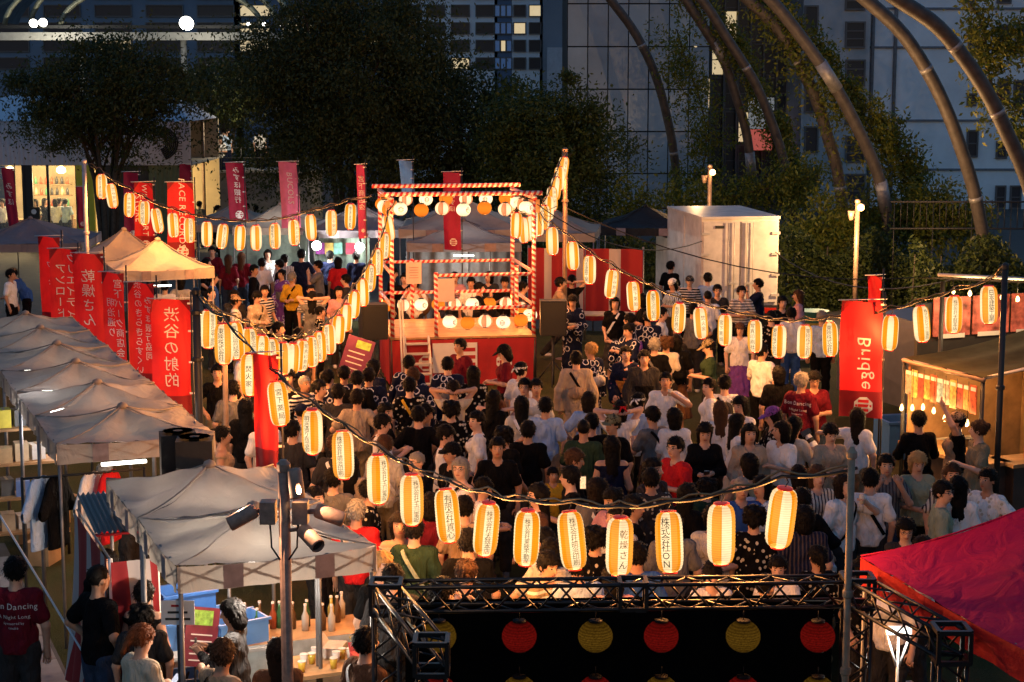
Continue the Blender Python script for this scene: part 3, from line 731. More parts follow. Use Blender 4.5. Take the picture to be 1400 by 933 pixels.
vine('heavy green vine mound over the hedge by the lamp pole', 50, [(1095, 322), (1140, 310), (1190, 300), (1240, 290), (1285, 285), (1310, 300)], 15000, .4, .3, 27)
def hedge(label, x0, x1, Y, z1, n, seed, d=1.0, z0=0):
    r = np.random.default_rng(seed); b0 = P(x0, 300, Y=Y); b1 = P(x1, 300, Y=Y)
    t = thing('hedge', label, 'hedge', ((b0.x + b1.x) / 2, Y, z0), 0, 'hedges round the lawn'); L_ = (b1.x - b0.x) / 2
    C = r.uniform(-1, 1, (n, 3)); C[:, 0] *= L_; C[:, 1] *= d / 2; C[:, 2] = (C[:, 2] * .5 + .5) * z1 * (.85 + .2 * np.sin(C[:, 0] * 3 + seed))
    leaves('foliage', C, .07, LEAF[3], t, .2, seed)
    mb = MB()
    for k in range(int(L_ * 3)):
        x = -L_ + k / 1.5; mb = MB(); mb.tube([(x, 0, -.02), (x + .05, 0, z1 * .8)], .02, 5); mb.build('stem', BARK, t, True)
hedge('clipped dark hedge behind the truck and lamp pole', 1062, 1260, 47, 2.1, 12000, 31, 1.4)
hedge('low hedge below the pale building railings', 1250, 1420, 44, 2.2, 9000, 32, 1.2)
hedge('planted hedge strip along the plaza fence', 262, 380, 66, .8, 4000, 33, .6, .0)
hedge('raised plaza hedge below the outdoor seats', 262, 420, 76, 1.2, 5000, 34, .8, 2.4)
hedge('dark shrub bank behind the stage tents', 640, 905, 52, 2.0, 14000, 35, 2.0)

# ---------------------------------------------------------------- buildings behind
GLASS = mat('dark_glass', (.02, .03, .045), .3, 0, 0, spec=.5)
FRAME = mat('window_frame', (.12, .12, .13), .5, .3, 0)
LITW = mat('lit_window', (.8, .7, .5), .5, var=.3, scale=1.5, emit=(1, .75, .4), es=.6)
def px_rect(x0, y0, x1, y1, Y):
    a = P(x0, y0, Y=Y); b_ = P(x1, y1, Y=Y); return a.x, b_.z, b_.x, a.z
def building(label, x0, x1, Y, z1, m, depth=12, rz=0, name='building'):
    a = P(x0, 40, Y=Y).x; b_ = P(x1, 40, Y=Y).x
    t = thing(name, label, 'building', ((a + b_) / 2, Y, 0), rz)
    MB().box((0, depth / 2, z1 / 2), (b_ - a, depth, z1)).build('wall', m, t); return t
def window(t, x0, y0, x1, y1, Y, glass=GLASS, bars=0, fw=.08, name='window'):
    X0, Z0, X1, Z1 = px_rect(x0, y0, x1, y1, Y); ox = t.location.x
    cx, cz, sx, sz = (X0 + X1) / 2 - ox, (Z0 + Z1) / 2, X1 - X0, Z1 - Z0
    g = MB().box((cx, -.015, cz), (sx, .06, sz)).build(name, glass, t)
    mb = MB()
    for s_ in (-1, 1):
        mb.box((cx + s_ * (sx / 2 + fw / 2), -.04, cz), (fw, .12, sz + 2 * fw)); mb.box((cx, -.04, cz + s_ * (sz / 2 + fw / 2)), (sx, .12, fw))
    for k in range(bars): mb.box((cx, -.035, Z0 + sz * (k + 1) / (bars + 1)), (sx, .1, fw * .7))
    mb.build('frame', FRAME, g)
PALE = mat('pale_render', (.74, .8, .88), .85, var=.14, scale=.5, bmp=.1)
Y = 84
t = building('pale grey building with small dark windows behind the steel ribs', 1118, 1560, Y, 22, PALE, 14)
seam = mat('seam', (.17, .19, .23), .8, var=.2)
bw = P(1560, 40, Y=Y).x - P(1118, 40, Y=Y).x
for y_ in (12, 65, 165, 232, 300): 
    z_ = P(1200, y_, Y=Y).z; MB().box((0, -.03, z_), (bw, .1, .1)).build('ledge', seam, t)
for (x0, y0, x1, y1) in [(1326, 38, 1336, 74), (1368, 36, 1380, 70), (1390, 36, 1402, 72), (1366, 110, 1378, 142), (1388, 112, 1400, 145), (1324, 180, 1334, 213), (1364, 195, 1374, 215), (1386, 180, 1397, 214), (1363, 256, 1372, 284), (1383, 256, 1393, 284), (1324, 130, 1332, 143), (1361, 320, 1371, 348), (1379, 320, 1389, 348), (1160, 0, 1170, 18), (1164, 40, 1172, 88), (1122, 108, 1127, 140), (1318, -30, 1330, 3), (1366, -30, 1380, 3)]:
    window(t, x0, y0, x1, y1, Y, bars=1)
for x_ in (1224, 1193): # drain pipes
    q = P(x_, 40, Y=Y); bar('drain_pipe', (q.x - t.location.x, -.12, 0), (q.x - t.location.x, -.12, 21), .09, seam, t)
Y = 83.2
t = building('narrow grey wing with recessed stair windows between ribs', 1098, 1190, Y, 20, mat('wing_render', (.42, .44, .48), .85, var=.2, scale=.6), 10)
for k in range(7): window(t, 1158, -20 + k * 52, 1180, 12 + k * 52, Y, bars=2)
for k in range(5): window(t, 1102, 10 + k * 55, 1116, 42 + k * 55, Y)
Y = 88
t = building('dark glass tower with vertical fins behind the ribs', 934, 1100, Y, 24, mat('tower_dark', (.08, .1, .14), .4, var=.2), 12)
for i in range(9):
    x0 = 938 + i * 18
    for k in range(7):
        lit = (i, k) in ((0, 2), (2, 2), (3, 1), (4, 4), (1, 3))
        window(t, x0, -30 + k * 46, x0 + 14, 10 + k * 46, Y, LITW if lit else GLASS, 1, .07)
for i in range(10):
    q = P(936 + i * 18, 40, Y=Y); MB().box((q.x - t.location.x, -.2, 12), (.08, .3, 24)).build('fin', FRAME, t)
q = thing('shop_sign', 'white vertical shop sign on the dark glass tower', 'sign', P(1040, 176, Y=86.6))
MB().box((0, 0, .75), (1.2, .5, 1.5)).build('board', mat('sign_white', (.7, .7, .68), .6, var=.1, emit=(1, 1, 1), es=.12), q)
MB().box((0, 0, -.55), (1.1, .5, 1.0)).build('lit_panel', mat('sign_red', (.6, .1, .08), .6, var=.6, scale=3, emit=(1, .2, .15), es=.35), q)
letters(MB(), text2d('タイ', .5), lambda a, b_: (a, -.256, b_ + .95)).build('lettering', mat('ink', (.02, .02, .02), .7, var=0), q)
# panelled wall, each panel a piece
Y = 78; PANEL = [mat('panel_%s' % 'abc'[i], c, .35, .15, .12, .8) for i, c in enumerate([(.3, .36, .43), (.26, .31, .38), (.34, .4, .47)])]
a = P(776, 40, Y=Y).x; b_ = P(950, 40, Y=Y).x
t = thing('panelled_building', 'blue grey building clad in large dark panels behind the evergreen', 'building', ((a + b_) / 2, Y, 0))
MB().box((0, 4.2, 9), (b_ - a, 8, 18)).build('wall', mat('panel_back', (.02, .022, .025), .8, var=0), t)
pw, ph = 27.5 / F * Y, 57 / F * Y
nx_ = int((b_ - a) / pw) + 1
for i in range(nx_):
    for k in range(8):
        MB().box((-(b_ - a) / 2 + pw * (i + .5), .17 + rng.uniform(-.01, .01), ph * (k + .5) + .15), (pw - .05, .06, ph - .06)).build('panel', PANEL[int(rng.integers(3))], t)
Y = 110
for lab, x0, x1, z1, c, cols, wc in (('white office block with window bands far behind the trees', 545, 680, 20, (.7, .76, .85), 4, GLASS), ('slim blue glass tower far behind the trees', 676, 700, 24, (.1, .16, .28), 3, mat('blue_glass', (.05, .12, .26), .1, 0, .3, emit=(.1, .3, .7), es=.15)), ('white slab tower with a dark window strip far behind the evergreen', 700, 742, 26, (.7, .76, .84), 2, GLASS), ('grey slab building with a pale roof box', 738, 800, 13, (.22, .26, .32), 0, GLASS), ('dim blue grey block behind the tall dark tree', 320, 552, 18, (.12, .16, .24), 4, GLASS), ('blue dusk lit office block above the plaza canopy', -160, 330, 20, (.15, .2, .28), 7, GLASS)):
    t = building(lab, x0, x1, Y, z1, mat('wall_' + lab.split()[0] + lab.split()[1] + str(x0), c, .7, var=.12, scale=.4), 8)
    for i in range(cols):
        wx = (x1 - x0) / cols
        for k in range(6):
            window(t, x0 + wx * (i + .15), -40 + k * 24, x0 + wx * (i + .85), -26 + k * 24, Y, LITW if rng.random() < .12 else wc, 0, .06)
MB().box((.1, -.3, 5.8), (1.5 * 1.4, .5, 4.6)).build('roof_box', mat('pale_box', (.5, .53, .6), .7, var=.1), t := [o for o in col.objects if o.get('label', '').startswith('grey slab')][0])
# railings in front of the pale building
t = thing('railing', 'dark metal railing below the pale building', 'railing', (P(1330, 350, Y=46).x, 46, 0), 0)
DARKM = mat('dark_metal', (.02, .02, .022), .55, .1, 0)
for z_ in (2.25, 2.95): bar('rail', (-2.2, 0, z_), (3, 0, z_), .025, DARKM, t)
for k in range(30): bar('baluster', (-2.1 + k * .17, 0, 0 if k % 6 == 0 else 2.25), (-2.1 + k * .17, 0, 3.0), .012, DARKM, t, 5)

# ---------------------------------------------------------------- glazed canopy of the plaza, top left
t = thing('plaza_canopy', 'arched glass canopy with pale beam and floodlights over the plaza', 'canopy', (P(170, 40, Y=80).x, 80, 0))
BEAM = mat('beam_white', (.35, .34, .31), .6, var=.15)
zb = P(100, 50, Y=80).z
MB().box((0, 0, zb), (15, .5, .35)).build('beam', BEAM, t)
MB().box((0, -.02, zb + .42), (15, .3, .14)).build('gutter', DARKM, t)
for x_ in (-6.5, -2, 2.6, 6.8): bar('column', (x_, .2, 0), (x_, .2, zb - .1), .14, mat('column_grey', (.2, .2, .2), .6), t)
ARC = mat('arc_pipe', (.3, .3, .22), .5, .3, .3)
for k, (rr, cc) in enumerate(((7.5, 0), (6.2, .6), (4.6, 1.4), (8.2, 3.5))):
    MB().tube([(cc + rr * math.cos(a), .3 + k * .5, zb + .4 + rr * .45 * math.sin(a)) for a in np.linspace(.05, math.pi - .05, 24)], .12, 8).build('arch_pipe', ARC, t, True)
MB().grid(lambda u, v: (7.3 * math.cos(math.pi * (.04 + .92 * u)), 1 + v * 8, zb + .4 + 3.2 * math.sin(math.pi * (.04 + .92 * u))), 24, 4).build('glass_roof', mat('canopy_glass', (.12, .2, .26), .15, 0, .3, 2), t, True)
def floodlight(label, pos, e, c=(1, .97, .88), r_=.13, tilt=60, W=200):
    q = thing('floodlight', label, 'floodlight', pos, 0, 'floodlights of the park')
    b_ = MB().lathe([(.05, .25), (r_ * .8, .2), (r_, .02), (r_, 0)], 14).build('housing', DARKM, q, True); b_.rotation_euler = (R(tilt), 0, 0)
    l_ = MB().lathe([(r_ * .93, -.005), (r_ * .93, -.02), (r_ * .4, -.045)], 14).build('lens', mat('lens_%g' % e, (1, 1, 1), .3, var=0, emit=c, es=e), q, True); l_.rotation_euler = (R(tilt), 0, 0)
    bar('bracket', (0, .1, 0), (0, .25, .3), .025, DARKM, q)
    return q
for x_, y_, lab in ((46, 32, 'left lamp of the paired floodlights on the pale canopy beam'), (59, 31, 'right lamp of the paired floodlights on the pale canopy beam'), (255, 32, 'big single floodlight blazing on the pale canopy beam')):
    fl_ = floodlight(lab, P(x_, y_, Y=77.5), 14, r_=.34 if x_ > 200 else .2, tilt=-70)
    l = bpy.data.lights.new('lamp_light', 'POINT'); l.energy = 160 * G; l.color = (1, .93, .75); link('lamp_light', l, fl_, (.3, .3, -.9))
for x_ in (340, 361, 384): floodlight('small white spotlight under the far canopy', P(x_, 33, Y=79), 8, r_=.09, tilt=-70)
# ---------------------------------------------------------------- cafe on the left
INK = mat('ink', (.02, .02, .02), .7, var=0); WHITEP = mat('white_paint', (.7, .7, .72), .6, var=.06, scale=3)
def corr(mb, x0, x1, y, z0, z1, pitch=.16, amp=.025, mi=0):
    n = int((x1 - x0) / pitch * 4)
    return mb.grid(lambda u, v: (x0 + (x1 - x0) * u, y + amp * math.sin(2 * math.pi * (x1 - x0) * u / pitch), z0 + (z1 - z0) * v), n, 1, mi)
Yc = 63; xr = P(261, 200, Y=Yc).x; xl = P(-60, 200, Y=Yc).x; wd = xr - xl
ze = P(0, 226, Y=Yc).z; zt = P(0, 166, Y=Yc).z
t = thing('cafe', 'low cafe with white corrugated gable fascia and lit glass front', 'building', ((xl + xr) / 2, Yc, 0))
h_ = wd / 2
CW = mat('corrugated_white', (.5, .53, .6), .6, var=.06)
corr(MB(), -h_, h_ - 2.2, 0, ze, zt).build('fascia', CW, t, True)
MB().box((h_ - 1.1, -.06, (ze + zt) / 2), (2.2, .1, zt - ze)).build('sign_panel', mat('sign_panel_white', (.62, .63, .68), .6, var=.05), t)
MB().add([(-h_, -.05, zt), (h_, -.05, zt), (h_, 6, zt), (-h_, 6, zt), (-h_ + 1, 3, zt + .9), (h_ - 1.2, 3, zt + .9)], [(0, 1, 5, 4), (1, 2, 5), (2, 3, 4, 5), (3, 0, 4)]).build('roof', CW, t)
MB().box((0, 6, zt / 2), (wd, .1, zt)).build('back_wall', mat('cafe_inside', (.62, .5, .33), .8, var=.15, scale=1), t)
MB().box((0, 3, .03), (wd, 6, .06)).build('floor', mat('cafe_floor', (.3, .22, .14), .5), t)
MB().box((0, 3, ze), (wd, 5.9, .05)).build('ceiling', mat('cafe_ceiling', (.6, .52, .4), .8), t)
gw0 = P(196, 0, Y=Yc).x - t.location.x
corr(MB(), gw0, h_, 0, 0, ze).build('side_wall', mat('corrugated_green', (.16, .2, .11), .6, var=.1), t, True)
yel = P(108, 0, Y=Yc).x - t.location.x
MB().box((yel, 0, ze / 2), (.62, .2, ze)).build('yellow_panel', mat('yellow_paint', (.6, .58, .05), .5, var=.05), t)
MB().box(((yel + gw0) / 2 + .3, .1, ze / 2), (gw0 - yel - .6, .1, ze)).build('dark_wall', mat('cafe_dark', (.05, .05, .045), .7), t)
for i, px_ in enumerate((-50, 22, 33, 56, 96)):
    x_ = P(px_, 0, Y=Yc).x - t.location.x; MB().box((x_, 0, ze / 2), (.34 if px_ == 28 else .09, .09, ze)).build('mullion', DARKM, t)
MB().box((P(28, 0, Y=Yc).x - t.location.x, .02, ze / 2), (.3, .07, ze)).build('door_post', DARKM, t)
SHELF = mat('shelf_wood', (.2, .12, .06), .6)
for k in range(4):
    q = MB().box((P(58, 0, Y=67).x - t.location.x, 4.3, .9 + k * .42), (1.5, .35, .04)).build('shelf', SHELF, t)
    for j in range(7):
        c = [(.5, .1, .05), (.1, .3, .15), (.6, .5, .3), (.05, .05, .06)][int(rng.integers(4))]
        MB().lathe([(.06, 0), (.06, .18), (.025, .24), (.025, .28)], 8, (P(58, 0, Y=67).x - t.location.x - .6 + j * .2, 4.3, .92 + k * .42)).build('bottle', mat('bottle_%d' % int(c[0] * 100), c, .3, var=0), q, True)
MB().box((P(40, 0, Y=65).x - t.location.x, 2.2, .5), (2.6, .6, 1.0)).build('counter', SHELF, t)
for k in range(3):   # glowing ceiling lamps of the cafe
    MB().lathe([(.05, .2), (.16, .12), (.18, 0), (.1, -.05)], 12, (-h_ + 1.2 + k * 1.9, 2.4, ze - .35)).build('pendant_lamp', mat('pendant', (1, .9, .6), .4, var=0, emit=(1, .72, .32), es=12), t, True)
    l = bpy.data.lights.new('cafe_light', 'POINT'); l.energy = 430 * G; l.color = (1, .74, .36); l.shadow_soft_size = .2
    link('cafe_light', l, t, (-h_ + 1.2 + k * 1.9, 2.4, ze - .7))
letters(MB(), text2d('STARBUCKS', .4), lambda a, b_: (h_ - .42 + b_, -.116, (ze + zt) / 2 - a * .62)).build('lettering', INK, t)
mb = MB()
for k in range(7): mb.tube([(h_ - 1.2 - .75 * math.cos(a) * (1 - k * .09) , -.115, (ze + zt) / 2 + .62 * math.sin(a) * (1 - k * .1)) for a in np.linspace(1.9, 4.3, 10)], .03, 4)
mb.build('stripe_mark', INK, t)
GLZ, N, L, B, O = nt('clear_glass'); B.inputs['Base Color'].default_value = (.8, .85, .85, 1); B.inputs['Roughness'].default_value = .05
tr = N.new('ShaderNodeBsdfTransparent'); mx = N.new('ShaderNodeMixShader'); mx.inputs[0].default_value = .12; L.new(tr.outputs[0], mx.inputs[1]); L.new(B.outputs[0], mx.inputs[2]); L.new(mx.outputs[0], O.inputs[0])
xs_ = [-50, 22, 33, 56, 96]
for a, b_ in zip(xs_[:-1], xs_[1:]):
    X0, X1 = P(a, 0, Y=Yc).x - t.location.x, P(b_, 0, Y=Yc).x - t.location.x
    MB().box(((X0 + X1) / 2, .01, ze / 2), (X1 - X0 - .1, .012, ze - .02)).build('pane', GLZ, t)
for x_, tc, hair, pn, rz in ((49, 'offwhite', 'long', 'woman', -30), (62, 'black', 'long', 'stand_left', 40), (82, 'charcoal', 'short', 'chat', 170), (76, 'white', 'bob', 'woman', 200), (90, 'lightblue', 'short', 'stand', 180), (4, 'white', 'short', 'stand_right', 20), (14, 'green', 'bob', 'woman', 60)):
    q = P(x_, 300, Y=Yc + 1.2 + rng.uniform(0, .6)); person((q.x, q.y, .06), R(rz), pn, 'tee', tc, 'trousers', 'black', hair, 'dark', 1.68, place='inside the lit cafe', group='customers in the cafe')
# little menu board by the door
q = thing('menu_board', 'small black menu board with pale round mark at the cafe door', 'board', P(48, 325, Y=61))
MB().box((0, 0, .85), (.4, .04, .42)).build('panel', INK, q); bar('post', (0, .02, 0), (0, .02, .66), .02, DARKM, q)
MB().lathe([(.09, 0), (.09, .01)], 12, (0, 0, 0)).build('mark', WHITEP, q).matrix_local = Matrix.Translation((0, -.022, .9)) @ Matrix.Rotation(R(90), 4, 'X')

# ---------------------------------------------------------------- plaza behind
t = thing('plaza_terrace', 'raised planted terrace with low wall behind the lawn', 'terrace', (P(330, 250, Y=71).x, 71, 0))
CONC = mat('concrete', (.26, .24, .22), .85, var=.2, scale=2)
MB().box((0, 4.6, 1.2), (6.5, 9, 2.4)).build('retaining_wall', CONC, t); MB().box((0, .05, 2.46), (6.7, .3, .1)).build('coping', CONC, t)
for z_ in (3.0, 3.4): bar('rail', (-3.2, .1, z_), (3.2, .1, z_), .02, DARKM, t)
for k in range(9): bar('rail_post', (-3.2 + k * .8, .1, 2.4), (-3.2 + k * .8, .1, 3.4), .02, DARKM, t)
t = thing('lamp_pole', 'tall plaza pole carrying four small floodlights', 'lamp pole', (P(280, 300, Y=68).x, 68, 0))
bar('pole', (0, 0, 0), (0, 0, 5.2), .06, mat('pole_bronze', (.3, .2, .14), .5, .4), t)
for k, (dx, dz) in enumerate(((-.22, 5.15), (.22, 5.15), (-.25, 4.5), (-.1, 4.8))): MB().lathe([(.05, -.1), (.1, .12)], 10, (dx, -.05, dz)).build('lamp_head', mat('lamp_head', (.5, .38, .32), .5), t, True)
l = bpy.data.lights.new('terrace_light', 'POINT'); l.energy = 260 * G; l.color = (1, .8, .5); l.shadow_soft_size = .15; link('terrace_light', l, t, (1.6, 2.5, 5.0))
for i, (x_, y_, tc, hair, rz, pn, YY, zz) in enumerate(((277, 192, 'white', 'short', 180, 'stand', 72.5, 2.4), (309, 186, 'white', 'short', 190, 'hips', 73.5, 2.4), (313, 190, 'lightblue', 'short', 60, 'stand_left', 72, 2.4), (358, 190, 'white', 'short', 170, 'stand', 73, 2.4), (291, 206, 'lightblue', 'bob', 0, 'phone', 71.7, 2.15), (304, 205, 'white', 'short', 0, 'phone', 71.8, 2.1),
  (298, 232, 'cream', 'pony', 90, 'camera', 62, 0), (350, 238, 'lightblue', 'pony', 160, 'woman', 62, 0), (360, 252, 'white', 'bob', 180, 'stand', 58, 0), (305, 262, 'black', 'short', 180, 'hips', 55, 0), (316, 268, 'black', 'curly', 180, 'stand', 54, 0), (338, 235, 'white', 'long', 30, 'woman', 63, 0), (372, 245, 'navy', 'short', 180, 'stand', 60, 0), (273, 240, 'grey', 'short', 150, 'stand', 64, 0))):
    q = P(x_, 300, Y=YY); person((q.x, YY, zz), R(rz), pn, 'tee', tc, 'trousers', ('black', 'denim', 'navy')[i % 3], hair, 'black', 1.68, place='on the raised terrace' if zz else 'on the path below the terrace', group='people on the far plaza')

# ---------------------------------------------------------------- lanterns
def lantern_mat(name, kind, gain=1.0):
    m, N, L, B, O = nt(name)
    s = N.new('ShaderNodeSeparateXYZ'); tc = N.new('ShaderNodeTexCoord').outputs['Object']; L.new(tc, s.inputs[0])
    ang = mth(N, L, 'ADD', mth(N, L, 'DIVIDE', mth(N, L, 'ARCTAN2', s.outputs[1], s.outputs[0]), 2 * math.pi), .5)
    dm = kind.startswith('dim'); ribw = mth(N, L, 'ADD', mth(N, L, 'MULTIPLY', mth(N, L, 'SINE', mth(N, L, 'MULTIPLY', s.outputs[2], 330 if not dm else 300)), .13 if not dm else .28), .94 if not dm else .8)
    W = (1.35, 1.02, .56); OR = (1.15, .36, .012)
    if kind == 'long':
        f = mth(N, L, 'GREATER_THAN', mth(N, L, 'FRACT', mth(N, L, 'MULTIPLY', ang, 4)), .5); c = mixc(N, L, f, W, OR)
    elif kind == 'striped':
        f = mth(N, L, 'GREATER_THAN', mth(N, L, 'FRACT', mth(N, L, 'MULTIPLY', ang, 4)), .5); c = mixc(N, L, f, (1.9, 1.15, .62), (1.25, .3, .12))
    elif kind == 'white': c = mixc(N, L, 0., (2.0, 1.35, .78), W)
    elif kind == 'orange': c = mixc(N, L, 0., (1.25, .27, .02), W)
    elif kind == 'dimred': c = mixc(N, L, 0., (.42, .012, .008), W)
    elif kind == 'dimyellow': c = mixc(N, L, 0., (.3, .15, .014), W)
    # brighter round the bulb
    lg = kind == 'long'; z2 = mth(N, L, 'POWER', mth(N, L, 'MULTIPLY', s.outputs[2], 4.1 if lg else 7.2), 2); g = mth(N, L, 'SUBTRACT', 1.15 if lg else 1.2, mth(N, L, 'MULTIPLY', z2, .4 if lg else .7))
    g = mth(N, L, 'MULTIPLY', g, mth(N, L, 'ADD', .86, mth(N, L, 'MULTIPLY', noise(N, L, 26, 3, tc), .28)))
    st = mth(N, L, 'MULTIPLY', mth(N, L, 'MULTIPLY', g, ribw), gain * G)
    if kind.startswith('dim'): st = mth(N, L, 'MULTIPLY', st, ramp(N, L, noise(N, L, 90, 4, tc), .2, .75))
    e = N.new('ShaderNodeEmission'); L.new(c, e.inputs[0]); L.new(st, e.inputs[1])
    tr = N.new('ShaderNodeBsdfTransparent'); tr.inputs[0].default_value = (1, .8, .5, 1); mx = N.new('ShaderNodeMixShader'); mx.inputs[0].default_value = .15
    L.new(e.outputs[0], mx.inputs[1]); L.new(tr.outputs[0], mx.inputs[2]); L.new(mx.outputs[0], O.inputs[0]); return m
REDRIM = mat('lantern_rim_red', (.5, .02, .015), .5, var=0, emit=(1, .05, .02), es=.25)
def lan_r(z): # radius of the long lantern at height z (-.25 .. .25)
    q = min(1, abs(z) / .235); return .085 + .028 * (1 - q ** 5) ** .5 if q < 1 else .085
prof = []
for i in range(33):
    z = -.24 + .48 * i / 32; q = abs(z) / .24; r_ = .058 + .055 * max(0, 1 - q ** 4.5) ** .5
    prof.append((r_ - (.0025 if i % 2 else 0), z))
def lan_rad(z):
    q = min(1, abs(z) / .24); return .058 + .055 * max(0, 1 - q ** 4.5) ** .5
LM = lantern_mat('lantern_paper_long', 'long')
ME_SHADE = MB().lathe(prof, 24, cap=False).mesh('paper_shade', LM, True)
ME_RIMT = MB().lathe([(.06, .238), (.063, .241), (.063, .252), (.045, .255)], 16).mesh('top_rim', REDRIM, True)
ME_RIMB = MB().lathe([(.04, -.258), (.058, -.255), (.06, -.242), (.055, -.238)], 16).mesh('bottom_rim', REDRIM, True)
ME_HOOK = MB().tube([(0, 0, .26), (.02, 0, .3), (0, 0, .335)], .006, 5).mesh('hook', DARKM)
TXT = ['株式会社ON', '乾燥さん', '株式会社玉川電設', '株式会社東映不動産', '株式会社明治印刷', '有限会社真心', '株式会社玉川電設', '有限会社宮下商店', '株式会社太鼓本店', '有限会社渋谷酒造', '焚火家', '東映株式会社', '明治通り商店会', '宮下薬局', '渋谷旅館', '日本建築工業', '夏祭協同組合', '渋谷銀行', '写真印刷社']
TM = {}
def lan_text(s):
    if s in TM: return TM[s]
    g = .4 / max(4.6, len(s)); sz = min(g * 1.18, .078)
    tx = text2d(s, sz, True, g / sz)
    mb = MB()
    a0 = -math.pi / 2
    def fn(a, b_):
        r_ = lan_rad(b_) + .003; th = a0 + a / r_; return (r_ * math.cos(th), r_ * math.sin(th), b_)
    letters(mb, tx, fn); TM[s] = mb.mesh('lettering', INK); return TM[s]
WARM = (1.0, .47, .18)
def plight(e, c, name='bulb_light', r_=0.0):
    l = bpy.data.lights.new(name, 'POINT'); l.energy = e * G * 1.5; l.color = c; l.shadow_soft_size = r_; return l
LBULB = plight(265, WARM)
def lantern(pos, txt, label, group, turn, sway=0, bulb=True):
    o = thing('paper_lantern', label, 'lantern', pos, 0, group)
    # a white panel is centred on angle -90 deg when the shade is turned by 22.5 deg
    o.rotation_euler = (R(sway), R(sway * .6), R(turn))
    s = link('paper_shade', ME_SHADE, o); s.rotation_euler.z = R(-22.5)
    link('top_rim', ME_RIMT, o); link('bottom_rim', ME_RIMB, o); link('hook', ME_HOOK, o)
    if txt: link('lettering', lan_text(txt), o)
    if bulb: link('bulb_light', LBULB, o)
    return o
CABLE = mat('cable_black', (.012, .012, .012), .6, var=0)
def string(pts, d0, d1, a, b_, name, texts, label, seed):
    """pts: lantern centres in the photo; d0,d1: distance of first and last; a,b: end anchors"""
    r = random.Random(seed); n = len(pts); hooks = []
    for i, (x, y) in enumerate(pts):
        f = i / max(1, n - 1); Yd = d0(f) if callable(d0) else d0 + (d1 - d0) * f
        c = P(x, y, Y=Yd); s = texts[i] if i < len(texts) else (r.choice(TXT[2:]) if r.random() < .75 else None)
        tw = r.uniform(-38, 38) if not (i < len(texts)) else r.uniform(-34, 34)
        az = math.degrees(math.atan2(-c.x, c.y))
        ord_ = ['first', 'second', 'third', 'fourth', 'fifth', 'sixth', 'seventh', 'eighth', 'ninth', 'tenth', 'eleventh', 'twelfth', 'thirteenth', 'fourteenth', 'fifteenth', 'sixteenth', 'seventeenth', 'eighteenth', 'nineteenth', 'twentieth'][i]
        lantern(c, s, label % ord_, 'long orange and white lanterns on strings', az + tw, r.uniform(-9, 9))
        hooks.append(c + Vector((0, 0, .335)))
    path = [Vector(a)] + hooks + [Vector(b_)]
    pp = []
    for i in range(len(path) - 1):
        for k in range(5):
            f = k / 5; q = path[i].lerp(path[i + 1], f); q.z -= .05 * math.sin(math.pi * f) * min(1.5, (path[i + 1] - path[i]).length); pp.append(q)
    pp.append(path[-1]); base = pp[0]
    o = thing('lantern_cable', name, 'cable', base); MB().tube([q - base for q in pp], .014, 5).build('wire', CABLE, o, True)
    pp2 = [q - base + Vector((.02 * math.sin(i), 0, .03 + .02 * math.sin(i * 1.7))) for i, q in enumerate(pp)]
    MB().tube(pp2, .009, 4).build('flex', mat('cable_tan', (.2, .13, .06), .6, var=0), o, True)
A = [(139, 255), (153, 268), (177, 280), (197, 291), (215, 302), (237, 308), (259, 315), (283, 320), (304, 323), (328, 325), (350, 325), (376, 323), (402, 318), (425, 311), (453, 305), (479, 296)]
Bs = [(531, 312), (526, 336), (516, 358), (506, 380), (496, 400), (484, 416), (473, 434), (463, 450), (450, 464), (437, 474), (426, 481), (413, 486), (400, 490), (387, 490), (372, 486), (357, 481), (341, 473), (322, 466), (285, 450)]
Cs = [(306, 470), (342, 512), (381, 552), (427, 590), (469, 622), (517, 655), (563, 683), (612, 705), (665, 723), (720, 735), (782, 739), (847, 747), (915, 741), (986, 730), (1068, 708)]
Ds = [(755, 330), (783, 350), (806, 369), (836, 388), (866, 405), (893, 418), (928, 434), (958, 442), (991, 451), (1032, 460), (1065, 467), (1100, 467), (1135, 464), (1177, 461), (1217, 455), (1260, 443), (1304, 430), (1352, 417)]
Es = [(770, 230), (765, 244), (760, 258), (755, 272), (750, 285), (744, 297), (736, 306), (727, 312), (716, 315), (706, 308)]
string(A, 36, 34, P(122, 226, Y=36), P(508, 268, Y=34.6), 'cable carrying lanterns from the far left pole to the stage', [], '%s lantern along the string from far left pole to stage', 1)
string(Bs, lambda f: 34 + (22.4 - 34) * f ** 1.1, 0, P(540, 276, Y=34.4), P(268, 402, Y=22), 'cable carrying lanterns from stage down to the black left pole', [], '%s lantern from the stage on string to the black pole', 2)
string(Cs, lambda f: 20.9 - 7.4 * (1 - (1 - f) ** 1.7), 0, P(269, 404, Y=22), P(1172, 640, Y=13.2), 'cable carrying the big nearest lanterns across the crowd', ['東映株式会社', '焚火家', '宮下薬局', '明治通り商店会', '株式会社明治印刷', '株式会社玉川電設', '株式会社玉川電設', '有限会社真心', '株式会社太鼓本店', '株式会社東映不動産', '株式会社明治印刷', '乾燥さん', '株式会社ON', None, None], '%s big lantern on string from black pole to grey pole', 3)
string(Ds, 31.5, 22.6, P(738, 290, Y=34.6), P(1378, 362, Y=22.2), 'cable carrying lanterns from the stage to the food stall post', [None, None, '日本建築工業', '渋谷旅館', '宮下薬局', '夏祭協同組合'], '%s lantern from the stage on string to the stall post', 4)
string(Es, 38, 34.4, P(771, 208, Y=38.2), P(700, 292, Y=34.6), 'cable carrying lanterns climbing to the pole behind the stage', [], '%s lantern down from the pole top behind the stage', 5)

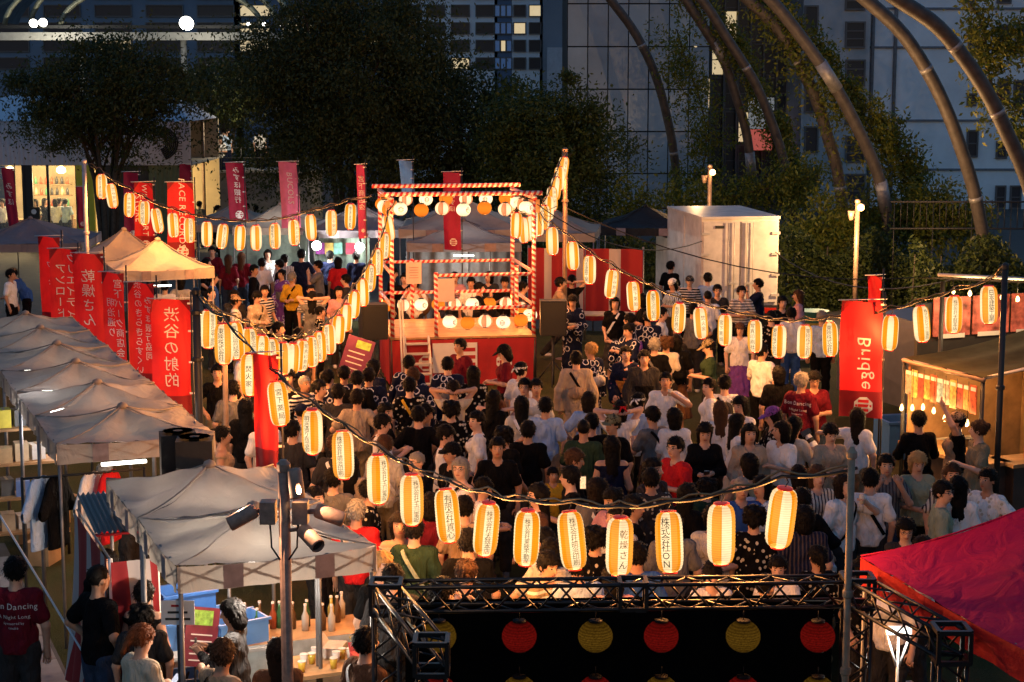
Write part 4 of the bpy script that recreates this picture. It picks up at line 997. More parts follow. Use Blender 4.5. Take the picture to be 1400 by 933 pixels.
# ---------------------------------------------------------------- poles
GREYP = mat('galvanised', (.28, .23, .17), .8, 0, .25, 8, spec=.1); BRONZE = mat('pole_bronze', (.3, .2, .14), .5, .4)
def pole(label, px_, Yp, ztop, r_, m, rings=()):
    b_ = P(px_, 400, Y=Yp); t = thing('pole', label, 'pole', (b_.x, Yp, 0)); bar('shaft', (0, 0, 0), (0, 0, ztop), r_, m, t, 12)
    MB().lathe([(r_ * 4, 0), (r_ * 4, .02), (r_ * 1.3, .04)], 14).build('base_plate', m, t)
    for z_ in rings: MB().lathe([(r_ * 1.2, -.03), (r_ * 1.5, -.02), (r_ * 1.5, .02), (r_ * 1.2, .03)], 12, (0, 0, z_)).build('collar', m, t)
    MB().lathe([(r_ * 1.15, -.02), (r_ * 1.2, .03), (r_ * .6, .06)], 12, (0, 0, ztop)).build('cap', m, t)
    return t
pole('black pole with banner arm holding two lantern strings', 268, 22, P(268, 400, Y=22).z, .05, DARKM, (2.6, 3.2))
pole('grey galvanised pole at the end of the black truss', 1171, 13.0, P(1171, 622, Y=13).z, .028, GREYP, (1.6, P(1171, 812, Y=13).z, 3.3))
pole('thin pale pole at the far left end of the lantern string', 121, 36, P(121, 222, Y=36).z, .045, mat('pale_metal', (.5, .45, .45), .5, .3), (3.0,))
pole('slim pole behind the stage topped by the climbing lanterns', 772, 38.3, P(771, 206, Y=38.3).z, .05, BRONZE, (3.5,))
pole('thin tan pole standing in the crowd under the lanterns', 305, 23, 2.9, .035, mat('tan_pole', (.3, .2, .13), .6), (1.5,))
pole('black stall post at the lantern string end', 1373, 22.2, P(1371, 366, Y=22.2).z, .04, DARKM, (2.2,))
for px_, Yp, y_, lab in ((1169, 43, 284, 'bronze lamp pole with one glowing lamp by the hedge'), (968, 50, 236, 'lamp pole with twin lamps above the truck roof')):
    t = pole(lab, px_, Yp, P(px_, y_ - 8, Y=Yp).z, .06, BRONZE); z_ = P(px_, y_, Y=Yp).z
    MB().lathe([(.03, .09), (.075, .05), (.08, -.03), (.04, -.07)], 12, (.06, -.12, z_)).build('lamp', mat('lamp_glow', (1, .8, .5), .4, var=0, emit=(1, .5, .18), es=14), t, True)
    MB().lathe([(.05, -.12), (.09, .1)], 10, (-.16, -.06, z_ - .18)).build('lamp_head', BRONZE, t, True)
    link('lamp_light', plight(900 if px_ > 1000 else 120, (1, .55, .22), 'lamp_light'), t, (-.5, -1.3, z_ - .1))
# spotlight pole in the foreground
Yp = 12.2; t = pole('rust brown foreground pole with four spotlights', 383, Yp, P(383, 640, Y=Yp).z, .042, mat('pole_rust', (.36, .2, .14), .6, 0, .3, 20)); 
RUST = MATS['pole_rust']; z0 = P(383, 700, Y=Yp).z
def spot_head(pos, rot, lit=False):
    q = MB().lathe([(.0, -.005), (.045, 0), (.055, .02), (.055, .2), (.05, .215), (.05, .2), (.046, .12)], 16, cap=False).build('spotlight', RUST, t, True)
    q.location = pos; q.rotation_euler = rot
    g = MB().lathe([(.046, .19), (.03, .197), (.0, .2)], 16, cap=False).build('lens', mat('lens_hot', (1, .9, .7), .3, var=0, emit=(1, .75, .4), es=9) if lit else mat('lens_dark', (.03, .03, .035), .15, var=0), q, True)
    return q
for s_ in (-1, 1): MB().box((s_ * .115, 0, z0), (.11, .12, .16)).build('mount_box', RUST, t)
bar('arm', (-.17, 0, z0 + .01), (-.26, -.03, z0 + .0), .018, RUST, t); spot_head((-.2, -.02, z0 + .02), (R(8), R(-118), 0))
bar('arm', (.17, 0, z0 + .0), (.3, .03, z0 - .0), .018, RUST, t); spot_head((.22, .02, z0 + .01), (R(-6), R(112), 0))
spot_head((.075, -.02, P(396, 640, Y=Yp).z), (R(170), R(-8), 0), True); bar('arm', (0, 0, z0 + .2), (.08, -.01, z0 + .26), .014, RUST, t)
link('lamp_light', plight(26, (1, .62, .36), 'lamp_light'), t, (.12, -.1, P(396, 668, Y=Yp).z)); link('lamp_light', plight(22, (1, .62, .36), 'lamp_light'), t, (-.35, .1, P(396, 690, Y=Yp).z))
spot_head((.13, -.03, P(400, 722, Y=Yp).z), (R(25), R(118), R(-20))); bar('arm', (.0, 0, z0 - .14), (.12, -.02, z0 - .12), .014, RUST, t)
for s_ in (-1, 1): MB().tube([(s_ * .1, -.03, z0 - .08), (s_ * .09, -.04, z0 - .25), (s_ * .03, -.045, z0 - .34)], .007, 5).build('wire', CABLE, t, True)
MB().lathe([(.05, -.02), (.075, 0), (.0, .02)], 12, (0, 0, 0)).build('flange', RUST, t)

# ---------------------------------------------------------------- stage (yagura)
def stripe_mat():
    m, N, L, B, O = nt('red_white_tape'); B.inputs['Roughness'].default_value = .5
    s = N.new('ShaderNodeSeparateXYZ'); L.new(N.new('ShaderNodeTexCoord').outputs['Object'], s.inputs[0])
    a = mth(N, L, 'DIVIDE', mth(N, L, 'ARCTAN2', s.outputs[1], s.outputs[0]), 2 * math.pi)
    f = mth(N, L, 'GREATER_THAN', mth(N, L, 'FRACT', mth(N, L, 'ADD', mth(N, L, 'MULTIPLY', s.outputs[2], 9), a)), .5)
    L.new(mixc(N, L, f, (.62, .56, .52), (.5, .02, .02)), B.inputs['Base Color']); return m
TAPE = stripe_mat(); REDC = mat('red_cloth', (.34, .01, .014), .75, var=.15, scale=3, bmp=.15)
SZ = R(9)
stg = thing('stage', 'square festival stage with red skirt and red and white striped posts', 'stage', (P(634, 500, Y=34.8).x, 34.8, 0), SZ)
W2, DP, DK = 1.47, 2.75, 1.02; ZT = 3.84
WOODD = mat('deck_wood', (.42, .23, .1), .5, var=.25, scale=4, bmp=.1)
for k in range(11): MB().box((0, DP * (k + .5) / 11, DK - .02 + rng.uniform(0, .004)), (2 * W2, DP / 11 - .012, .04)).build('plank', WOODD, stg)
for n_, f in (('front', lambda u, v: (-W2 + 2 * W2 * u, -.005 + .012 * math.sin(u * 40) * (1 - v) - .0, .02 + (DK - .07) * v)), ('side', lambda u, v: (W2 + .012 * math.sin(u * 37) * (1 - v), DP * u, .02 + (DK - .07) * v)), ('side', lambda u, v: (-W2 + .012 * math.sin(u * 33) * (1 - v), DP * u, .02 + (DK - .07) * v))):
    MB().grid(f, 60, 6).build('skirt', REDC, stg, True)
for x_ in (-W2, W2):
    for y_ in (0, DP): bar('leg', (x_ * .985, y_ + (.03 if y_ == 0 else -.03), 0), (x_ * .985, y_ + (.03 if y_ == 0 else -.03), DK - .05), .04, DARKM, stg); bar('post', (x_ * .97, y_, DK), (x_ * .97, y_, ZT), .042, TAPE, stg, 10)
for y_ in (0, DP): bar('top_beam', (-W2 - .12, y_, ZT + .04), (W2 + .12, y_, ZT + .04), .045, TAPE, stg, 10)
for x_ in (-W2, W2): bar('top_beam', (x_ * .97, -.12, ZT - .05), (x_ * .97, DP + .12, ZT - .05), .045, TAPE, stg, 10)
for x_ in (-W2, W2): MB().box((x_ * .97, .02, ZT - .22), (.22, .1, .26)).build('corner_plate', mat('plywood', (.3, .17, .09), .7), stg)
xl2 = -.55
for z_ in (1.6, 2.26):
    bar('rail', (xl2, 0, z_), (W2 * .97, 0, z_), .034, TAPE, stg, 8); bar('rail', (-W2 * .97, DP, z_), (W2 * .97, DP, z_), .034, TAPE, stg, 8)
    for x_ in (-W2, W2): bar('rail', (x_ * .97, 0 if x_ > 0 else .0, z_ + .03), (x_ * .97, DP, z_ + .03), .034, TAPE, stg, 8)
bar('rail_post', (xl2, 0, DK), (xl2, 0, 2.32), .04, TAPE, stg); bar('rail_post', (-.75, DP, DK), (-.75, DP, 2.32), .04, TAPE, stg); bar('rail_post', (W2 * .85, DP * .4, DK), (W2 * .85, DP * .4, 2.32), .04, TAPE, stg)
# crest: octagon ring with three bars
OCT = [(math.cos(math.pi / 8 + k * math.pi / 4), math.sin(math.pi / 8 + k * math.pi / 4)) for k in range(8)]
def crest(fn, s):
    """white octagon with three red bars; fn maps (a, b, lift) to a point"""
    a_ = MB(); n = 8
    a_.add([fn(0, 0, .006)] + [fn(x * s, y * s, .006) for x, y in OCT], [(0, i + 1, (i + 1) % 8 + 1) for i in range(8)])
    b_ = MB()
    for k, y in enumerate((-.5, 0, .5)): b_.add([fn(x * s, (y + q) * s, .011) for x, q in ((-.55, -.16), (.55, -.16), (.55, .16), (-.55, .16))], [(0, 1, 2, 3)])
    b_.add([fn(x * s, y * s, .011) for x, y in ((.62, -.12), (.82, -.12), (.82, .12), (.62, .12))], [(0, 1, 2, 3)])
    b_.add([fn(x * s, y * s, .011) for x, y in ((-.82, -.12), (-.62, -.12), (-.62, .12), (-.82, .12))], [(0, 1, 2, 3)])
    return a_, b_
WCL = mat('white_print', (.66, .64, .62), .7, var=.05)
q = MB().box((-.18, -.035, .6), (.9, .012, .6)).build('white_panel', WCL, stg)
mb = MB()
for k in range(3): mb.box((.03, -.043, .46 + k * .15), (.4, .006, .075))
mb.build('red_bars', REDC, q)
for x_, z_ in ((.82, .5), (-.75, .5)):
    a_, b_ = crest(lambda a, b_, l, x_=x_, z_=z_: (x_ + a, -.02 - l, z_ + b_), .17); c = a_.build('crest', WCL, stg); b_.build('crest_bars', REDC, c)
# papers hung on rails
for x_, y_, z_, c in ((-.72, DP - .06, 2.02, 'left'), (-.35, -.05, 1.97, 'right')):
    q = thing('notice', 'pale pink paper notice with grey box tied to the ' + ('back rail' if c == 'left' else 'front rail'), 'notice'); q.matrix_world = Matrix.Translation(stg.location) @ Matrix.Rotation(SZ, 4, 'Z') @ Matrix.Translation((x_, y_, z_))
    MB().box((0, 0, 0), (.33, .008, .46)).build('sheet', mat('notice_paper', (.6, .48, .42), .8, var=.05), q)
    if c == 'left':
        for k in range(5): MB().box((0, -.006, .12 - k * .055), (.2 - .03 * (k % 2), .003, .014)).build('print_line', mat('print_grey', (.3, .2, .18), .8, var=0), q)
# ladder stair
lad = thing('step_ladder', 'aluminium step ladder with handrails leaning on the stage', 'ladder', stg.matrix_basis @ Vector((-.95, 0, 0)), SZ)
ALU = mat('aluminium', (.5, .48, .46), .5, .25, .1)
for s_ in (-1, 1):
    bar('side_rail', (s_ * .24, -.6, 0), (s_ * .24, -.02, DK + .03), .028, ALU, lad)
for k in range(5): MB().box((0, -.55 + .48 * k / 4.2, .17 + k * .185), (.48, .12, .035)).build('tread', ALU, lad)
for dx in (-.28, -.34): bar('handrail', (dx, -.62 + (.28 + dx) * 2, .0), (dx, .05 + (.28 + dx), 1.77), .02, ALU, lad)
# speakers on stands
for s_, lab in ((-1, 'left of the stage ladder'), (1, 'at the right corner of the stage')):
    p = stg.matrix_basis @ Vector((s_ * (W2 + .34), -.05, 0)); t = thing('loudspeaker', 'black box loudspeaker on a black stand ' + lab, 'loudspeaker', p, SZ + R(s_ * -6), 'loudspeakers beside the stage')
    BLK = mat('speaker_black', (.012, .011, .011), .7, var=.3, scale=30)
    MB().box((0, 0, 1.38), (.52, .42, .7)).build('cabinet', BLK, t); MB().box((0, -.216, 1.38), (.46, .012, .64)).build('grille', mat('speaker_grille', (.02, .019, .019), .5, .3, .5, 200), t)
    bar('stand_pole', (0, 0, 0), (0, 0, 1.06), .03, DARKM, t)
    for k in range(3): bar('stand_leg', (0, 0, .5), (.4 * math.cos(k * 2.1 + .4), .4 * math.sin(k * 2.1 + .4), .01), .015, DARKM, t)
# round lanterns on the stage
RL = {k: lantern_mat('lantern_paper_' + k, k) for k in ('striped', 'white', 'orange', 'dimred', 'dimyellow')}
rp = [(.146 * math.sin(math.pi * (.12 + .76 * i / 18)) - (.002 if i % 2 else 0), -.135 * math.cos(math.pi * (.12 + .76 * i / 18))) for i in range(19)]
ME_R = {k: MB().lathe(rp, 22, cap=False).mesh('paper_shade', m, True) for k, m in RL.items()}
ME_RC = MB().lathe([(.05, .118), (.058, .122), (.058, .14), (.02, .145)], 12).mesh('top_rim', DARKM, True); ME_RB = MB().lathe([(.02, -.14), (.055, -.135), (.055, -.122), (.045, -.118)], 12).mesh('bottom_rim', DARKM, True)
def rfn(a, b_, l):
    z = b_; r_ = .146 * math.sqrt(max(.01, 1 - (z / .155) ** 2)) + l; th = -math.pi / 2 + a / r_; return (r_ * math.cos(th), r_ * math.sin(th), z)
_a, _b = crest(rfn, .055); ME_CR = _a.mesh('crest', mat('crest_red', (.5, .02, .01), .5, var=0, emit=(1, .06, .03), es=.5)); ME_CB = _b.mesh('crest_bars', mat('crest_pale', (.8, .7, .6), .5, var=0, emit=(1, .8, .55), es=1.1))
RBULB = plight(42, (1, .4, .15))
def round_lantern(M, k, label, group='round lanterns round the stage', bulb=True, sc_=1.0):
    o = thing('round_lantern', label, 'lantern', (0, 0, 0), 0, group); o.matrix_world = M @ Matrix.Scale(sc_, 4)
    link('paper_shade', ME_R[k], o); link('top_rim', ME_RC, o); link('bottom_rim', ME_RB, o); bar('hanger', (0, 0, .14), (0, 0, .22), .004, DARKM, o, 4)
    if k == 'white': q = link('crest', ME_CR, o); q.rotation_euler.z = R(rng.uniform(-25, 45)); link('crest_bars', ME_CB, q)
    if bulb: link('bulb_light', RBULB, o)
    return o
ORD = ['first', 'second', 'third', 'fourth', 'fifth', 'sixth', 'seventh', 'eighth']; kinds = ['striped', 'orange', 'white']; kn = {'striped': 'pink and white striped', 'orange': 'plain orange', 'white': 'white crested', 'dimred': 'dim red', 'dimyellow': 'dim yellow'}
SM = Matrix.Translation(stg.location) @ Matrix.Rotation(SZ, 4, 'Z')
for nm, pts in (('top front beam', [(-1.25 + i * .42, .02, ZT - .25 - .03 * (i % 2)) for i in range(7)]), ('top back beam', [(-1.3 + i * .43, DP, ZT - .25) for i in range(7)]), ('left top beam', [(-W2 * .97, .5 + i * .55, ZT - .3) for i in range(4)]), ('right top beam', [(W2 * .97, .5 + i * .55, ZT - .3) for i in range(4)]), ('low back rail', [(-1.3 + i * .37, DP, 1.33) for i in range(8)]), ('low front rail', [(-.28 + i * .36, -.02, 1.33 - .03 * (i % 2)) for i in range(5)]), ('low right rail', [(W2 * .97, .45 + i * .6, 1.37) for i in range(3)])):
    for i, p in enumerate(pts):
        k = kinds[(i * 2 + len(nm)) % 3]
        round_lantern(SM @ Matrix.Translation(p), k, f'{kn[k]} round lantern, {ORD[i]} from the ladder side, {nm} of stage' if 'left' not in nm and 'right' not in nm else f'{kn[k]} round lantern, {ORD[i]} from the front, {nm} of stage')
for k in range(8):  # loose fairy wires tangled round the top corner
    a = SM @ Vector((W2 + .1 * k / 8, rng.uniform(0, 1), ZT)); b_ = SM @ Vector((W2 + rng.uniform(-.1, .5), rng.uniform(-.3, .3), ZT - rng.uniform(.1, .8)))
    q = thing('loose_wire', 'thin black wire tangled at the stage top right corner', 'wire', a, 0, 'loose wires on the stage'); MB().tube([Vector((0, 0, 0)), (b_ - a) * .5 + Vector((0, 0, -.2)), b_ - a], .008, 4).build('strand', CABLE, q)
# ---------------------------------------------------------------- tents
def tent_mat(name, c, tr=.45):
    m, N, L, B, O = nt(name); B.inputs['Roughness'].default_value = .7; B.inputs['Specular IOR Level'].default_value = .15
    nz = noise(N, L, 2.2, 4); cc = mixc(N, L, ramp(N, L, nz, .3, .7), [q * .82 for q in c], c); L.new(cc, B.inputs['Base Color'])
    hN = N.new('ShaderNodeTexNoise'); hN.inputs['Scale'].default_value = 3.2; hN.inputs['Detail'].default_value = 6; hN.inputs['Distortion'].default_value = 1.5; L.new(N.new('ShaderNodeTexCoord').outputs['Object'], hN.inputs[0]); bump(N, L, B, hN.outputs[0], .7, .05)
    t = N.new('ShaderNodeBsdfTranslucent'); L.new(cc, t.inputs[0]); mx = N.new('ShaderNodeMixShader'); mx.inputs[0].default_value = tr
    L.new(B.outputs[0], mx.inputs[1]); L.new(t.outputs[0], mx.inputs[2]); L.new(mx.outputs[0], O.inputs[0]); return m
TW = tent_mat('tent_white', (.5, .43, .37), .36); TG = tent_mat('tent_grey', (.3, .28, .31)); TP = tent_mat('tent_magenta', (.5, .012, .09), .3); TPV = tent_mat('tent_magenta_valance', (.55, .03, .03), .4)
STRUT = mat('tent_strut', (.2, .2, .21), .5, .5)
def tent(label, corner, rz, s, ze, za, m=TW, mv=None, vh=.22, sy=None, legs=True, group='pop up tents', light=0, lc=(1, .9, .75)):
    """corner: front left corner on the ground; local x right, y back"""
    sy = sy or s
    t = thing('tent', label, 'tent', (corner[0], corner[1], 0), rz, group); zt = ze + vh
    cx, cyy = s / 2, sy / 2
    cs = [(0, 0), (s, 0), (s, sy), (0, sy)]; ph = rng.uniform(0, 6)
    mb = MB(); n = 16
    for k in range(4):
        a, b_ = cs[k], cs[(k + 1) % 4]
        def fn(u, v, a=a, b_=b_):
            ex = a[0] + (b_[0] - a[0]) * u; ey = a[1] + (b_[1] - a[1]) * u
            w_ = v * .999; sag = .10 * math.sin(math.pi * u) * (1 - v) * (.3 + v) + .05 * math.sin(math.pi * v) * (1 + .6 * math.sin(u * 9 + k + ph)) + .008 * math.sin(u * 38 + ph + 5 * v) * (1 - v) + .012 * math.sin(13 * v + 6 * u + ph)
            return (ex + (cx - ex) * w_, ey + (cyy - ey) * w_, zt + (za - zt) * (v ** 1.12) - sag)
        mb.grid(fn, n, n)
    mb.build('canopy', m, t, True)
    for a in cs:
        MB().tube([(a[0] + (cx - a[0]) * v, a[1] + (cyy - a[1]) * v, zt + (za - zt) * v ** 1.12 - .05 * math.sin(math.pi * v) * 1.0 + .012) for v in np.linspace(0, .97, 9)], .008, 4).build('seam', m, t, True)
    MB().lathe([(.07, -.02), (.05, .03), (.0, .05)], 8, (cx, cyy, za)).build('peak_cap', m, t, True)
    for k in range(4):
        a, b_ = cs[k], cs[(k + 1) % 4]; nx_, ny_ = (b_[1] - a[1]) / math.hypot(b_[0] - a[0], b_[1] - a[1]), -(b_[0] - a[0]) / math.hypot(b_[0] - a[0], b_[1] - a[1])
        def fv(u, v, a=a, b_=b_):
            w_ = .012 * math.sin(u * 31 + k) * (1 - v) + .004
            return (a[0] + (b_[0] - a[0]) * u + nx_ * w_, a[1] + (b_[1] - a[1]) * u + ny_ * w_, ze + vh * v - .1 * math.sin(math.pi * u) * .3 * v)
        q = MB().grid(fv, 24, 3).build('valance', mv or m, t, True)
        if k in (0, 1, 3) and m is not TP:
            mm = MB()
            for c_ in (.27, .73):
                mm.add([(a[0] + (b_[0] - a[0]) * (c_ + d) + nx_ * .024, a[1] + (b_[1] - a[1]) * (c_ + d) + ny_ * .024, z_) for d, z_ in ((-.05, ze + .005), (.05, ze + .005), (.05, zt - .02), (-.05, zt - .02))], [(0, 1, 2, 3)])
                mm.build('valance_patch', mat('tent_patch', (.26, .2, .2), .8), q); mm = MB()
        # scissor struts inside the valance
        for j in range(4):
            f0, f1 = j / 4, (j + 1) / 4
            p0 = Vector((a[0] + (b_[0] - a[0]) * f0, a[1] + (b_[1] - a[1]) * f0, 0)); p1 = Vector((a[0] + (b_[0] - a[0]) * f1, a[1] + (b_[1] - a[1]) * f1, 0)); inn = Vector((-nx_, -ny_, 0)) * .03
            for z0_, z1_ in ((ze + .02, zt - .03), (zt - .03, ze + .02)): bar('strut', p0 + inn + Vector((0, 0, z0_)), p1 + inn + Vector((0, 0, z1_)), .011, STRUT, t, 4)
    if legs:
        for a in cs: bar('leg', (a[0] + (.03 if a[0] == 0 else -.03), a[1] + (.03 if a[1] == 0 else -.03), 0), (a[0] + (.03 if a[0] == 0 else -.03), a[1] + (.03 if a[1] == 0 else -.03), zt - .02), .02, STRUT, t, 6)
    if light:
        MB().box((cx, cyy, ze - .22), (.5, .06, .03)).build('lamp_tube', mat('tube_glow', (1, 1, 1), .4, var=0, emit=(1, .95, .82), es=8), t)
        link('lamp_light', plight(light, lc, 'lamp_light', .05), t, (cx, cyy, ze - .32)); [bar('lamp_cord', (cx + d, cyy, ze - .21), (cx, cyy, za - .04), .004, CABLE, t, 4) for d in (-.2, .2)]
    return t
c0 = P(243, 812, z=2.05)
tent('foreground white tent with crumpled valance over the drinks table', c0, RZ, 1.66, 2.05, 2.5, light=60, lc=(1, .86, .7))
c1 = c0 + Vd * 1.68
tent('white peaked tent directly behind the foreground tent', c1, RZ, 1.66, 2.05, 2.52, light=38, lc=(1, .8, .62))
g0 = P(78, 636, z=2.05)
names = ['first white tent of the long stall row next to corrugated awning', 'second white tent of the long stall row', 'third white tent of the long stall row', 'fourth white tent of the long stall row', 'fifth white tent of the long stall row', 'last white tent of the long stall row below the red banners']
for k in range(6): tent(names[k], g0 + Vd * 1.72 * k, RZ, 1.7, 2.05, 2.48, light=11, lc=(1, .78, .6))
for lab, px_, py, s, ze, za, rz, m, lg in (('pinkish white tent behind the red banners', 165, 386, 1.9, 2.1, 2.85, RZ, TW, 8), ('pale tent half hidden behind the red banner row', 120, 372, 1.9, 2.1, 2.9, RZ, TW, 0), ('grey tent at the left edge before the cafe', -60, 346, 2.9, 2.1, 2.8, R(4), TG, 0),
   ('low white tent below the terrace', 262, 318, 2.2, 2.0, 2.7, R(6), TW, 0), ('white tent beside the terrace path', 318, 322, 2.4, 2.0, 2.75, R(4), TW, 40), ('white tent with bright work lamp near the stage', 420, 326, 2.6, 2.05, 2.85, R(3), TG, 60), ('grey tent standing behind the stage', 556, 345, 2.7, 2.1, 2.75, R(2), TG, 30), ('white tent far behind the stage', 545, 326, 3.0, 2.3, 3.2, R(0), TW, 0), ('white tent behind the stage right post', 668, 330, 2.6, 2.2, 3.0, R(-6), TW, 0), ('dark tent beside the evergreen', 815, 322, 2.4, 2.1, 2.8, R(-8), tent_mat('tent_dark', (.03, .03, .032), .1), 0)):
    tent(lab, P(px_, py, z=ze), rz, s, ze, za, m, light=lg)
# white side cloths hung behind the stage
for x0, x1, Yb, lab in ((560, 640, 43.2, 'white side cloth hung left behind the stage'), (640, 712, 43.3, 'white side cloth hung right behind the stage'), (300, 420, 47, 'pale green back cloth of the far stalls'), (430, 505, 46.5, 'pale blue back cloth of the lamp lit stall')):
    a = P(x0, 300, Y=Yb).x; b_ = P(x1, 300, Y=Yb).x; q = thing('side_cloth', lab, 'cloth', ((a + b_) / 2, Yb, 0), 0, 'cloths hung at the far stalls')
    MB().grid(lambda u, v: ((a - b_) / 2 + (b_ - a) * u, .05 * math.sin(u * 24), .1 + 2.0 * v), 40, 3).build('sheet', mat('cloth_' + lab.split()[1], (.2, .2, .21) if 'white' in lab else (.16, .22, .2), .8, transl=.3), q, True)
    bar('top_bar', ((a - b_) / 2, 0, 2.12), ((b_ - a) / 2, 0, 2.12), .02, STRUT, q)
for x_, y_, W in ((433, 336, 130), (492, 338, 80)):
    q = floodlight('blazing white work lamp at the far stall counter' if W > 100 else 'small white work lamp near the stage at the far stall', P(x_, y_, Y=45), 60, (1, 1, .98), .13, -85)
    link('lamp_light', plight(W, (1, .96, .9), 'lamp_light', .1), q, (0, -.3, -.05))
for i, (x_, c) in enumerate(((434, (.25, .05, .3)), (446, (.5, .4, .1)), (458, (.15, .4, .35)), (475, (.5, .05, .1)))):
    q = thing('poster', ['purple poster at the lamp lit stall', 'yellow poster at the lamp lit stall', 'green poster at the lamp lit stall', 'red poster at the lamp lit stall'][i], 'poster', P(x_ + 4, 340, Y=46)); MB().box((0, 0, 0), (.24, .01, .3)).build('sheet', mat('poster_%d' % i, c, .7, var=.5, scale=9), q); bar('string', (0, 0, .15), (0, 0, .4), .004, DARKM, q, 4)

# magenta tent, right foreground
mt = P(1275, 818, z=2.35); pr = P(1440, 940, z=2.2)
ang = math.atan2(pr.y - mt.y, pr.x - mt.x)
tent('large magenta tent roof with red valance at the right foreground', (pr.x + (mt.x - pr.x) * -.15, pr.y + (mt.y - pr.y) * -.15), ang + R(180) + R(-90) , 3.1, 2.12, 3.4, TP, TPV, .24, group='magenta tent', light=12, lc=(1, .5, .3), sy=2.9)

# ---------------------------------------------------------------- banners
def banner(label, x0, y0, x1, y1, Y, text='', tsize=.2, c=None, mirror=True, lean=0, crest_=True, text2=None, latin=False, pole_side=1, wave=1.8, pole_to=0, tv=.6):
    """x0,y0 top left, x1,y1 bottom right in the photo"""
    a = P(x0, y0, Y=Y); b_ = P(x1, y1, Y=Y); W, Hh = b_.x - a.x, a.z - b_.z
    t = thing('banner', label, 'banner', ((a.x + b_.x) / 2, Y, b_.z), 0, 'tall festival banners'); sd = rng.uniform(0, 6)
    def sf(u, v, l=0):   # u,v 0..1 from bottom left
        yy = wave * (.035 * math.sin(3.2 * u + 2.2 * v + sd) + .02 * math.sin(9 * v + 4 * u + sd) * (1 - v * .6) + .012 * math.sin(11 * u + sd) * (1 - v))
        return (-W / 2 + W * u + lean * (1 - v) * W + .04 * W * math.sin(4 * v + sd) * (1 - v), yy - l, Hh * v + .012 * math.sin(6 * u) * v)
    m = c or mat('banner_red', (.62, .014, .018), .7, var=.16, scale=2.5, transl=.3)
    cl = MB().grid(sf, 14, 26).build('cloth', m, t, True)
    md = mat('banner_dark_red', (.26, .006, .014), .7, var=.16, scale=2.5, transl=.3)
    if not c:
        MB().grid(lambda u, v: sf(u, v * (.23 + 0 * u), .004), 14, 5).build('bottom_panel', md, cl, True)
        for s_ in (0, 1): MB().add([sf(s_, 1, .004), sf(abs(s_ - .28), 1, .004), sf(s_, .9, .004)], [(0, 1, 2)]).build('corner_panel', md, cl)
    mb = MB()
    sg = -1 if mirror else 1
    def place(tx, uc, vc): letters(mb, tx, lambda p, q: sf(uc + sg * p / W, vc + q / Hh, .008))
    if text:
        if latin: # lettering turned sideways
            letters(mb, text2d(text, tsize), lambda p, q: sf(.55 + sg * q / W, tv - p / Hh, .008))
        else: place(text2d(text, tsize, True, 1.08), .52 if not text2 else .36, .62)
    if text2: 
        if latin: letters(mb, text2d(text2, tsize), lambda p, q: sf(.2 + sg * q / W, .62 - p / Hh, .008))
        else: place(text2d(text2, tsize, True, 1.08), .74, .62)
    if mb.v: mb.build('lettering', WCL, cl)
    if crest_:
        s_ = W * .23; ca, cb = crest(lambda p, q, l: sf(.55 + p / W, .105 + q / Hh, .006 + l), s_); k = ca.build('crest', WCL, cl); cb.build('crest_bars', m, k)
    px_ = pole_side * (W / 2 + .03)
    bar('pole', (px_, .0, -b_.z + pole_to), (px_, 0, Hh + .12), .014, DARKM, t, 6)
    bar('crossbar', (-pole_side * (W / 2 + .05), 0, Hh + .015), (px_ + pole_side * .03, 0, Hh + .03), .008, WCL, t, 5)
    for v in (.02, .25, .5, .75, .97): MB().box((px_ - pole_side * .02, 0, Hh * v), (.07, .016, .025)).build('loop', WCL, t)
    return t
banner('nearest red banner with large white characters of the left row', 207, 410, 263, 580, 25, '渋谷の射的', .22)
banner('red banner with two columns of small characters in the left row', 173, 387, 216, 548, 26.6, '渋谷のきらきらすくい', .135, text2='みずほ銀行協同')
banner('red banner with faint double characters, third of the left row', 138, 373, 175, 534, 28, '明治通り', .15, text2='宮下パーク商店会')
banner('red banner with four bold white characters in the left row', 100, 347, 145, 504, 29.4, '乾燥さん', .23)
banner('red banner with angular characters near the far end of left row', 68, 341, 110, 490, 30.8, 'アンロード', .18, text2='クリエイティブ')
banner('plain red banner at the far end of the left row', 51, 324, 87, 458, 32.2, 'フード', .16)
banner('dark red narrow banner at the left edge by the cafe window', 2, 230, 22, 322, 48, 'みずほ', .2, c=mat('banner_crimson', (.32, .006, .04), .7, var=.15, transl=.3), lean=.35)
banner('small dark red banner before the cafe tree trunk', 105, 256, 120, 312, 48, '', .2, c=MATS['banner_crimson'])
banner('red banner lettered in two lines behind the lantern string', 182, 250, 212, 345, 39, 'WILD HEART', .18, latin=True, text2='STORE', mirror=False)
banner('red banner with large pale letters behind the lantern string', 228, 250, 267, 356, 38.5, 'FACE RECORDS', .2, latin=True, mirror=False)
banner('dark red banner half hidden behind the two lettered banners', 168, 236, 192, 330, 47, '', .2, c=MATS['banner_crimson'])
banner('small crimson banner on the cafe side wall', 245, 225, 262, 262, 55, '', .2, c=MATS['banner_crimson'], crest_=False)
banner('slanting crimson banner before the raised terrace', 308, 223, 334, 302, 46, 'みずほ銀行', .18, c=MATS['banner_crimson'], lean=.25)
banner('pink banner with pale letters before the tall dark tree', 380, 222, 407, 312, 44, 'BUCOLS', .2, latin=True, c=mat('banner_pink', (.55, .12, .2), .7, var=.15, transl=.3), lean=.2, mirror=False)
banner('tall narrow magenta banner left of the stage posts', 487, 226, 499, 326, 38, '宮下商店会', .14, c=mat('banner_magenta', (.45, .04, .13), .7, var=.15, transl=.3), lean=.3)
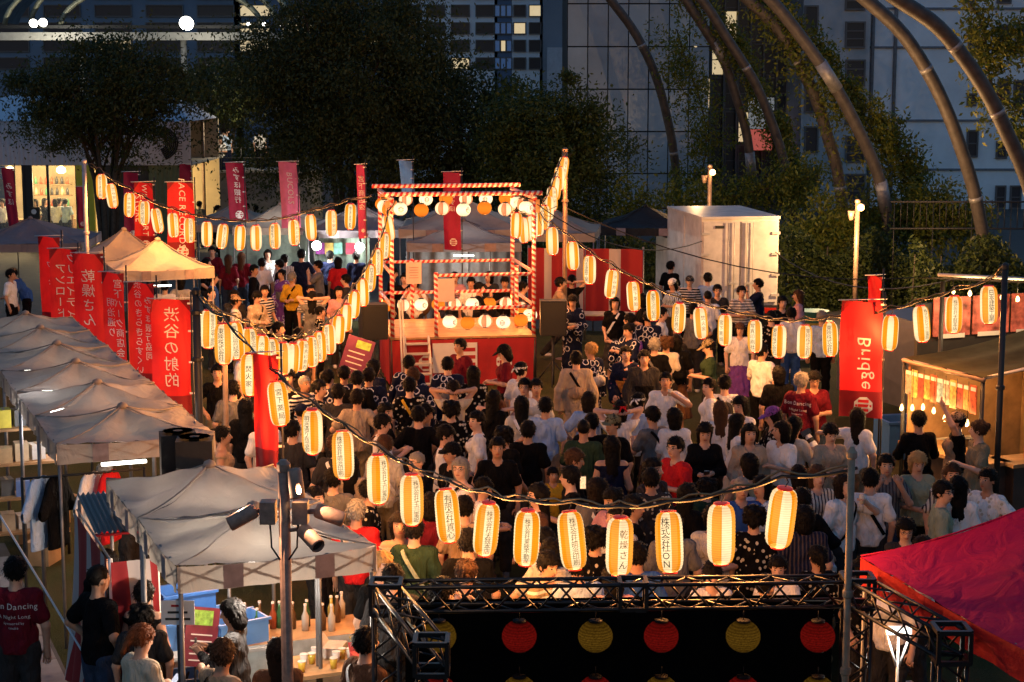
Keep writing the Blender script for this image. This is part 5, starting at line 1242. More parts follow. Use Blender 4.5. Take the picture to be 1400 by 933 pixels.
banner('pale blue banner above the left part of the stage', 545, 220, 563, 268, 42, '', .2, c=mat('banner_blue', (.14, .3, .55), .7, var=.15, transl=.3), crest_=False, lean=.3)
banner('crimson banner rising behind the stage top beam', 606, 236, 630, 342, 40.5, 'みずほ', .14, c=MATS['banner_crimson'])
banner('red banner lettered Bridge above the blue bin', 1151, 412, 1202, 571, 24.5, 'Bridge', .26, latin=True, mirror=True, tv=.47)
banner('small red banner behind the Bridge banner', 1187, 378, 1203, 450, 27, '', .2, crest_=False)
banner('narrow red banner twisting beside the crowd under the lanterns', 346, 484, 384, 652, 19.5, '', .2, crest_=False, lean=-.1, wave=2.5)

# ---------------------------------------------------------------- truck
Yt = 42; a = P(957, 400, Y=Yt).x; b_ = P(1065, 400, Y=Yt).x; zt_ = P(1000, 299, Y=Yt).z
t = thing('box_truck', 'white box truck seen from its closed rear doors', 'truck', ((a + b_) / 2, Yt, 0), R(8))
TRW = mat('truck_white', (.6, .56, .53), .5, var=.2, scale=3); w_ = (b_ - a) / 2; z0_ = .72; Lt = 3.6
MB().box((0, Lt / 2 + .03, (z0_ + zt_) / 2), (2 * w_, Lt, zt_ - z0_)).build('cargo_box', TRW, t)
MB().box((0, Lt / 2, zt_ + .02), (2 * w_ + .04, Lt + .06, .06)).build('roof_edge', TRW, t)
for s_ in (-1, 1):
    d = MB().box((s_ * w_ * .49, 0, (z0_ + zt_) / 2), (w_ * .93, .05, zt_ - z0_ - .16)).build('door', TRW, t)
    bar('lock_rod', (s_ * .16, -.05, z0_ + .1), (s_ * .16, -.05, zt_ - .1), .012, ALU, d); bar('lock_rod', (s_ * .3, -.05, z0_ + .1), (s_ * .3, -.05, zt_ - .1), .008, ALU, d)
    for k in range(4): MB().box((s_ * (w_ - .08), -.035, z0_ + .25 + k * .5), (.2, .025, .06)).build('hinge', ALU, d)
    MB().box((s_ * .2, -.07, z0_ + .55), (.18, .03, .05)).build('handle', ALU, d)
    MB().box((s_ * (w_ - .2), -.04, z0_ - .12), (.3, .06, .12)).build('tail_light', mat('tail_red', (.5, .02, .01), .3, var=0), t)
    for k, yy in enumerate((.7, 3.2)): q = MB().lathe([(.2, -.1), (.36, -.1), (.38, -.06), (.38, .06), (.36, .1), (.2, .1)], 20).build('wheel', mat('tyre', (.015, .015, .015), .8, var=0), t, True); q.location = (s_ * (w_ - .15), yy, .38); q.rotation_euler = (0, R(90), 0)
    MB().box((s_ * w_, Lt / 2, (z0_ + zt_) / 2), (.04, .1, zt_ - z0_ - .1)).build('side_rib', TRW, t)
MB().box((0, .02, z0_ - .05), (2 * w_, .12, .1)).build('bumper', DARKM, t)
MB().box((0, Lt + 1.0, 1.15), (1.7, 1.6, 1.7)).build('cab', TRW, t)
MB().box((-w_ * .55, -.03, zt_ - .2), (.22, .012, .07)).build('maker_plate', INK, t)

# ---------------------------------------------------------------- food stall, right
B0 = P(1344, 516, z=2.15); TARP = mat('tarp_olive', (.05, .044, .02), .9, var=.2, scale=4, bmp=.2, spec=.05); WOODS = mat('stall_wood', (.32, .17, .07), .6, var=.3, scale=5)
st = thing('food_stall', 'food stall with olive tarp roof and hanging photo menus', 'food stall', (B0.x, B0.y, 0), RZ)
SX, SY = 2.1, 1.8   # along U (right) and V (back)
MB().grid(lambda u, v: (SX * u - .05, SY * v - .05, 2.15 + .3 * v * 0 + .28 * u - .05 * math.sin(math.pi * u) + .02 * math.sin(v * 14)), 10, 12).build('roof', TARP, st, True)
for x_, y_ in ((0, 0), (0, SY), (SX, 0), (SX, SY)): bar('post', (x_, y_, 0), (x_, y_, 2.12 + .26 * x_ / SX), .03, DARKM, st)
bar('front_bar', (-.02, -.05, 2.12), (-.02, SY, 2.12), .035, BRONZE, st); bar('side_bar', (0, 0, 2.13), (SX, 0, 2.4), .025, ALU, st)
MB().box((.28, SY * .5, .45), (.5, SY * .95, .9)).build('counter', mat('counter_dark', (.05, .035, .03), .6), st); MB().box((.24, SY * .5, .92), (.62, SY, .05)).build('counter_top', WOODS, st)
MB().box((SX * .6, .12, .45), (SX * .75, .5, .9)).build('side_counter', mat('counter_dark', (.05, .035, .03), .6), st); MB().box((SX * .6, .1, .92), (SX * .8, .56, .05)).build('side_counter_top', WOODS, st)
MB().box((SX * .5, SY - .05, 1.1), (SX * .95, .05, 2.1)).build('back_panel', WOODS, st); MB().box((SX - .05, SY * .5, 1.1), (.05, SY * .9, 2.1)).build('end_panel', WOODS, st)
for k in range(11):
    c = [(.5, .08, .03), (.45, .2, .05), (.3, .05, .03), (.5, .35, .1), (.35, .3, .25), (.2, .3, .35)][k % 6]
    q = MB().box((-.06, SY * (.06 + .083 * k), 1.83), (.012, .14, .34 + .05 * (k % 3 == 0))).build('photo_menu', mat('menu_%d' % (k % 6), c, .4, var=.7, scale=14), st)
    MB().box((-.068, SY * (.06 + .083 * k), 1.97), (.004, .11, .05)).build('caption', WCL, q)
for k in range(7): # bulbs strung along the serving edge
    y_ = SY * (.02 + .14 * k); z_ = 1.5 - .05 * math.sin(k * 1.3)
    q = bar('flex', (-.2, y_, 2.1), (-.2, y_, z_ + .1), .005, CABLE, st, 4)
    MB().lathe([(.01, .08), (.014, .07), (.026, .03), (.022, -.0), (.0, -.015)], 10, (-.2, y_, z_)).build('bulb', mat('bulb_glow', (1, .8, .4), .3, var=0, emit=(1, .62, .22), es=6), st, True)
    if k % 2 == 0: link('bulb_light', plight(13, (1, .6, .22)), st, (-.22, y_, z_ - .06))
link('lamp_light', plight(20, (1, .55, .2)), st, (SX * .5, SY * .5, 1.9))
for k, (x_, y_, c) in enumerate(((.9, .15, (.5, .05, .03)), (1.1, .1, (.6, .5, .1)), (1.3, .2, (.1, .3, .1)), (1.5, .12, (.6, .6, .55)), (.25, .5, (.5, .4, .2)), (.3, .9, (.4, .1, .05)))):
    q = thing('sauce_bottle', ['red sauce bottle', 'yellow mustard bottle', 'green bottle', 'white bottle', 'tan jar', 'brown jar'][k] + ' on the food stall counter', 'bottle', Matrix.Translation(st.location) @ Matrix.Rotation(RZ, 4, 'Z') @ Vector((x_, y_, .945)))
    MB().lathe([(.04, 0), (.042, .14), (.02, .18), (.015, .22)], 10).build('body', mat('sauce_%d' % k, c, .3, var=0), q, True); MB().lathe([(.017, .215), (.017, .24)], 8).build('cap', WCL, q)
# lightbox on the counter end
q = thing('lightbox_sign', 'glowing white lightbox sign on a table before the food stall', 'sign', P(1266, 596, z=.95), RZ); MB().box((0, 0, .26), (.3, .06, .52)).build('case', ALU, q); MB().box((0, -.034, .26), (.26, .012, .47)).build('screen', mat('screen_glow', (.9, .9, 1), .4, var=.2, emit=(.95, .9, 1), es=.8), q)
MB().box((0, -.042, .26), (.13, .004, .34)).build('picture', mat('screen_pic', (.7, .6, .5), .4, var=.4, scale=12, emit=(.8, .7, .55), es=.7), q)
tb = thing('side_table', 'pale folding table holding the lightbox', 'table', P(1270, 640, z=0), RZ); tb.location = (q.location.x + .1, q.location.y, 0)
MB().box((.1, 0, .93), (.9, .5, .035)).build('top', mat('table_pale', (.5, .44, .36), .5), tb)
for x_ in (-.3, .5):
    for y_ in (-.2, .2): bar('leg', (x_, y_, 0), (x_, y_, .92), .015, STRUT, tb)
# second stall behind
B1 = P(1400, 372, z=3.0); s2 = thing('back_stall', 'tall stall with bulb string and meat posters behind food stall', 'food stall', (P(1395, 420, Y=26.5).x, 27.3, 0), RZ)
for x_ in (-1.2, 1.4): bar('post', (x_, 0, 0), (x_, 0, 3.45), .035, DARKM, s2)
s2.scale.z = .88
bar('roof_edge', (-1.5, -.3, 3.62), (1.9, -.3, 3.3), .03, ALU, s2); MB().grid(lambda u, v: (-1.4 + 3.2 * u, -.25 + .8 * v, 3.56 - .3 * u - .1 * v), 6, 4).build('roof', mat('roof_dark', (.03, .028, .026), .8), s2)
MB().box((.2, .5, 1.5), (3.0, .08, 3.0)).build('back_panel', mat('stall_black', (.02, .017, .016), .6), s2)
for k in range(3):
    p_ = MB().box((-.7 + k * .75, .42, 2.75), (.7, .02, .7)).build('poster', mat('poster_meat', (.45, .12, .1), .5, var=.8, scale=5), s2); MB().box((-.7 + k * .75, .405, 2.4), (.5, .006, .08)).build('caption', WCL, p_)
for k in range(6):
    MB().lathe([(.01, .08), (.014, .07), (.03, .03), (.024, -.01), (.0, -.025)], 10, (-1.25 + k * .3, -.35, 3.3 - .05 * k)).build('bulb', MATS['bulb_glow'], s2, True); bar('flex', (-1.25 + k * .3, -.32, 3.55 - .03 * k), (-1.25 + k * .3, -.35, 3.39 - .05 * k), .004, CABLE, s2, 4)
for k in range(2): link('bulb_light', plight(30, (1, .65, .28)), s2, (-1.0 + k * .9, -.5, 3.15))
MB().box((.2, -.2, 1.95), (3, .4, .05)).build('shelf', WOODS, s2); MB().box((.3, .0, .6), (2.6, .8, 1.2)).build('counter', mat('counter_dark', (.05, .035, .03), .6), s2)
for lab, x_, y_, Yv in (('silver parked van roof behind the stalls', 1290, 470, 31),):
    q = thing('parked_van', lab, 'van', (P(x_, y_, Y=Yv).x, Yv, 0), RZ); VB = mat('van_grey', (.12, .13, .15), .35, .3, .1)
    mb = MB(); 
    mb.grid(lambda u, v: ((u - .5) * 1.75 * (1 - .12 * v), -1.6, .3 + 1.7 * v), 1, 1); prof_ = [(-1.9, .35), (-1.9, 1.0), (-1.5, 1.85), (1.2, 1.95), (1.9, 1.1), (2.1, .9), (2.1, .35)]
    n = len(prof_); mb = MB(); mb.add([(-.85 + (.1 if z > 1.5 else 0), y, z) for y, z in prof_] + [(.85 - (.1 if z > 1.5 else 0), y, z) for y, z in prof_], [tuple(range(n))[::-1], tuple(range(n, 2 * n))] + [(i, (i + 1) % n, (i + 1) % n + n, i + n) for i in range(n)]); mb.build('body', VB, q)
    MB().add([(-.72, -1.86, 1.08), (.72, -1.86, 1.08), (.66, -1.56, 1.75), (-.66, -1.56, 1.75)], [(0, 1, 2, 3)]).build('rear_window', GLASS, q)
    for sx in (-1, 1):
        for yy in (-1.2, 1.3): k = MB().lathe([(.18, -.09), (.31, -.09), (.33, 0), (.31, .09), (.18, .09)], 18).build('wheel', MATS['tyre'], q, True); k.location = (sx * .8, yy, .33); k.rotation_euler = (0, R(90), 0)
# blue bin
bn = P(1218, 612, z=0); q = thing('blue_bin', 'large open blue plastic bin below the Bridge banner', 'bin', (bn.x + .05, P(1218, 600, z=.3).y, 0), R(12)); BLU = mat('blue_plastic', (.03, .12, .4), .45, var=.15)
for dx, dy, sx, sy in ((0, -.3, .8, .03), (0, .3, .8, .03), (-.385, 0, .03, .57), (.385, 0, .03, .57)): MB().box((dx, dy, .33), (sx, sy, .62)).build('side', BLU, q)
MB().box((0, 0, .03), (.74, .57, .04)).build('base', BLU, q)
for dx, dy, sx, sy in ((0, -.325, .86, .05), (0, .325, .86, .05), (-.41, 0, .05, .6), (.41, 0, .05, .6)): MB().box((dx, dy, .63), (sx, sy, .04)).build('rim', BLU, q)

# ---------------------------------------------------------------- black truss box in the foreground
TR = mat('truss_black', (.022, .02, .02), .4, .5, .3, 12)
def truss(o, a, b_, w_=.2, n=10, name='chord'):
    a = Vector(a); b_ = Vector(b_); d = (b_ - a).normalized(); side = d.cross(Vector((0, 0, 1))); side = side.normalized() if side.length > .1 else Vector((1, 0, 0)); up = side.cross(d)
    offs = [side * sx * w_ / 2 + up * sz * w_ / 2 for sx, sz in ((-1, -1), (1, -1), (1, 1), (-1, 1))]
    for q in offs: bar(name, a + q, b_ + q, .016, TR, o, 6)
    for k in range(4):
        for i in range(n):
            p0 = a.lerp(b_, i / n) + offs[k if i % 2 else (k + 1) % 4]; p1 = a.lerp(b_, (i + 1) / n) + offs[(k + 1) % 4 if i % 2 else k]; bar('brace', p0, p1, .009, TR, o, 4)
def cornerbox(o, p, w_=.22):
    mb = MB(); p = Vector(p)
    for sx in (-1, 1):
        for sy in (-1, 1):
            MB().box(p + Vector((sx * w_ / 2, sy * w_ / 2, 0)), (.03, .03, w_)).build('corner_bar', TR, o); MB().box(p + Vector((0, sy * w_ / 2, sx * w_ / 2)), (w_, .034, .034)).build('corner_bar', TR, o); MB().box(p + Vector((sy * w_ / 2, 0, sx * w_ / 2)), (.032, w_, .032)).build('corner_bar', TR, o)
TL = P(528, 816, z=2.2); TRt = P(1172, 808, z=2.2); FL = P(590, 896, z=2.2); FRt = P(1300, 880, z=2.2)
tr_ = thing('truss_frame', 'black box truss frame holding a dark cloth', 'truss', (TL.x, TL.y, 0)); o0 = Vector((TL.x, TL.y, 0))
mid = TL.lerp(TRt, .52)
truss(tr_, TL - o0, TRt - o0, .19, 22); truss(tr_, TL - o0, FL - o0, .19, 6); truss(tr_, TRt - o0, FRt - o0, .19, 7)
for p in (TL, TRt, FL, FRt): cornerbox(tr_, p - o0)
cornerbox(tr_, mid - o0, .2)
for p in (TL, TRt, FL, FRt): q = Vector((p.x, p.y, 0)) - o0; truss(tr_, q + Vector((0, 0, .02)), q + Vector((0, 0, 2.1)), .19, 14)
dr = thing('backdrop_cloth', 'black gauze cloth hung below the truss with lanterns behind', 'cloth', (TL.x, TL.y, 0))
BG_, N, L, B, O = nt('black_gauze'); B.inputs['Base Color'].default_value = (.004, .004, .004, 1); B.inputs['Roughness'].default_value = .95; B.inputs['Specular IOR Level'].default_value = .02
t_ = N.new('ShaderNodeBsdfTransparent'); mx = N.new('ShaderNodeMixShader'); nz = noise(N, L, 300, 2); L.new(ramp(N, L, nz, -.6, 1.4), mx.inputs[0]); mx.inputs[0].default_value = .7
L.new(t_.outputs[0], mx.inputs[1]); L.new(B.outputs[0], mx.inputs[2]); L.new(mx.outputs[0], O.inputs[0])
dx_ = (TRt - TL); MB().grid(lambda u, v: (.12 + (dx_.x - .24) * u, dx_.y * u - .12 + .01 * math.sin(u * 60), .05 + 2.04 * v), 80, 4).build('sheet', BG_, dr, True)
MB().grid(lambda u, v: (.12 + (dx_.x - .24) * u, dx_.y * u + .34, .05 + 2.02 * v), 10, 4).build('lining', mat('black_lining', (.004, .004, .004), .95, var=0, spec=.02), dr)
for r_ in range(2):
    for i in range(6):
        px_ = (600, 710, 814, 904, 1016, 1118)[i]; p = P(px_, 870 + r_ * 76, Y=(TL.lerp(TRt, (px_ - 528) / 644)).y + .11)
        k = 'dimred' if (i + r_) % 2 else 'dimyellow'
        round_lantern(Matrix.Translation(p), k, f'{kn[k]} lantern behind black gauze, {"upper" if not r_ else "lower"} row, {ORD[i]} from the white tent', 'dim round lanterns behind the black cloth', False, .93)
# bright lamp stand behind the right truss leg
q = thing('work_lamp', 'white work lamp on tripod inside the right truss', 'lamp', (P(1228, 880, Y=13.6).x, 13.6, 0)); z_ = P(1228, 862, Y=13.6).z
MB().box((0, 0, z_), (.2, .05, .06)).build('head', mat('lamp_white', (.8, .8, .78), .4, var=0, emit=(1, .97, .9), es=.9), q); bar('pole', (0, 0, 0), (0, 0, z_ - .02), .012, ALU, q); bar('arm', (.1, 0, z_ - .02), (.01, 0, z_ - .3), .01, WHITEP, q); bar('arm', (-.1, 0, z_ - .02), (-.01, 0, z_ - .3), .01, WHITEP, q)
link('lamp_light', plight(3, (1, .95, .85), 'lamp_light'), q, (0, -.1, z_ - .1))

# ---------------------------------------------------------------- stall goods on the left
def local(o, v): return Matrix.Translation(o.location) @ Matrix.Rotation(o.rotation_euler.z, 4, 'Z') @ Vector(v)
def table(label, p, rz, sx, sy, h_=.72, m=None, cloth=None):
    t = thing('table', label, 'table', (p[0], p[1], 0), rz, 'stall tables'); MB().box((0, 0, h_ - .02), (sx, sy, .035)).build('top', m or mat('table_wood', (.4, .25, .13), .5), t)
    for x_ in (-1, 1):
        for y_ in (-1, 1): bar('leg', (x_ * (sx / 2 - .06), y_ * (sy / 2 - .06), 0), (x_ * (sx / 2 - .06), y_ * (sy / 2 - .06), h_ - .03), .016, STRUT, t)
    if cloth: MB().grid(lambda u, v: (-sx / 2 - .01 + (sx + .02) * u, -sy / 2 - .015 - .012 * math.sin(u * 20) * (1 - v), .15 + (h_ - .15) * v), 24, 3).build('front_cloth', cloth, t, True)
    return t
def crate(label, pos, rz, m, s=(.5, .36, .26)):
    q = thing('crate', label, 'crate', pos, rz, 'plastic crates at the drinks stall')
    for dx, dy, sx, sy in ((0, -s[1] / 2, s[0], .02), (0, s[1] / 2, s[0], .02), (-s[0] / 2, 0, .02, s[1] - .022), (s[0] / 2, 0, .02, s[1] - .022)): MB().box((dx, dy, s[2] / 2), (sx, sy, s[2])).build('side', m, q)
    MB().box((0, 0, .012), (s[0] - .022, s[1] - .022, .02)).build('base', m, q); 
    for dx, dy, sx, sy in ((0, -s[1] / 2 - .012, s[0] + .05, .03), (0, s[1] / 2 + .012, s[0] + .05, .03)): MB().box((dx, dy, s[2] - .01), (sx, sy, .025)).build('rim', m, q)
    return q
LB = mat('light_blue_plastic', (.1, .26, .62), .45, var=.1)
tA = P(272, 880, z=.7); tt = table('drinks table with blue crates under the foreground tent', tA, RZ, 1.5, .7, .7, mat('table_white', (.55, .55, .55), .5))
for i, (x_, y_, z_, m, lab) in enumerate(((-.45, .05, .7, LB, 'pale blue crate at the left end of the drinks table'), (.15, .12, .7, LB, 'pale blue crate in the middle of the drinks table'), (-.1, .15, .96, BLU, 'deep blue crate stacked on the drinks table'), (.35, -.1, .7, LB, 'pale blue crate beside the price board on the drinks table'))): crate(lab, local(tt, (x_, y_, z_)), RZ + R(i * 4), m)
for i, (px_, py, zz, m, lab) in enumerate(((255, 915, .32, LB, 'pale blue crate on the ground in front of the drinks table'), (225, 880, .3, WHITEP, 'white crate on the ground behind the cream shirted person'))): crate(lab, P(px_, py, z=zz) - Vector((0, 0, zz)) + Vector((0, 0, .015)), RZ, m)
t2p = P(420, 860, z=.72); tb2 = table('wooden bar table with bottles at the right of foreground tent', t2p, RZ, 1.5, .6, .72, None, mat('cloth_pale', (.5, .56, .58), .8, transl=.2))
tb3 = table('low wooden table with cups and red boxes beside the bronze pole', P(452, 905, z=.7), RZ, 1.0, .6, .7, mat('table_wood', (.4, .25, .13), .5))
bc = [(.4, .3, .06), (.03, .1, .04), (.45, .42, .38), (.25, .05, .02), (.1, .05, .02)]
for j in range(16):
    x_, y_ = -.65 + .085 * j + rng.uniform(-.03, .03), rng.uniform(-.25, .25); c = (j * 3 + j // 4) % 5
    q = thing('bottle', ['yellow juice', 'green glass', 'clear', 'red syrup', 'brown glass'][c] + ' bottle on the wooden bar table', 'bottle', local(tb2, (x_, y_, .715)), 0, 'bottles on the bar table')
    MB().lathe([(.035, 0), (.037, .15), (.015, .2), (.014, .26)], 10).build('body', mat('bottle_glass_%d' % c, bc[c], .15, var=0), q, True); MB().lathe([(.016, .255), (.016, .275)], 8).build('cap', WCL, q)
for j in range(12):
    x_, y_ = -.4 + .075 * j, rng.uniform(-.2, .2); q = thing('cup', 'clear plastic cup of pale drink on the low wooden table' if j % 2 else 'stack of white cups on the low wooden table', 'cup', local(tb3, (x_, y_, .695)), 0, 'cups on the low table')
    MB().lathe([(.028, 0), (.038, .1)], 10).build('wall', WCL if j % 2 == 0 else mat('cup_beer', (.6, .4, .05), .2, var=0), q, True); MB().lathe([(.038, .1), (.04, .106), (.036, .106)], 10).build('rim', WCL, q)
for j, (x_, y_, c, lab) in enumerate(((.3, -.15, (.5, .05, .05), 'red cardboard box on the low wooden table'), (.1, .2, (.55, .5, .45), 'white tissue pack on the low wooden table'), (.42, .1, (.5, .42, .1), 'yellow open carton leaning on the low wooden table'))):
    q = thing('carton', lab, 'box', local(tb3, (x_, y_, .695)), RZ + j); mc = mat('carton_%d' % j, c, .7, var=.2, scale=12)
    MB().box((0, 0, .05), (.26, .18, .1)).build('body', mc, q); f_ = MB().box((0, 0, 0), (.26, .1, .006)).build('flap', mc, q); f_.location = (0, .12, .13); f_.rotation_euler = (R(55), 0, 0)
q = thing('paper_sign', 'white paper notice taped to the black tent post', 'notice', P(243, 838, z=1.86)); MB().box((0, 0, 0), (.27, .01, .2)).build('sheet', WCL, q)
for k, (w__, mm) in enumerate(((.1, REDC), (.16, INK), (.2, INK))): MB().box((0, -.007, .06 - k * .055), (w__, .003, .018)).build('print_line', mm, q)
bar('post', (0, .03, -1.8), (0, .03, .1), .018, DARKM, q)
q = thing('menu_stand', 'dark red drinks menu board leaning on crates', 'board', P(270, 915, z=.6), RZ + .2); b = MB().box((0, 0, .3), (.34, .015, .56)).build('board', mat('menu_maroon', (.14, .01, .03), .5, var=.3, scale=9), q); b.rotation_euler = (R(-12), R(14), 0)
k = MB().box((0, -.012, .48), (.2, .004, .14)).build('picture', mat('menu_green', (.2, .4, .06), .5, var=.6, scale=20), b)
for j in range(5): MB().box((0, -.011, .32 - j * .06), (.22, .003, .012)).build('print_line', WCL, b)
bar('support', (0, .1, -.6), (0, .02, .3), .012, DARKM, q)
# purple menu placard by the crowd left of the stage
q = thing('placard', 'tilted purple menu placard left of the stage', 'board', (P(487, 490, Y=31).x, 31, 0)); z_ = P(487, 490, Y=31).z
b = MB().box((0, 0, 0), (.5, .02, .75)).build('board', mat('placard_plum', (.16, .03, .09), .5, var=.2), q); b.location = (0, 0, z_); b.rotation_euler = (0, R(18), 0)
MB().box((.06, -.014, .26), (.26, .005, .14)).build('picture', mat('placard_green', (.35, .5, .1), .5, var=.5, scale=12), b); bar('stick', (-.1, .02, 0), (-.02, .02, z_), .015, WOODS, q)
for j in range(4): MB().box((-.02, -.012, .1 - j * .1), (.3, .003, .02)).build('print_line', WCL, b)
letters(MB(), text2d('FF', .13), lambda a, b__: (a - .08, -.016, b__ - .28)).build('lettering', WCL, b)
# corrugated awning and red-white curtain between the tent groups
aw0 = P(105, 676, z=2.0); aw = thing('awning', 'black corrugated awning between the two tent groups', 'awning', (aw0.x, aw0.y, 0), RZ)
n_ = 26; MB().grid(lambda u, v: (1.3 * u, -1.1 + 1.1 * v, 1.86 + .14 * v + .018 * math.sin(u * n_ * 2 * math.pi)), n_ * 4, 2).build('sheet', mat('corrugated_black', (.04, .035, .04), .35, .4, .1), aw, True)
for x_ in (.02, 1.28):
    for y_ in (-1.05, -.02): bar('post', (x_, y_, 0), (x_, y_, 1.84 + .1 * (y_ > -.5)), .018, STRUT, aw)
bar('front_bar', (0, -1.06, 1.83), (1.3, -1.06, 1.83), .015, REDC, aw)
cu = thing('festival_curtain', 'red and white striped festival curtain hung under the awning', 'curtain', (aw0.x, aw0.y, 0), RZ)
def cur_mat():
    m, N, L, B, O = nt('curtain_red_white'); s = N.new('ShaderNodeSeparateXYZ'); L.new(N.new('ShaderNodeTexCoord').outputs['Object'], s.inputs[0]); B.inputs['Roughness'].default_value = .8
    f = mth(N, L, 'GREATER_THAN', mth(N, L, 'FRACT', mth(N, L, 'MULTIPLY', mth(N, L, 'ADD', s.outputs[0], s.outputs[1]), 1.25)), .74); L.new(mixc(N, L, f, (.26, .009, .014), (.4, .36, .36)), B.inputs['Base Color']); return m
CM = cur_mat()
MB().grid(lambda u, v: (-.03 + .04 * math.sin(u * 30) * (1 - v) - .12 * (1 - v) ** 2, -1.9 + 1.9 * u, .1 + 1.72 * v - .18 * u * 0), 50, 10).build('side_drape', CM, cu, True)
MB().grid(lambda u, v: (.42 * u, -1.95 + .04 * math.sin(u * 16) * (1 - v) - .1 * (1 - v), .25 + 1.55 * v), 24, 8).build('front_drape', CM, cu, True)
for p, q in (((0, -1.93, 0), (0, -1.93, 1.83)), ((.42, -1.93, 0), (.42, -1.93, 1.83))): bar('post', p, q, .02, WHITEP, cu)
bar('top_rope', (0, -1.93, 1.82), (0, 0, 1.84), .012, STRUT, cu)
# hanging clothes under the first long-row tent
rail = thing('clothes_rail', 'dark clothes rail hung with shirts under the stall row', 'clothes rail', g0 + Vector((-.1, .1, -2.05)), RZ)
bar('rail', (-.3, 0, 1.9), (1.0, 0, 1.9), .014, DARKM, rail); bar('post', (-.3, 0, 0), (-.3, 0, 1.92), .016, DARKM, rail); bar('post', (1.0, 0, 0), (1.0, 0, 1.92), .016, DARKM, rail)
for k, (x_, c, lab) in enumerate(((-.12, 'lightblue', 'pale blue shirt hanging on the clothes rail'), (.06, 'black', 'black shirt hanging on the clothes rail'), (.42, 'white', 'white shirt hanging on the clothes rail'), (.62, 'red', 'red shirt hanging on the clothes rail'))):
    q = thing('hanging_shirt', lab, 'shirt', local(rail, (x_, 0, 1.86)), RZ + R(50), 'shirts on the clothes rail')
    S = SDF((-.35, -.1, -.85), (.35, .1, .05), .02); S.cone((0, 0, -.08), (0, 0, -.75), .17, .2, .03, (1, .28, 1)); S.cone((.12, 0, -.06), (.28, 0, -.32), .07, .08, .03, (1, .5, 1)); S.cone((-.12, 0, -.06), (-.28, 0, -.32), .07, .08, .03, (1, .5, 1)); S.cut((0, 0, -.74), np.array([0, 0, -1.]))
    link('cloth', to_mesh('cloth', *S.out(), [FAB[None]]), q, color=COL[c]); MB().tube([(0, 0, .04), (.03, 0, .02), (0, 0, -.02)], .005, 4).build('hanger', DARKM, q)
sh = thing('goods_shelf', 'black shelf rack of boxes at the left stall', 'shelf', P(30, 640, z=1.2) - Vector((0, 0, 1.2)), RZ)
for x_ in (-.5, .55):
    for y_ in (0, .4): bar('upright', (x_, y_, 0), (x_, y_, 2.0), .02, DARKM, sh)
for k in range(4): MB().box((.02, .2, .35 + k * .45), (1.1, .44, .03)).build('board', WOODS, sh)
for k in range(18):
    c = [(.5, .32, .16), (.6, .5, .06), (.6, .6, .58), (.12, .2, .45), (.5, .38, .24), (.1, .1, .1)][k % 6]; lv = k % 4; x_ = -.38 + .2 * (k // 4)
    q = thing('carton', ['brown', 'yellow', 'white', 'blue', 'tan', 'black'][k % 6] + ' carton on the ' + ['lowest', 'second', 'third', 'top'][lv] + ' board of the goods shelf', 'box', local(sh, (x_, .15 + .05 * (k % 3), .366 + lv * .45)), RZ + R(k * 7 % 20 - 10), 'cartons on the goods shelf')
    hh = rng.uniform(.1, .26); MB().box((0, 0, hh / 2), (.17, .22, hh)).build('body', mat('box_%d' % (k % 6), c, .7, var=.15, scale=8), q); MB().box((0, 0, hh + .002), (.03, .2, .004)).build('tape', mat('tape_tan', (.4, .28, .12), .4, var=0), q)
link('lamp_light', plight(16, (.95, .95, 1), 'lamp_light', .05), sh, (.3, -.5, 1.95)); MB().box((.3, -.45, 2.0), (.5, .05, .03)).build('lamp_tube', MATS['tube_glow'], sh)
for k, (px_, py) in enumerate(((45, 740), (60, 770), (72, 715))):
    q = thing('carton', ['torn brown carton on the ground by the rack', 'flat brown carton beside the path', 'brown carton under the hanging shirts'][k], 'box', P(px_, py, z=0) + Vector((0, 0, .01)), RZ + k, 'cartons on the ground'); mc = MATS['box_0']
    MB().box((0, 0, .15), (.4, .32, .3)).build('body', mc, q); f_ = MB().box((0, 0, 0), (.4, .16, .008)).build('flap', mc, q); f_.location = (0, -.22, .33); f_.rotation_euler = (R(-35), 0, 0)
# pair of black loudspeakers seen from behind by the banner pole
for k, (px_, py, lab) in enumerate(((243, 592, 'rear black loudspeaker of the pair beside the nearest banner'), (266, 600, 'front black loudspeaker of the pair beside the nearest banner'))):
    p = P(px_, py, Y=17.5 - k * .35); q = thing('loudspeaker', lab, 'loudspeaker', (p.x, p.y, 0), R(15 - k * 8), 'loudspeakers by the banner pole')
    MB().box((0, 0, p.z - .27), (.36, .3, .54)).build('cabinet', MATS['speaker_black'], q); MB().lathe([(.05, 0), (.05, .03), (.16, .03)], 10, (0, 0, p.z - .005)).build('handle', MATS['speaker_black'], q); bar('stand_pole', (0, 0, 0), (0, 0, p.z - .5), .03, DARKM, q)
    for j in range(3): bar('stand_leg', (0, 0, .5), (.4 * math.cos(j * 2.1), .4 * math.sin(j * 2.1), .01), .015, DARKM, q)
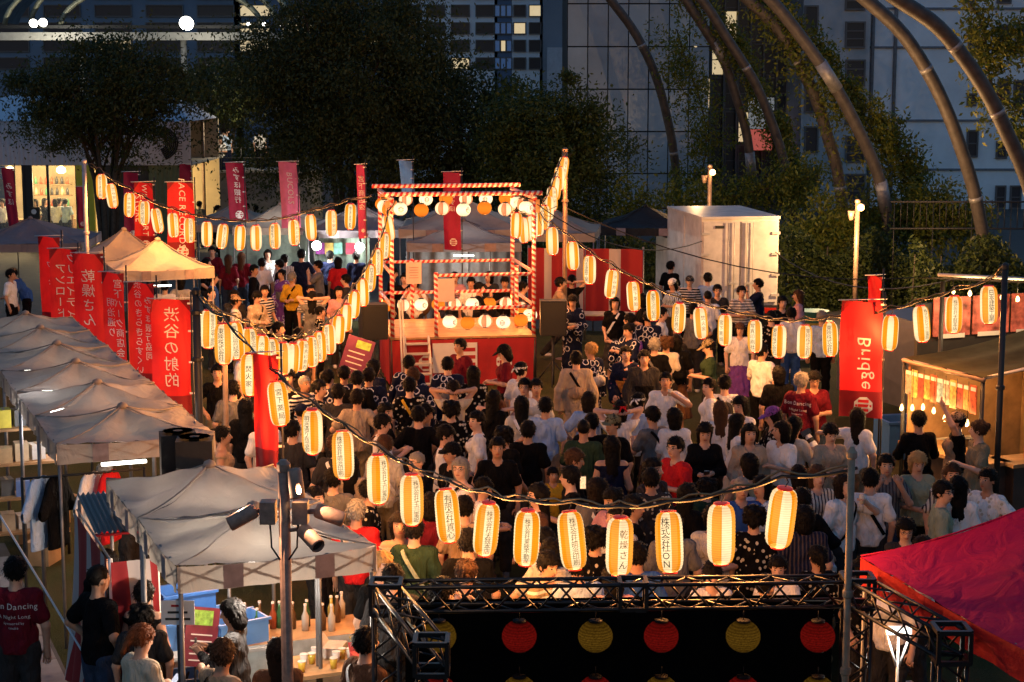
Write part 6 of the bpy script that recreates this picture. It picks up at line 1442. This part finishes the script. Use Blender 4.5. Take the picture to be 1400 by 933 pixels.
# table with flyers in the crowd on the right, drum behind the stage
table('plywood table with a flyer stack in front of the grey pole', P(1135, 800, z=.74), R(4), 1.1, .7, .74, WOODS)
q = thing('flyer_stack', 'stack of white and purple flyers on the plywood table', 'flyers', P(1127, 778, z=.745)); MB().box((0, 0, .03), (.22, .3, .06)).build('stack', WCL, q); MB().box((0, .0, .064), (.2, .12, .006)).build('cover', mat('flyer_purple', (.3, .1, .4), .5), q)
for k, (x_, Yd) in enumerate(((570, 40.3), (612, 41), (655, 40.6))):
    q = thing('drum', ['wooden drum behind the left of the stage', 'wooden drum behind the middle of the stage', 'wooden drum behind the right of the stage'][k], 'drum', (P(x_, 380, Y=Yd).x, Yd, 0), 0, 'festival drums behind the stage')
    d = MB().lathe([(.26, -.32), (.33, -.15), (.34, 0), (.33, .15), (.26, .32)], 20).build('shell', WOODS, q, True); d.location = (0, 0, 1.0); d.rotation_euler = (R(75), 0, 0)
    s_ = MB().lathe([(.265, .32), (.0, .335)], 20, cap=False).build('skin', WCL, q); s_.location = (0, 0, 1.0); s_.rotation_euler = (R(75), 0, 0)
    for a in (-.2, .2): bar('stand_leg', (a, .15, 0), (a, 0, .75), .025, WOODS, q); bar('stand_leg', (a, -.2, 0), (a, 0, .75), .025, WOODS, q)
# red and white curtain behind the stage on the right
q = thing('festival_curtain', 'red and white curtain behind the right loudspeaker', 'curtain', (P(800, 380, Y=41).x, 41, 0), R(-8)); MB().grid(lambda u, v: (-1.35 + 2.7 * u, .05 * math.sin(u * 30), .5 + 1.7 * v), 60, 4).build('sheet', CM, q, True)
for x_ in (-1.35, 0, 1.35): bar('post', (x_, .05, 0), (x_, .05, 2.25), .025, STRUT, q)
table('long trestle table in front of the red and white curtain', P(820, 428, z=.8), R(-6), 1.6, .6, .8, MATS['table_pale'])
q = thing('stacked_chairs_cart', 'cyan tub and yellow crate stacked by the hedge', 'cart', (P(1112, 420, Y=39).x, 39, 0)); MB().lathe([(.28, .75), (.36, 1.0), (.38, 1.0)], 18).build('tub', mat('cyan_plastic', (.1, .4, .45), .4), q, True); MB().box((0, 0, .45), (.9, .5, .6)).build('crate', mat('yellow_plastic', (.6, .35, .04), .5), q)
for x_ in (-.4, .4): MB().lathe([(.07, -.02), (.07, .02)], 10, (x_, 0, .1)).build('wheel', MATS['tyre'], q)
# overhead wires across the lawn
for k, (a, b_, lab) in enumerate(((P(775, 285, Y=37), P(1250, 380, Y=36), 'thin wire from the stage pole to the hedge'), (P(735, 280, Y=34.6), P(960, 330, Y=41), 'thin wire from the stage to the truck'), (P(1060, 345, Y=41), P(1330, 375, Y=27), 'thin wire from the truck to the stall'), (P(0, 705, Y=18.0), P(118, 900, Y=16.2), 'pale guy rope from the stall row to the path'))):
    q = thing('overhead_wire', lab, 'wire', a); MB().tube([Vector((0, 0, 0))] + [(b_ - a) * f + Vector((0, 0, -.5 * 4 * f * (1 - f) * (k < 3))) for f in np.linspace(.1, 1, 10)], .012, 4).build('strand', CABLE if k < 3 else WHITEP, q)
# ---------------------------------------------------------------- the crowd (head position in the photo, then looks)
TAKEN = []
def region(x, y):
    if y < 400 and x < 300: return 'by the far left tents'
    if y < 430 and x < 420: return 'among the stalls left of the stage'
    if y < 430 and x < 505: return 'near the white work lamp'
    if y < 430 and x < 740: return 'behind the stage'
    if y < 440 and x < 900: return 'by the red and white curtain'
    if y < 450: return 'in front of the white truck'
    if y < 530 and x < 480: return 'below the left lantern string'
    if y < 530 and x < 745: return 'close to the stage skirt'
    if y < 530 and x < 930: return 'right of the stage'
    if y < 530: return 'between truck and red banner'
    if x < 420 and y > 700: return 'at the foreground tent'
    if x < 520: return 'near the narrow red banner'
    if x > 1160: return 'by the food stall' if y < 640 else 'beside the magenta tent'
    if y < 600: return 'in the open lawn before the stage' if x < 960 else 'below the right lantern string'
    if y < 690: return 'in the middle of the crowd' if x < 960 else 'near the grey pole'
    return 'just behind the black truss'
FB = dict(b=180, f=0, l=-90, r=90, bl=-140, br=140, fl=-45, fr=45)
def hp(x, y, face, tc='white', pn='stand', hair='short', bc='charcoal', top='tee', bot='trousers', hc='black', H=1.7, pat=None, acc=(), label=None, jit=10, z=0, skin=None):
    top_z = 1.03 * H * (1.72 if pn not in ('lean',) else 1.55) / 1.7
    p = P(x, y, z=top_z + z); TAKEN.append((p.x, p.y))
    return person((p.x, p.y, z), R(FB[face] + rng.uniform(-jit, jit)), pn, top, tc, bot, bc, hair, hc, H, pat, acc, region(x, y), label, skin=skin)
yk = dict(top='yukata', tc='navy', pat='rings')
# stage front
hp(629, 463, 'fl', 'maroon', 'stand', bc='black', label='person in maroon t-shirt with pale chest mark before the stage skirt'); hp(690, 471, 'l', 'maroon', 'phone', 'bob', 'black', acc=('cap:black',), label='person in black cap and maroon t-shirt beside the stage crest')
hp(712, 495, 'br', 'white', acc=('headband:white',)); hp(718, 517, 'fl', 'white', 'stand_left', acc=('glasses',)); hp(733, 518, 'f', 'offwhite', 'woman', 'short')
hp(559, 486, 'b', hair='short', bc='beige', **yk); hp(565, 502, 'b', hair='short', hc='brown', bc='cream', **yk); hp(560, 516, 'b', 'black', pat='floral', acc=('strap:yellow',)); hp(612, 488, 'b', hair='short', bc='grey', **yk); hp(620, 520, 'b', 'cream', 'headhands', 'short', 'denim', 'tee', pat='floral', acc=('strap:black',), hc='dark'); hp(647, 500, 'b', 'black', 'woman', 'long', 'black', 'dress_top', 'skirt', pat='floral')
hp(511, 491, 'br', hair='bob', bc='cream', **yk); hp(504, 503, 'b', hair='short', bc='beige', hc='dark', **yk); hp(488, 507, 'b', 'black', pat=None); hp(488, 532, 'b', 'beige', 'hips', bc='khaki', hc='dark'); hp(470, 500, 'b', hair='bun', bc='white', **yk); hp(448, 505, 'br', hair='bun', bc='red', **yk)
hp(416, 513, 'fr', 'navy', 'hips', 'buzz', 'denim', pat='stripe', skin=(.33, .18, .11), hc='grey'); hp(395, 505, 'f', 'black', 'stand', 'short'); hp(436, 520, 'r', 'black', 'chat', 'short'); hp(462, 525, 'b', 'charcoal', 'stand', 'short')
hp(527, 551, 'r', 'black', 'stand_right'); hp(522, 566, 'r', 'white', 'eat', acc=('strap:black',)); hp(572, 555, 'b', 'black', 'hips'); hp(552, 562, 'r', 'grey', 'lean'); hp(608, 581, 'r', 'white', 'phone', acc=('strap:navy',)); hp(618, 605, 'fl', 'black', 'stand', acc=('cap:black',), label='bearded looking person in black cap and black t-shirt in the crowd'); hp(570, 617, 'l', 'black', 'stand_left', 'buzz', acc=('glasses',), hc='grey')
hp(630, 625, 'fl', 'white', 'stand_left', 'bob', 'black', 'tank', hc='grey', acc=('glasses', 'strap:black'), label='grey haired person in glasses and white sleeveless top in the crowd'); hp(652, 562, 'l', 'white', 'stand_left', acc=('strap:black',), bc='black', label='person in white t-shirt with broad black sling in profile'); hp(680, 598, 'f', 'black', 'stand', skin=(.42, .24, .16)); hp(675, 533, 'br', 'black', 'woman', 'long'); hp(682, 546, 'b', 'black', 'headhands', 'bob', hc='auburn', H=1.55); hp(713, 541, 'b', 'offwhite', 'woman', 'long', 'denim', acc=('strap:white',))
hp(746, 543, 'b', 'lightblue', 'stand', bc='tan'); hp(722, 575, 'b', 'black', 'drink', bc='grey'); hp(690, 582, 'br', 'black', 'woman', 'curly'); hp(660, 653, 'r', 'white', 'phone', 'short', H=1.55); hp(756, 639, 'f', 'yellow', 'woman', 'short', H=1.25, label='small child in yellow t-shirt held close in the crowd'); hp(780, 637, 'l', 'black', 'chat', acc=('glasses',))
# middle right
hp(788, 480, 'b', 'beige', 'stand', 'short', 'tan', 'yukata', acc=('strap:black',), H=1.74, label='person in beige kimono with black shoulder strap seen from behind'); hp(808, 468, 'bl', hair='bun', bc='offwhite', hc='blond', label='blond person in navy ring print yukata with floral sash', **yk); hp(783, 403, 'f', hair='bun', bc='offwhite', pn='phone', hc='dark', label='person in dark ring print yukata with white sash right of the stage', **yk)
hp(766, 379, 'r', 'tan', 'walk', bc='charcoal', H=1.76, label='walking person in tan t-shirt and white shoes behind the right loudspeaker'); hp(782, 376, 'b', 'black', 'headhands', 'short'); hp(745, 352, 'r', 'white', 'woman', 'long', 'blue'); hp(841, 406, 'f', 'black', 'woman', 'bob', 'charcoal', 'tee', 'skirt', acc=('strap:white',), label='person in black dress with white strap by the trestle table'); hp(861, 428, 'l', hair='bun', bc='purple', pn='chat', **yk); hp(860, 442, 'fl', hair='bun', bc='grey', pn='eat', **yk)
hp(856, 473, 'f', tc='navy', hair='bun', top='yukata', pat='blossom', bc='orange', pn='woman'); hp(881, 479, 'f', 'charcoal', 'stand', 'short', 'black', 'yukata'); hp(895, 462, 'b', 'black', 'stand', 'short', hc='grey', acc=('strap:grey',)); hp(911, 459, 'b', 'offwhite', 'woman', 'curly', hc='brown'); hp(925, 457, 'b', 'black', 'stand', 'bob', 'brown', bot='skirt'); hp(970, 464, 'l', 'darkgreen', 'phone', 'short', acc=('cap:khaki',)); hp(910, 509, 'f', 'white', 'drink', bc='black', label='person in white t-shirt with red chest mark drinking'); hp(878, 401, 'l', 'black', 'chat', 'bob'); hp(905, 420, 'r', 'white', 'hips', 'short'); hp(886, 425, 'b', hair='bun', bc='navy', **yk)
hp(805, 535, 'b', 'lightblue', 'hips', 'bob', 'black', hc='dark'); hp(809, 565, 'b', 'black', 'stand', 'short'); hp(798, 573, 'b', 'darkgreen', 'stand', 'buzz', 'black'); hp(848, 547, 'b', 'white', 'headhands', 'bob', acc=('headband:red',)); hp(838, 567, 'fl', 'black', 'stand', 'short', acc=('cap:camo',)); hp(873, 537, 'br', 'lightblue', 'stand', 'short', acc=('headband:white',)); hp(893, 556, 'bl', 'grey', 'eat', 'short', 'brown', bpat='floral') if False else hp(893, 556, 'bl', 'grey', 'eat', 'short', 'brown', acc=('strap:black',)); hp(922, 557, 'b', 'white', 'woman', 'bob', 'charcoal')
hp(970, 517, 'l', 'white', 'stand_left', 'short'); hp(991, 513, 'b', 'white', 'stand', 'short', acc=('strap:black',)); hp(985, 548, 'b', 'white', 'woman', 'long', hc='brown'); hp(964, 577, 'f', 'black', 'phone', 'long', 'black', 'long'); hp(1008, 565, 'r', 'white', 'woman', 'long', 'offwhite', 'dress_top', 'skirt'); hp(1012, 541, 'fl', 'white', 'eat', 'bob'); hp(924, 597, 'fl', 'red', 'cross', bc='charcoal', acc=('glasses',), H=1.74, label='person in red t-shirt and glasses with arms crossed'); hp(1014, 651, 'f', 'blue', 'stand', 'buzz', hc='grey', acc=('glasses',)); hp(814, 653, 'b', 'grey', 'woman', 'long', hc='dark', acc=('strap:white',)); hp(838, 667, 'fl', 'pink', 'eat', 'bun', top='dress_top'); hp(866, 677, 'r', 'black', 'stand_right', 'short')
hp(1058, 556, 'l', 'black', 'eat', 'bob', acc=('cap:purple',)); hp(1069, 575, 'fl', 'white', 'chat', 'bob', 'black', 'tee', 'skirt'); hp(1025, 579, 'f', 'beige', 'woman', 'long', 'beige', 'long', 'skirt'); hp(1086, 569, 'br', 'offwhite', 'eat', 'long', top='long'); hp(1096, 509, 'br', 'maroon', 'stand', 'short', hc='grey', bc='black', H=1.76, label='grey haired person in maroon lettered t-shirt carrying a long lens'); hp(1114, 507, 'f', 'maroon', 'phone', 'pony', 'denim', acc=('glasses',)); hp(1136, 579, 'f', 'beige', 'phone', 'short', 'brown', H=1.66); hp(1172, 557, 'br', 'white', 'point', 'long', 'khaki', 'tee', 'trousers', hc='dark', label='long haired person in white shirt reaching out below the Bridge banner'); hp(1257, 562, 'b', 'black', 'eat', 'short', top='long', bc='black'); hp(1255, 617, 'f', 'sage', 'phone', 'bob', 'black', hc='blond', label='blond bobbed person in sage shirt near the magenta tent'); hp(1212, 621, 'f', 'grey', 'camera', 'short', 'denim'); hp(1118, 635, 'f', 'offwhite', 'woman', 'bob', 'charcoal', 'long', hc='brown', pat='vstripe'); hp(1154, 647, 'fr', 'white', 'drink', 'bob', hc='dark', acc=('strap:black',)); hp(1042, 649, 'fl', 'lightblue', 'stand', 'bob')
hp(1302, 633, 'f', 'offwhite', 'stand', 'short', pat='vstripe', hc='brown'); hp(1351, 640, 'fl', 'white', 'hips', 'short', 'charcoal', skin=(.35, .2, .13)); hp(1289, 657, 'r', 'sage', 'stand_right', 'short', acc=('glasses',), bc='black'); hp(1310, 650, 'b', 'white', 'woman', 'long'); hp(1239, 707, 'f', 'charcoal', 'phone', 'bob', top='long', acc=('glasses',), H=1.6); hp(1262, 732, 'l', 'white', 'stand_left', 'bob', hc='dark', H=1.55); hp(1185, 758, 'f', 'black', 'woman', 'bob', acc=('hat:black',), H=1.6); hp(1220, 767, 'fl', 'white', 'stand_left', 'short', H=1.62, hc='dark'); hp(1064, 759, 'f', 'white', 'eat', 'pony', H=1.5); hp(974, 768, 'f', 'white', 'phone', 'short', acc=('strap:black',), H=1.55); hp(1031, 690, 'b', 'black', 'woman', 'curly', 'black', 'tee', pat='floral'); hp(1097, 667, 'b', 'black', 'hips', 'short', top='long')
hp(1309, 563, 'l', 'black', 'wave', 'short', 'khaki', acc=('apron:tan', 'cap:tan'), label='food stall worker in tan apron waving'); hp(1339, 574, 'l', 'khaki', 'chat', 'bun', 'khaki', acc=('apron:khaki',), hc='brown', label='food stall worker in khaki shirt with pinned hair')
# near the truck
for a in ((917, 357, 'br', 'black'), (920, 381, 'fl', 'lightblue', 'phone', 'bob', 'charcoal', 'tee', 'trousers', 'black', 1.65, None, ('beanie:white',)), (943, 377, 'f', 'black', 'stand', 'short', 'black', 'tee', 'trousers', 'grey', 1.65, None, ('cap:charcoal',)), (968, 373, 'b', 'lightblue'), (968, 397, 'b', 'white', 'stand', 'buzz'), (981, 389, 'f', 'charcoal', 'stand', 'short', 'black', 'long', 'trousers', 'black', 1.7, None, ('glasses',)), (1014, 391, 'f', 'grey', 'cross', 'short', 'black', 'tee', 'trousers', 'dark', 1.7, 'stripe'), (1037, 381, 'l', 'navy', 'camera', 'short', 'charcoal'), (1012, 441, 'f', 'white', 'stand', 'bob', 'purple', 'tee', 'skirt', 'black', 1.6, None, ('cap:brown',)), (1055, 425, 'b', 'black', 'stand'), (1082, 420, 'b', 'white', 'hips', 'short', 'blue'), (1124, 425, 'b', 'lightblue', 'stand', 'short', 'black', 'tee', 'trousers', 'grey'), (1042, 470, 'br', 'white', 'chat', 'short', 'black'), (1065, 500, 'b', 'black', 'stand', 'bob', 'black'), (1092, 396, 'l', 'pink', 'woman', 'long', 'white', 'tee', 'skirt', 'brown'), (1070, 405, 'f', 'black', 'stand', 'short'), (948, 415, 'b', 'grey', 'hips')): hp(*a)
# left of the stage
for a in ((290, 337, 'f', 'maroon', 'stand', 'short'), (282, 353, 'r', 'black', 'woman', 'bob'), (312, 348, 'b', 'maroon', 'woman', 'long', 'denim', 'tee', 'trousers', 'brown'), (330, 345, 'b', 'maroon', 'stand', 'long', 'denim', 'tee', 'trousers', 'brown', 1.7, None, ('cap:brown',)), (347, 362, 'r', 'black', 'stand_right', 'short', 'black', 'long'), (358, 353, 'b', 'white'), (366, 341, 'f', 'white', 'woman', 'bob'), (382, 355, 'l', 'black'), (385, 368, 'fl', 'purple', 'woman', 'bun', 'grey', 'yukata', 'trousers', 'black', 1.6, 'rings'), (389, 348, 'b', 'white', 'stand', 'short', 'black', 'tee', 'trousers', 'black', 1.7, None, ('cap:black',)), (399, 372, 'f', 'yellow', 'phone', 'short', 'black', 'long', 'trousers', 'grey', 1.7, None, ('strap:black', 'cap:grey')), (412, 341, 'b', 'navy', 'hips', 'short', 'navy', 'tee', 'trousers', 'black', 1.82), (435, 356, 'l', 'grey', 'camera', 'short'), (451, 343, 'b', 'navy', 'stand', 'short', 'black'), (487, 344, 'b', 'navy', 'stand', 'short', 'navy'), (462, 351, 'b', 'red', 'woman', 'bob'), (291, 373, 'r', 'blue', 'stand', 'short'), (288, 393, 'r', 'navy', 'stand_right', 'buzz'), (320, 396, 'f', 'charcoal', 'woman', 'bob'), (322, 404, 'r', 'white', 'stand', 'short', 'khaki', 'tee', 'trousers', 'black', 1.6, 'stripe', ('cap:tan', 'strap:black')), (340, 421, 'f', 'navy', 'woman', 'bob', 'navy', 'tee', 'shorts', 'black', 1.3, 'floral'), (351, 398, 'fr', 'beige', 'phone', 'short', 'khaki', 'long', 'trousers', 'black', 1.7, None, ('strap:charcoal',)), (361, 390, 'fr', 'navy', 'stand_right', 'short', 'black', 'tee', 'trousers', 'black', 1.7, 'stripe'), (425, 389, 'f', 'grey', 'stand', 'buzz'), (427, 398, 'b', 'grey', 'headhands', 'long', 'grey', 'dress_top', 'skirt'), (437, 419, 'r', 'black', 'stand', 'short', 'black', 'tee', 'trousers', 'black', 1.45, 'floral'), (463, 391, 'f', 'pink', 'woman', 'bob'), (473, 375, 'l', 'charcoal', 'stand'), (375, 330, 'b', 'offwhite', 'stand', 'bob'), (345, 332, 'b', 'grey', 'stand', 'short'), (297, 498, 'f', 'black', 'hips', 'short', 'khaki'), (303, 582, 'r', 'tan', 'woman', 'bun', 'black', 'tank'), (318, 520, 'b', 'grey', 'stand', 'short', 'khaki'), (335, 545, 'b', 'black', 'woman', 'long'), (362, 560, 'fr', 'white', 'stand', 'short'), (400, 575, 'b', 'charcoal', 'chat', 'short'), (330, 470, 'r', 'white', 'stand', 'short'), (352, 455, 'b', 'black', 'woman', 'bob'), (380, 440, 'r', 'grey', 'stand', 'short'), (408, 448, 'b', 'navy', 'stand', 'short')): hp(*a)
# behind the stage
for i, x in enumerate((537, 553, 566, 600, 622, 644, 655, 668, 690, 715)): hp(x, 366 + (i * 7) % 22, 'f' if i % 3 else 'r', ('black', 'black', 'white', 'navy', 'pink', 'white', 'black', 'charcoal')[i % 8], ('eat', 'stand', 'camera', 'chat')[i % 4], ('short', 'short', 'bob', 'short', 'bun')[i % 5])
# left edge
for a in ((14, 368, 'r', 'white', 'stand', 'short', 'black', 'tee', 'trousers', 'black', 1.7), (35, 372, 'l', 'blue', 'lean', 'short', 'black', 'tee', 'trousers', 'black', 1.7, None, ('cap:tan',)), (225, 384, 'b', 'white', 'stand', 'short'), (247, 378, 'b', 'offwhite', 'stand', 'bob'), (98, 325, 'f', 'black', 'stand', 'short'), (205, 325, 'l', 'grey', 'stand', 'short')): hp(*a)
# foreground
M1 = hp(20, 761, 'b', 'maroon', 'stand', 'short', 'charcoal', H=1.72, jit=2, label='person in maroon t-shirt with white back lettering walking on the path')
hp(133, 771, 'br', 'black', 'hips', 'buzz', 'denim', H=1.74, label='person in black shirt seen from behind at the red curtain', jit=3); hp(146, 751, 'f', 'black', 'drink', 'bob', 'beige', H=1.62, label='smiling person in black printed t-shirt holding a yellow drink', jit=4); hp(196, 794, 'b', 'black', 'woman', 'short', 'black', 'tank', H=1.58); hp(193, 824, 'b', 'charcoal', 'stand', 'curly', H=1.5); hp(192, 853, 'br', 'cream', 'phone', 'pony', 'beige', 'long', hc='auburn', H=1.62, label='auburn haired person in cream top looking at a phone', jit=3)
hp(303, 873, 'br', 'tan', 'point', 'short', 'brown', acc=('strap:black',), hc='brown', H=1.66, label='person in tan shirt with black strap reaching to the menu', jit=3); hp(318, 818, 'l', 'charcoal', 'eat', 'bob', 'charcoal', 'long', H=1.6, label='person in dark green grey shirt under the foreground tent'); hp(379, 872, 'b', 'brown', 'woman', 'long', 'brown', hc='dark', H=1.55); hp(500, 858, 'br', 'brown', 'stand', 'short', 'black', acc=('strap:white',), H=1.66, label='person in brown t-shirt with pale strap beside the truss corner'); hp(175, 644, 'l', 'darkgreen', 'lean', 'buzz', hc='grey', H=1.68, label='grey haired person bending over goods under the stall row')
hp(749, 754, 'fr', 'khaki', 'eat', 'short', 'tan', acc=('strap:charcoal',)); M2 = hp(640, 723, 'b', 'black', 'stand', 'short', 'black', H=1.74, jit=4, label='person in black t-shirt lettered in white on the back'); hp(566, 707, 'b', 'darkgreen', 'stand', 'short', top='long', acc=('strap:sage',)); hp(522, 754, 'fr', 'black', 'stand', 'short', hc='blond'); hp(537, 771, 'b', 'charcoal', 'stand', 'short'); hp(546, 700, 'f', 'beige', 'woman', 'bob', top='tank', hc='dark'); hp(487, 683, 'b', 'red', 'stand', 'short', hc='grey', pat=None); hp(589, 673, 'b', 'maroon', 'stand', 'bob'); hp(635, 678, 'b', 'tan', 'stand', 'short'); hp(818, 653, 'bl', 'grey', 'woman', 'bob') ; hp(814, 718, 'b', 'black', 'woman', 'curly', top='tee', pat='floral'); hp(845, 690, 'fl', 'offwhite', 'chat', 'bun'); hp(871, 741, 'b', 'blue', 'stand', 'short', 'denim'); hp(754, 735, 'b', 'offwhite', 'hips', 'bob', pat='floral'); hp(790, 755, 'b', 'lightblue', 'stand', 'short', 'denim'); hp(838, 772, 'b', 'pink', 'woman', 'bob'); hp(505, 655, 'r', 'black', 'stand', 'short'); hp(455, 640, 'b', 'grey', 'stand', 'short'); hp(430, 665, 'r', 'black', 'stand_right', 'bob'); hp(478, 620, 'b', 'beige', 'woman', 'long')
hp(920, 700, 'b', 'grey', 'stand', 'short'); hp(940, 660, 'br', 'black', 'woman', 'long'); hp(1100, 690, 'b', 'navy', 'stand', 'bob'); hp(975, 690, 'f', 'offwhite', 'phone', 'bob'); hp(890, 640, 'b', 'charcoal', 'stand', 'short'); hp(1190, 640, 'b', 'white', 'stand', 'short', acc=('strap:black',))
# fill the rest of the ring on the lawn
tcs = ['black', 'black', 'black', 'black', 'charcoal', 'navy', 'black', 'white', 'charcoal', 'navy', 'grey', 'white', 'beige', 'maroon', 'lightblue', 'black', 'offwhite', 'darkgreen', 'brown', 'tan', 'sage', 'teal', 'khaki']
r2 = random.Random(11); cnt_ = 0
for _ in range(2600):
    if cnt_ >= 16: break
    x = r2.uniform(395, 1150); y = r2.uniform(495, 790); H = r2.uniform(1.55, 1.78)
    if 735 < x < 1010 and y < 590: continue
    if y < 545 and x < 735: continue
    if y < 560 and x > 960: continue
    if x < 520 and y > 700: continue
    p = P(x, y, z=H)
    if min((p.x - a) ** 2 + (p.y - b) ** 2 for a, b in TAKEN) < .62 ** 2: continue
    cnt_ += 1; fem = r2.random() < .5
    hp(x, y, r2.choice(['b', 'b', 'b', 'b', 'br', 'bl', 'b', 'r', 'l', 'f', 'fr']), r2.choice(tcs), r2.choice(['stand_left', 'woman', 'phone', 'woman', 'woman'] if fem else ['stand', 'stand_right', 'hips', 'chat', 'cross', 'eat', 'camera']), r2.choice(['bob', 'long', 'bun', 'pony', 'curly'] if fem else ['short', 'short', 'short', 'buzz']), r2.choice(['black', 'denim', 'charcoal', 'khaki', 'navy']), r2.choice(['tee', 'tee', 'tank', 'long'] if fem else ['tee', 'tee', 'tee', 'long']), r2.choice(['trousers', 'skirt', 'trousers'] if fem else ['trousers', 'trousers', 'shorts']), r2.choice(['black', 'black', 'dark', 'brown']), H, r2.choice([None] * 7 + ['stripe', 'floral', 'vstripe']), r2.choice([()] * 5 + [('strap:black',), ('cap:black',), ('glasses',), ('strap:white',), ('cap:navy',)]))
# lettering on two shirts
def shirt_text(o, lines, z0, size, m=None):
    sh = [c for c in o.children if c.name.startswith('t_shirt')][0]; me = sh.data
    bv = BVHTree.FromPolygons([v.co for v in me.vertices], [tuple(p.vertices) for p in me.polygons]); mb = MB()
    for i, (s, k) in enumerate(lines):
        def fn(a, b_, i=i):
            z = z0 - sum(l[1] * 1.25 for l in lines[:i]) * size + b_; hit = bv.ray_cast(Vector((-a, 1, z)), Vector((0, -1, 0)))
            return (-a, (hit[0].y if hit[0] else .15) + .004, z)
        letters(mb, text2d(s, size * k), fn)
    mb.build('lettering', m or WCL, sh)
byl = lambda k: next(o for o in col.objects if o.get('label', '').startswith(k))
shirt_text(byl('grey haired person in maroon lettered'), [('Bon Dancing', 1), ('A Night Long', .62), ('Sponsored by', .4)], 1.3, .075)
shirt_text(M1, [('Bon Dancing', 1), ('A Night Long', .62), ('Sponsored by', .4), ('tasuke', .4)], 1.3, .075); shirt_text(M2, [('LBD', 1), ('SHOP&', .8), ('CAFE', 1)], 1.3, .085)
# things carried in hands
def backpack(x, y, H, c, lab):
    p = P(x, y, z=1.03 * H * 1.72 / 1.7); q = thing('backpack', lab, 'backpack', (p.x, p.y - .2, 1.18), 0); S = SDF((-.2, -.16, -.3), (.2, .16, .3), .02); S.cone((0, 0, -.14), (0, .02, .12), .13, .1, .03, (1.1, .7, 1)); S.cone((-.06, -.09, -.1), (.06, -.09, -.1), .06, .06, .03)
    link('bag', to_mesh('bag', *S.out(), [FAB[None]]), q, color=COL[c])
    for s_ in (-1, 1): MB().tube([(s_ * .08, .03, .2), (s_ * .1, .16, .24), (s_ * .1, .34, .12)], .012, 5).build('strap', INK, q)
backpack(809, 565, 1.7, 'blue', 'blue backpack worn by a person in the open lawn'); backpack(925, 457, 1.7, 'black', 'black backpack worn right of the stage'); backpack(991, 513, 1.7, 'charcoal', 'dark backpack worn below the right lantern string')
q = thing('smartphone', 'smartphone with glowing picture held up in the crowd', 'phone', P(797, 660, z=1.52)); MB().box((0, 0, 0), (.075, .01, .155)).build('case', MATS['black_plastic'], q); MB().box((0, -.007, 0), (.066, .003, .142)).build('screen', mat('phone_glow', (.8, .6, .4), .3, var=.8, scale=30, emit=(1, .6, .3), es=1.2), q)
p = P(1104, 595, z=.98); q = thing('camera_lens', 'long white telephoto lens hanging at the maroon shirted person', 'camera', p, 0)
b = MB().lathe([(.045, 0), (.05, .05), (.05, .12), (.06, .14), (.065, .3), (.06, .31)], 14).build('barrel', WHITEP, q, True); b.rotation_euler = (R(20), R(150), 0); k = MB().lathe([(.052, .06), (.054, .09), (.052, .12)], 14, cap=False).build('ring', INK, b)
k = MB().box((0, 0, -.04), (.14, .1, .08)).build('camera_body', MATS['black_plastic'], b)
def held(lab, kind, label):
    o = next((q for q in col.objects if q.get('label', '').startswith(lab)), None)
    if o is None: return
    pn = o['pose']; J = joints(pn); d = J['lh'] - J['le']; d /= np.linalg.norm(d); p = J['lh'] + d * .09
    if kind in ('camera', 'phone'): p = (p + J['rh'] + (J['rh'] - J['re']) / .25 * .09) / 2 + np.array([0, -.02, .02])
    w_ = o.matrix_basis @ Vector(p); q = thing({'camera': 'camera', 'phone': 'smartphone', 'cup': 'cup'}[kind], label, kind, w_, o.rotation_euler.z)
    if kind == 'camera':
        MB().box((0, 0, 0), (.14, .06, .09)).build('camera_body', MATS['black_plastic'], q); k = MB().lathe([(.032, 0), (.035, .07), (.03, .1)], 12).build('lens', INK, q, True); k.rotation_euler = (R(90), 0, 0); MB().box((0, 0, .055), (.05, .05, .03)).build('viewfinder', MATS['black_plastic'], q)
    elif kind == 'phone':
        k = MB().box((0, 0, 0), (.075, .012, .15)).build('case', MATS['black_plastic'], q); k.rotation_euler = (R(50), 0, 0); MB().box((0, .008, 0), (.066, .003, .14)).build('screen', mat('phone_screen', (.5, .55, .65), .3, var=.5, scale=25, emit=(.7, .8, 1), es=.7), k)
    else:
        MB().lathe([(.028, -.05), (.037, .05)], 12).build('wall', mat('cup_clear', (.6, .55, .45), .2, var=0), q, True); MB().lathe([(.034, .02), (.0, .021)], 12, cap=False).build('drink', mat('cup_beer', (.6, .4, .05), .2, var=0), q)
for lab, kind, label in (('person in grey t-shirt, short black hair, by the food', 'camera', 'black camera raised by a grey shirted person near the food stall'), ('person in navy t-shirt', 'camera', 'black camera raised by a person beside the truck'), ('auburn', 'phone', 'phone in the hands of the auburn haired person'), ('blond bobbed', 'phone', 'phone held by the blond bobbed person in sage'), ('smiling person in black printed', 'cup', 'yellow drink in the hand of the smiling person'), ('person in white t-shirt with red chest', 'cup', 'small cup at the mouth of the drinking person'), ('person in charcoal long sleeved shirt with glasses', 'phone', 'phone held by person in glasses beside the magenta tent'), ('person in black long sleeved shirt, long black', 'phone', 'phone lighting the person in black long sleeves'), ('person in white t-shirt with black shoulder strap, near', 'cup', 'cup of pale drink held near the grey pole')): held(lab, kind, label)
for o in col.objects:
    if 'pose' in o: del o['pose']
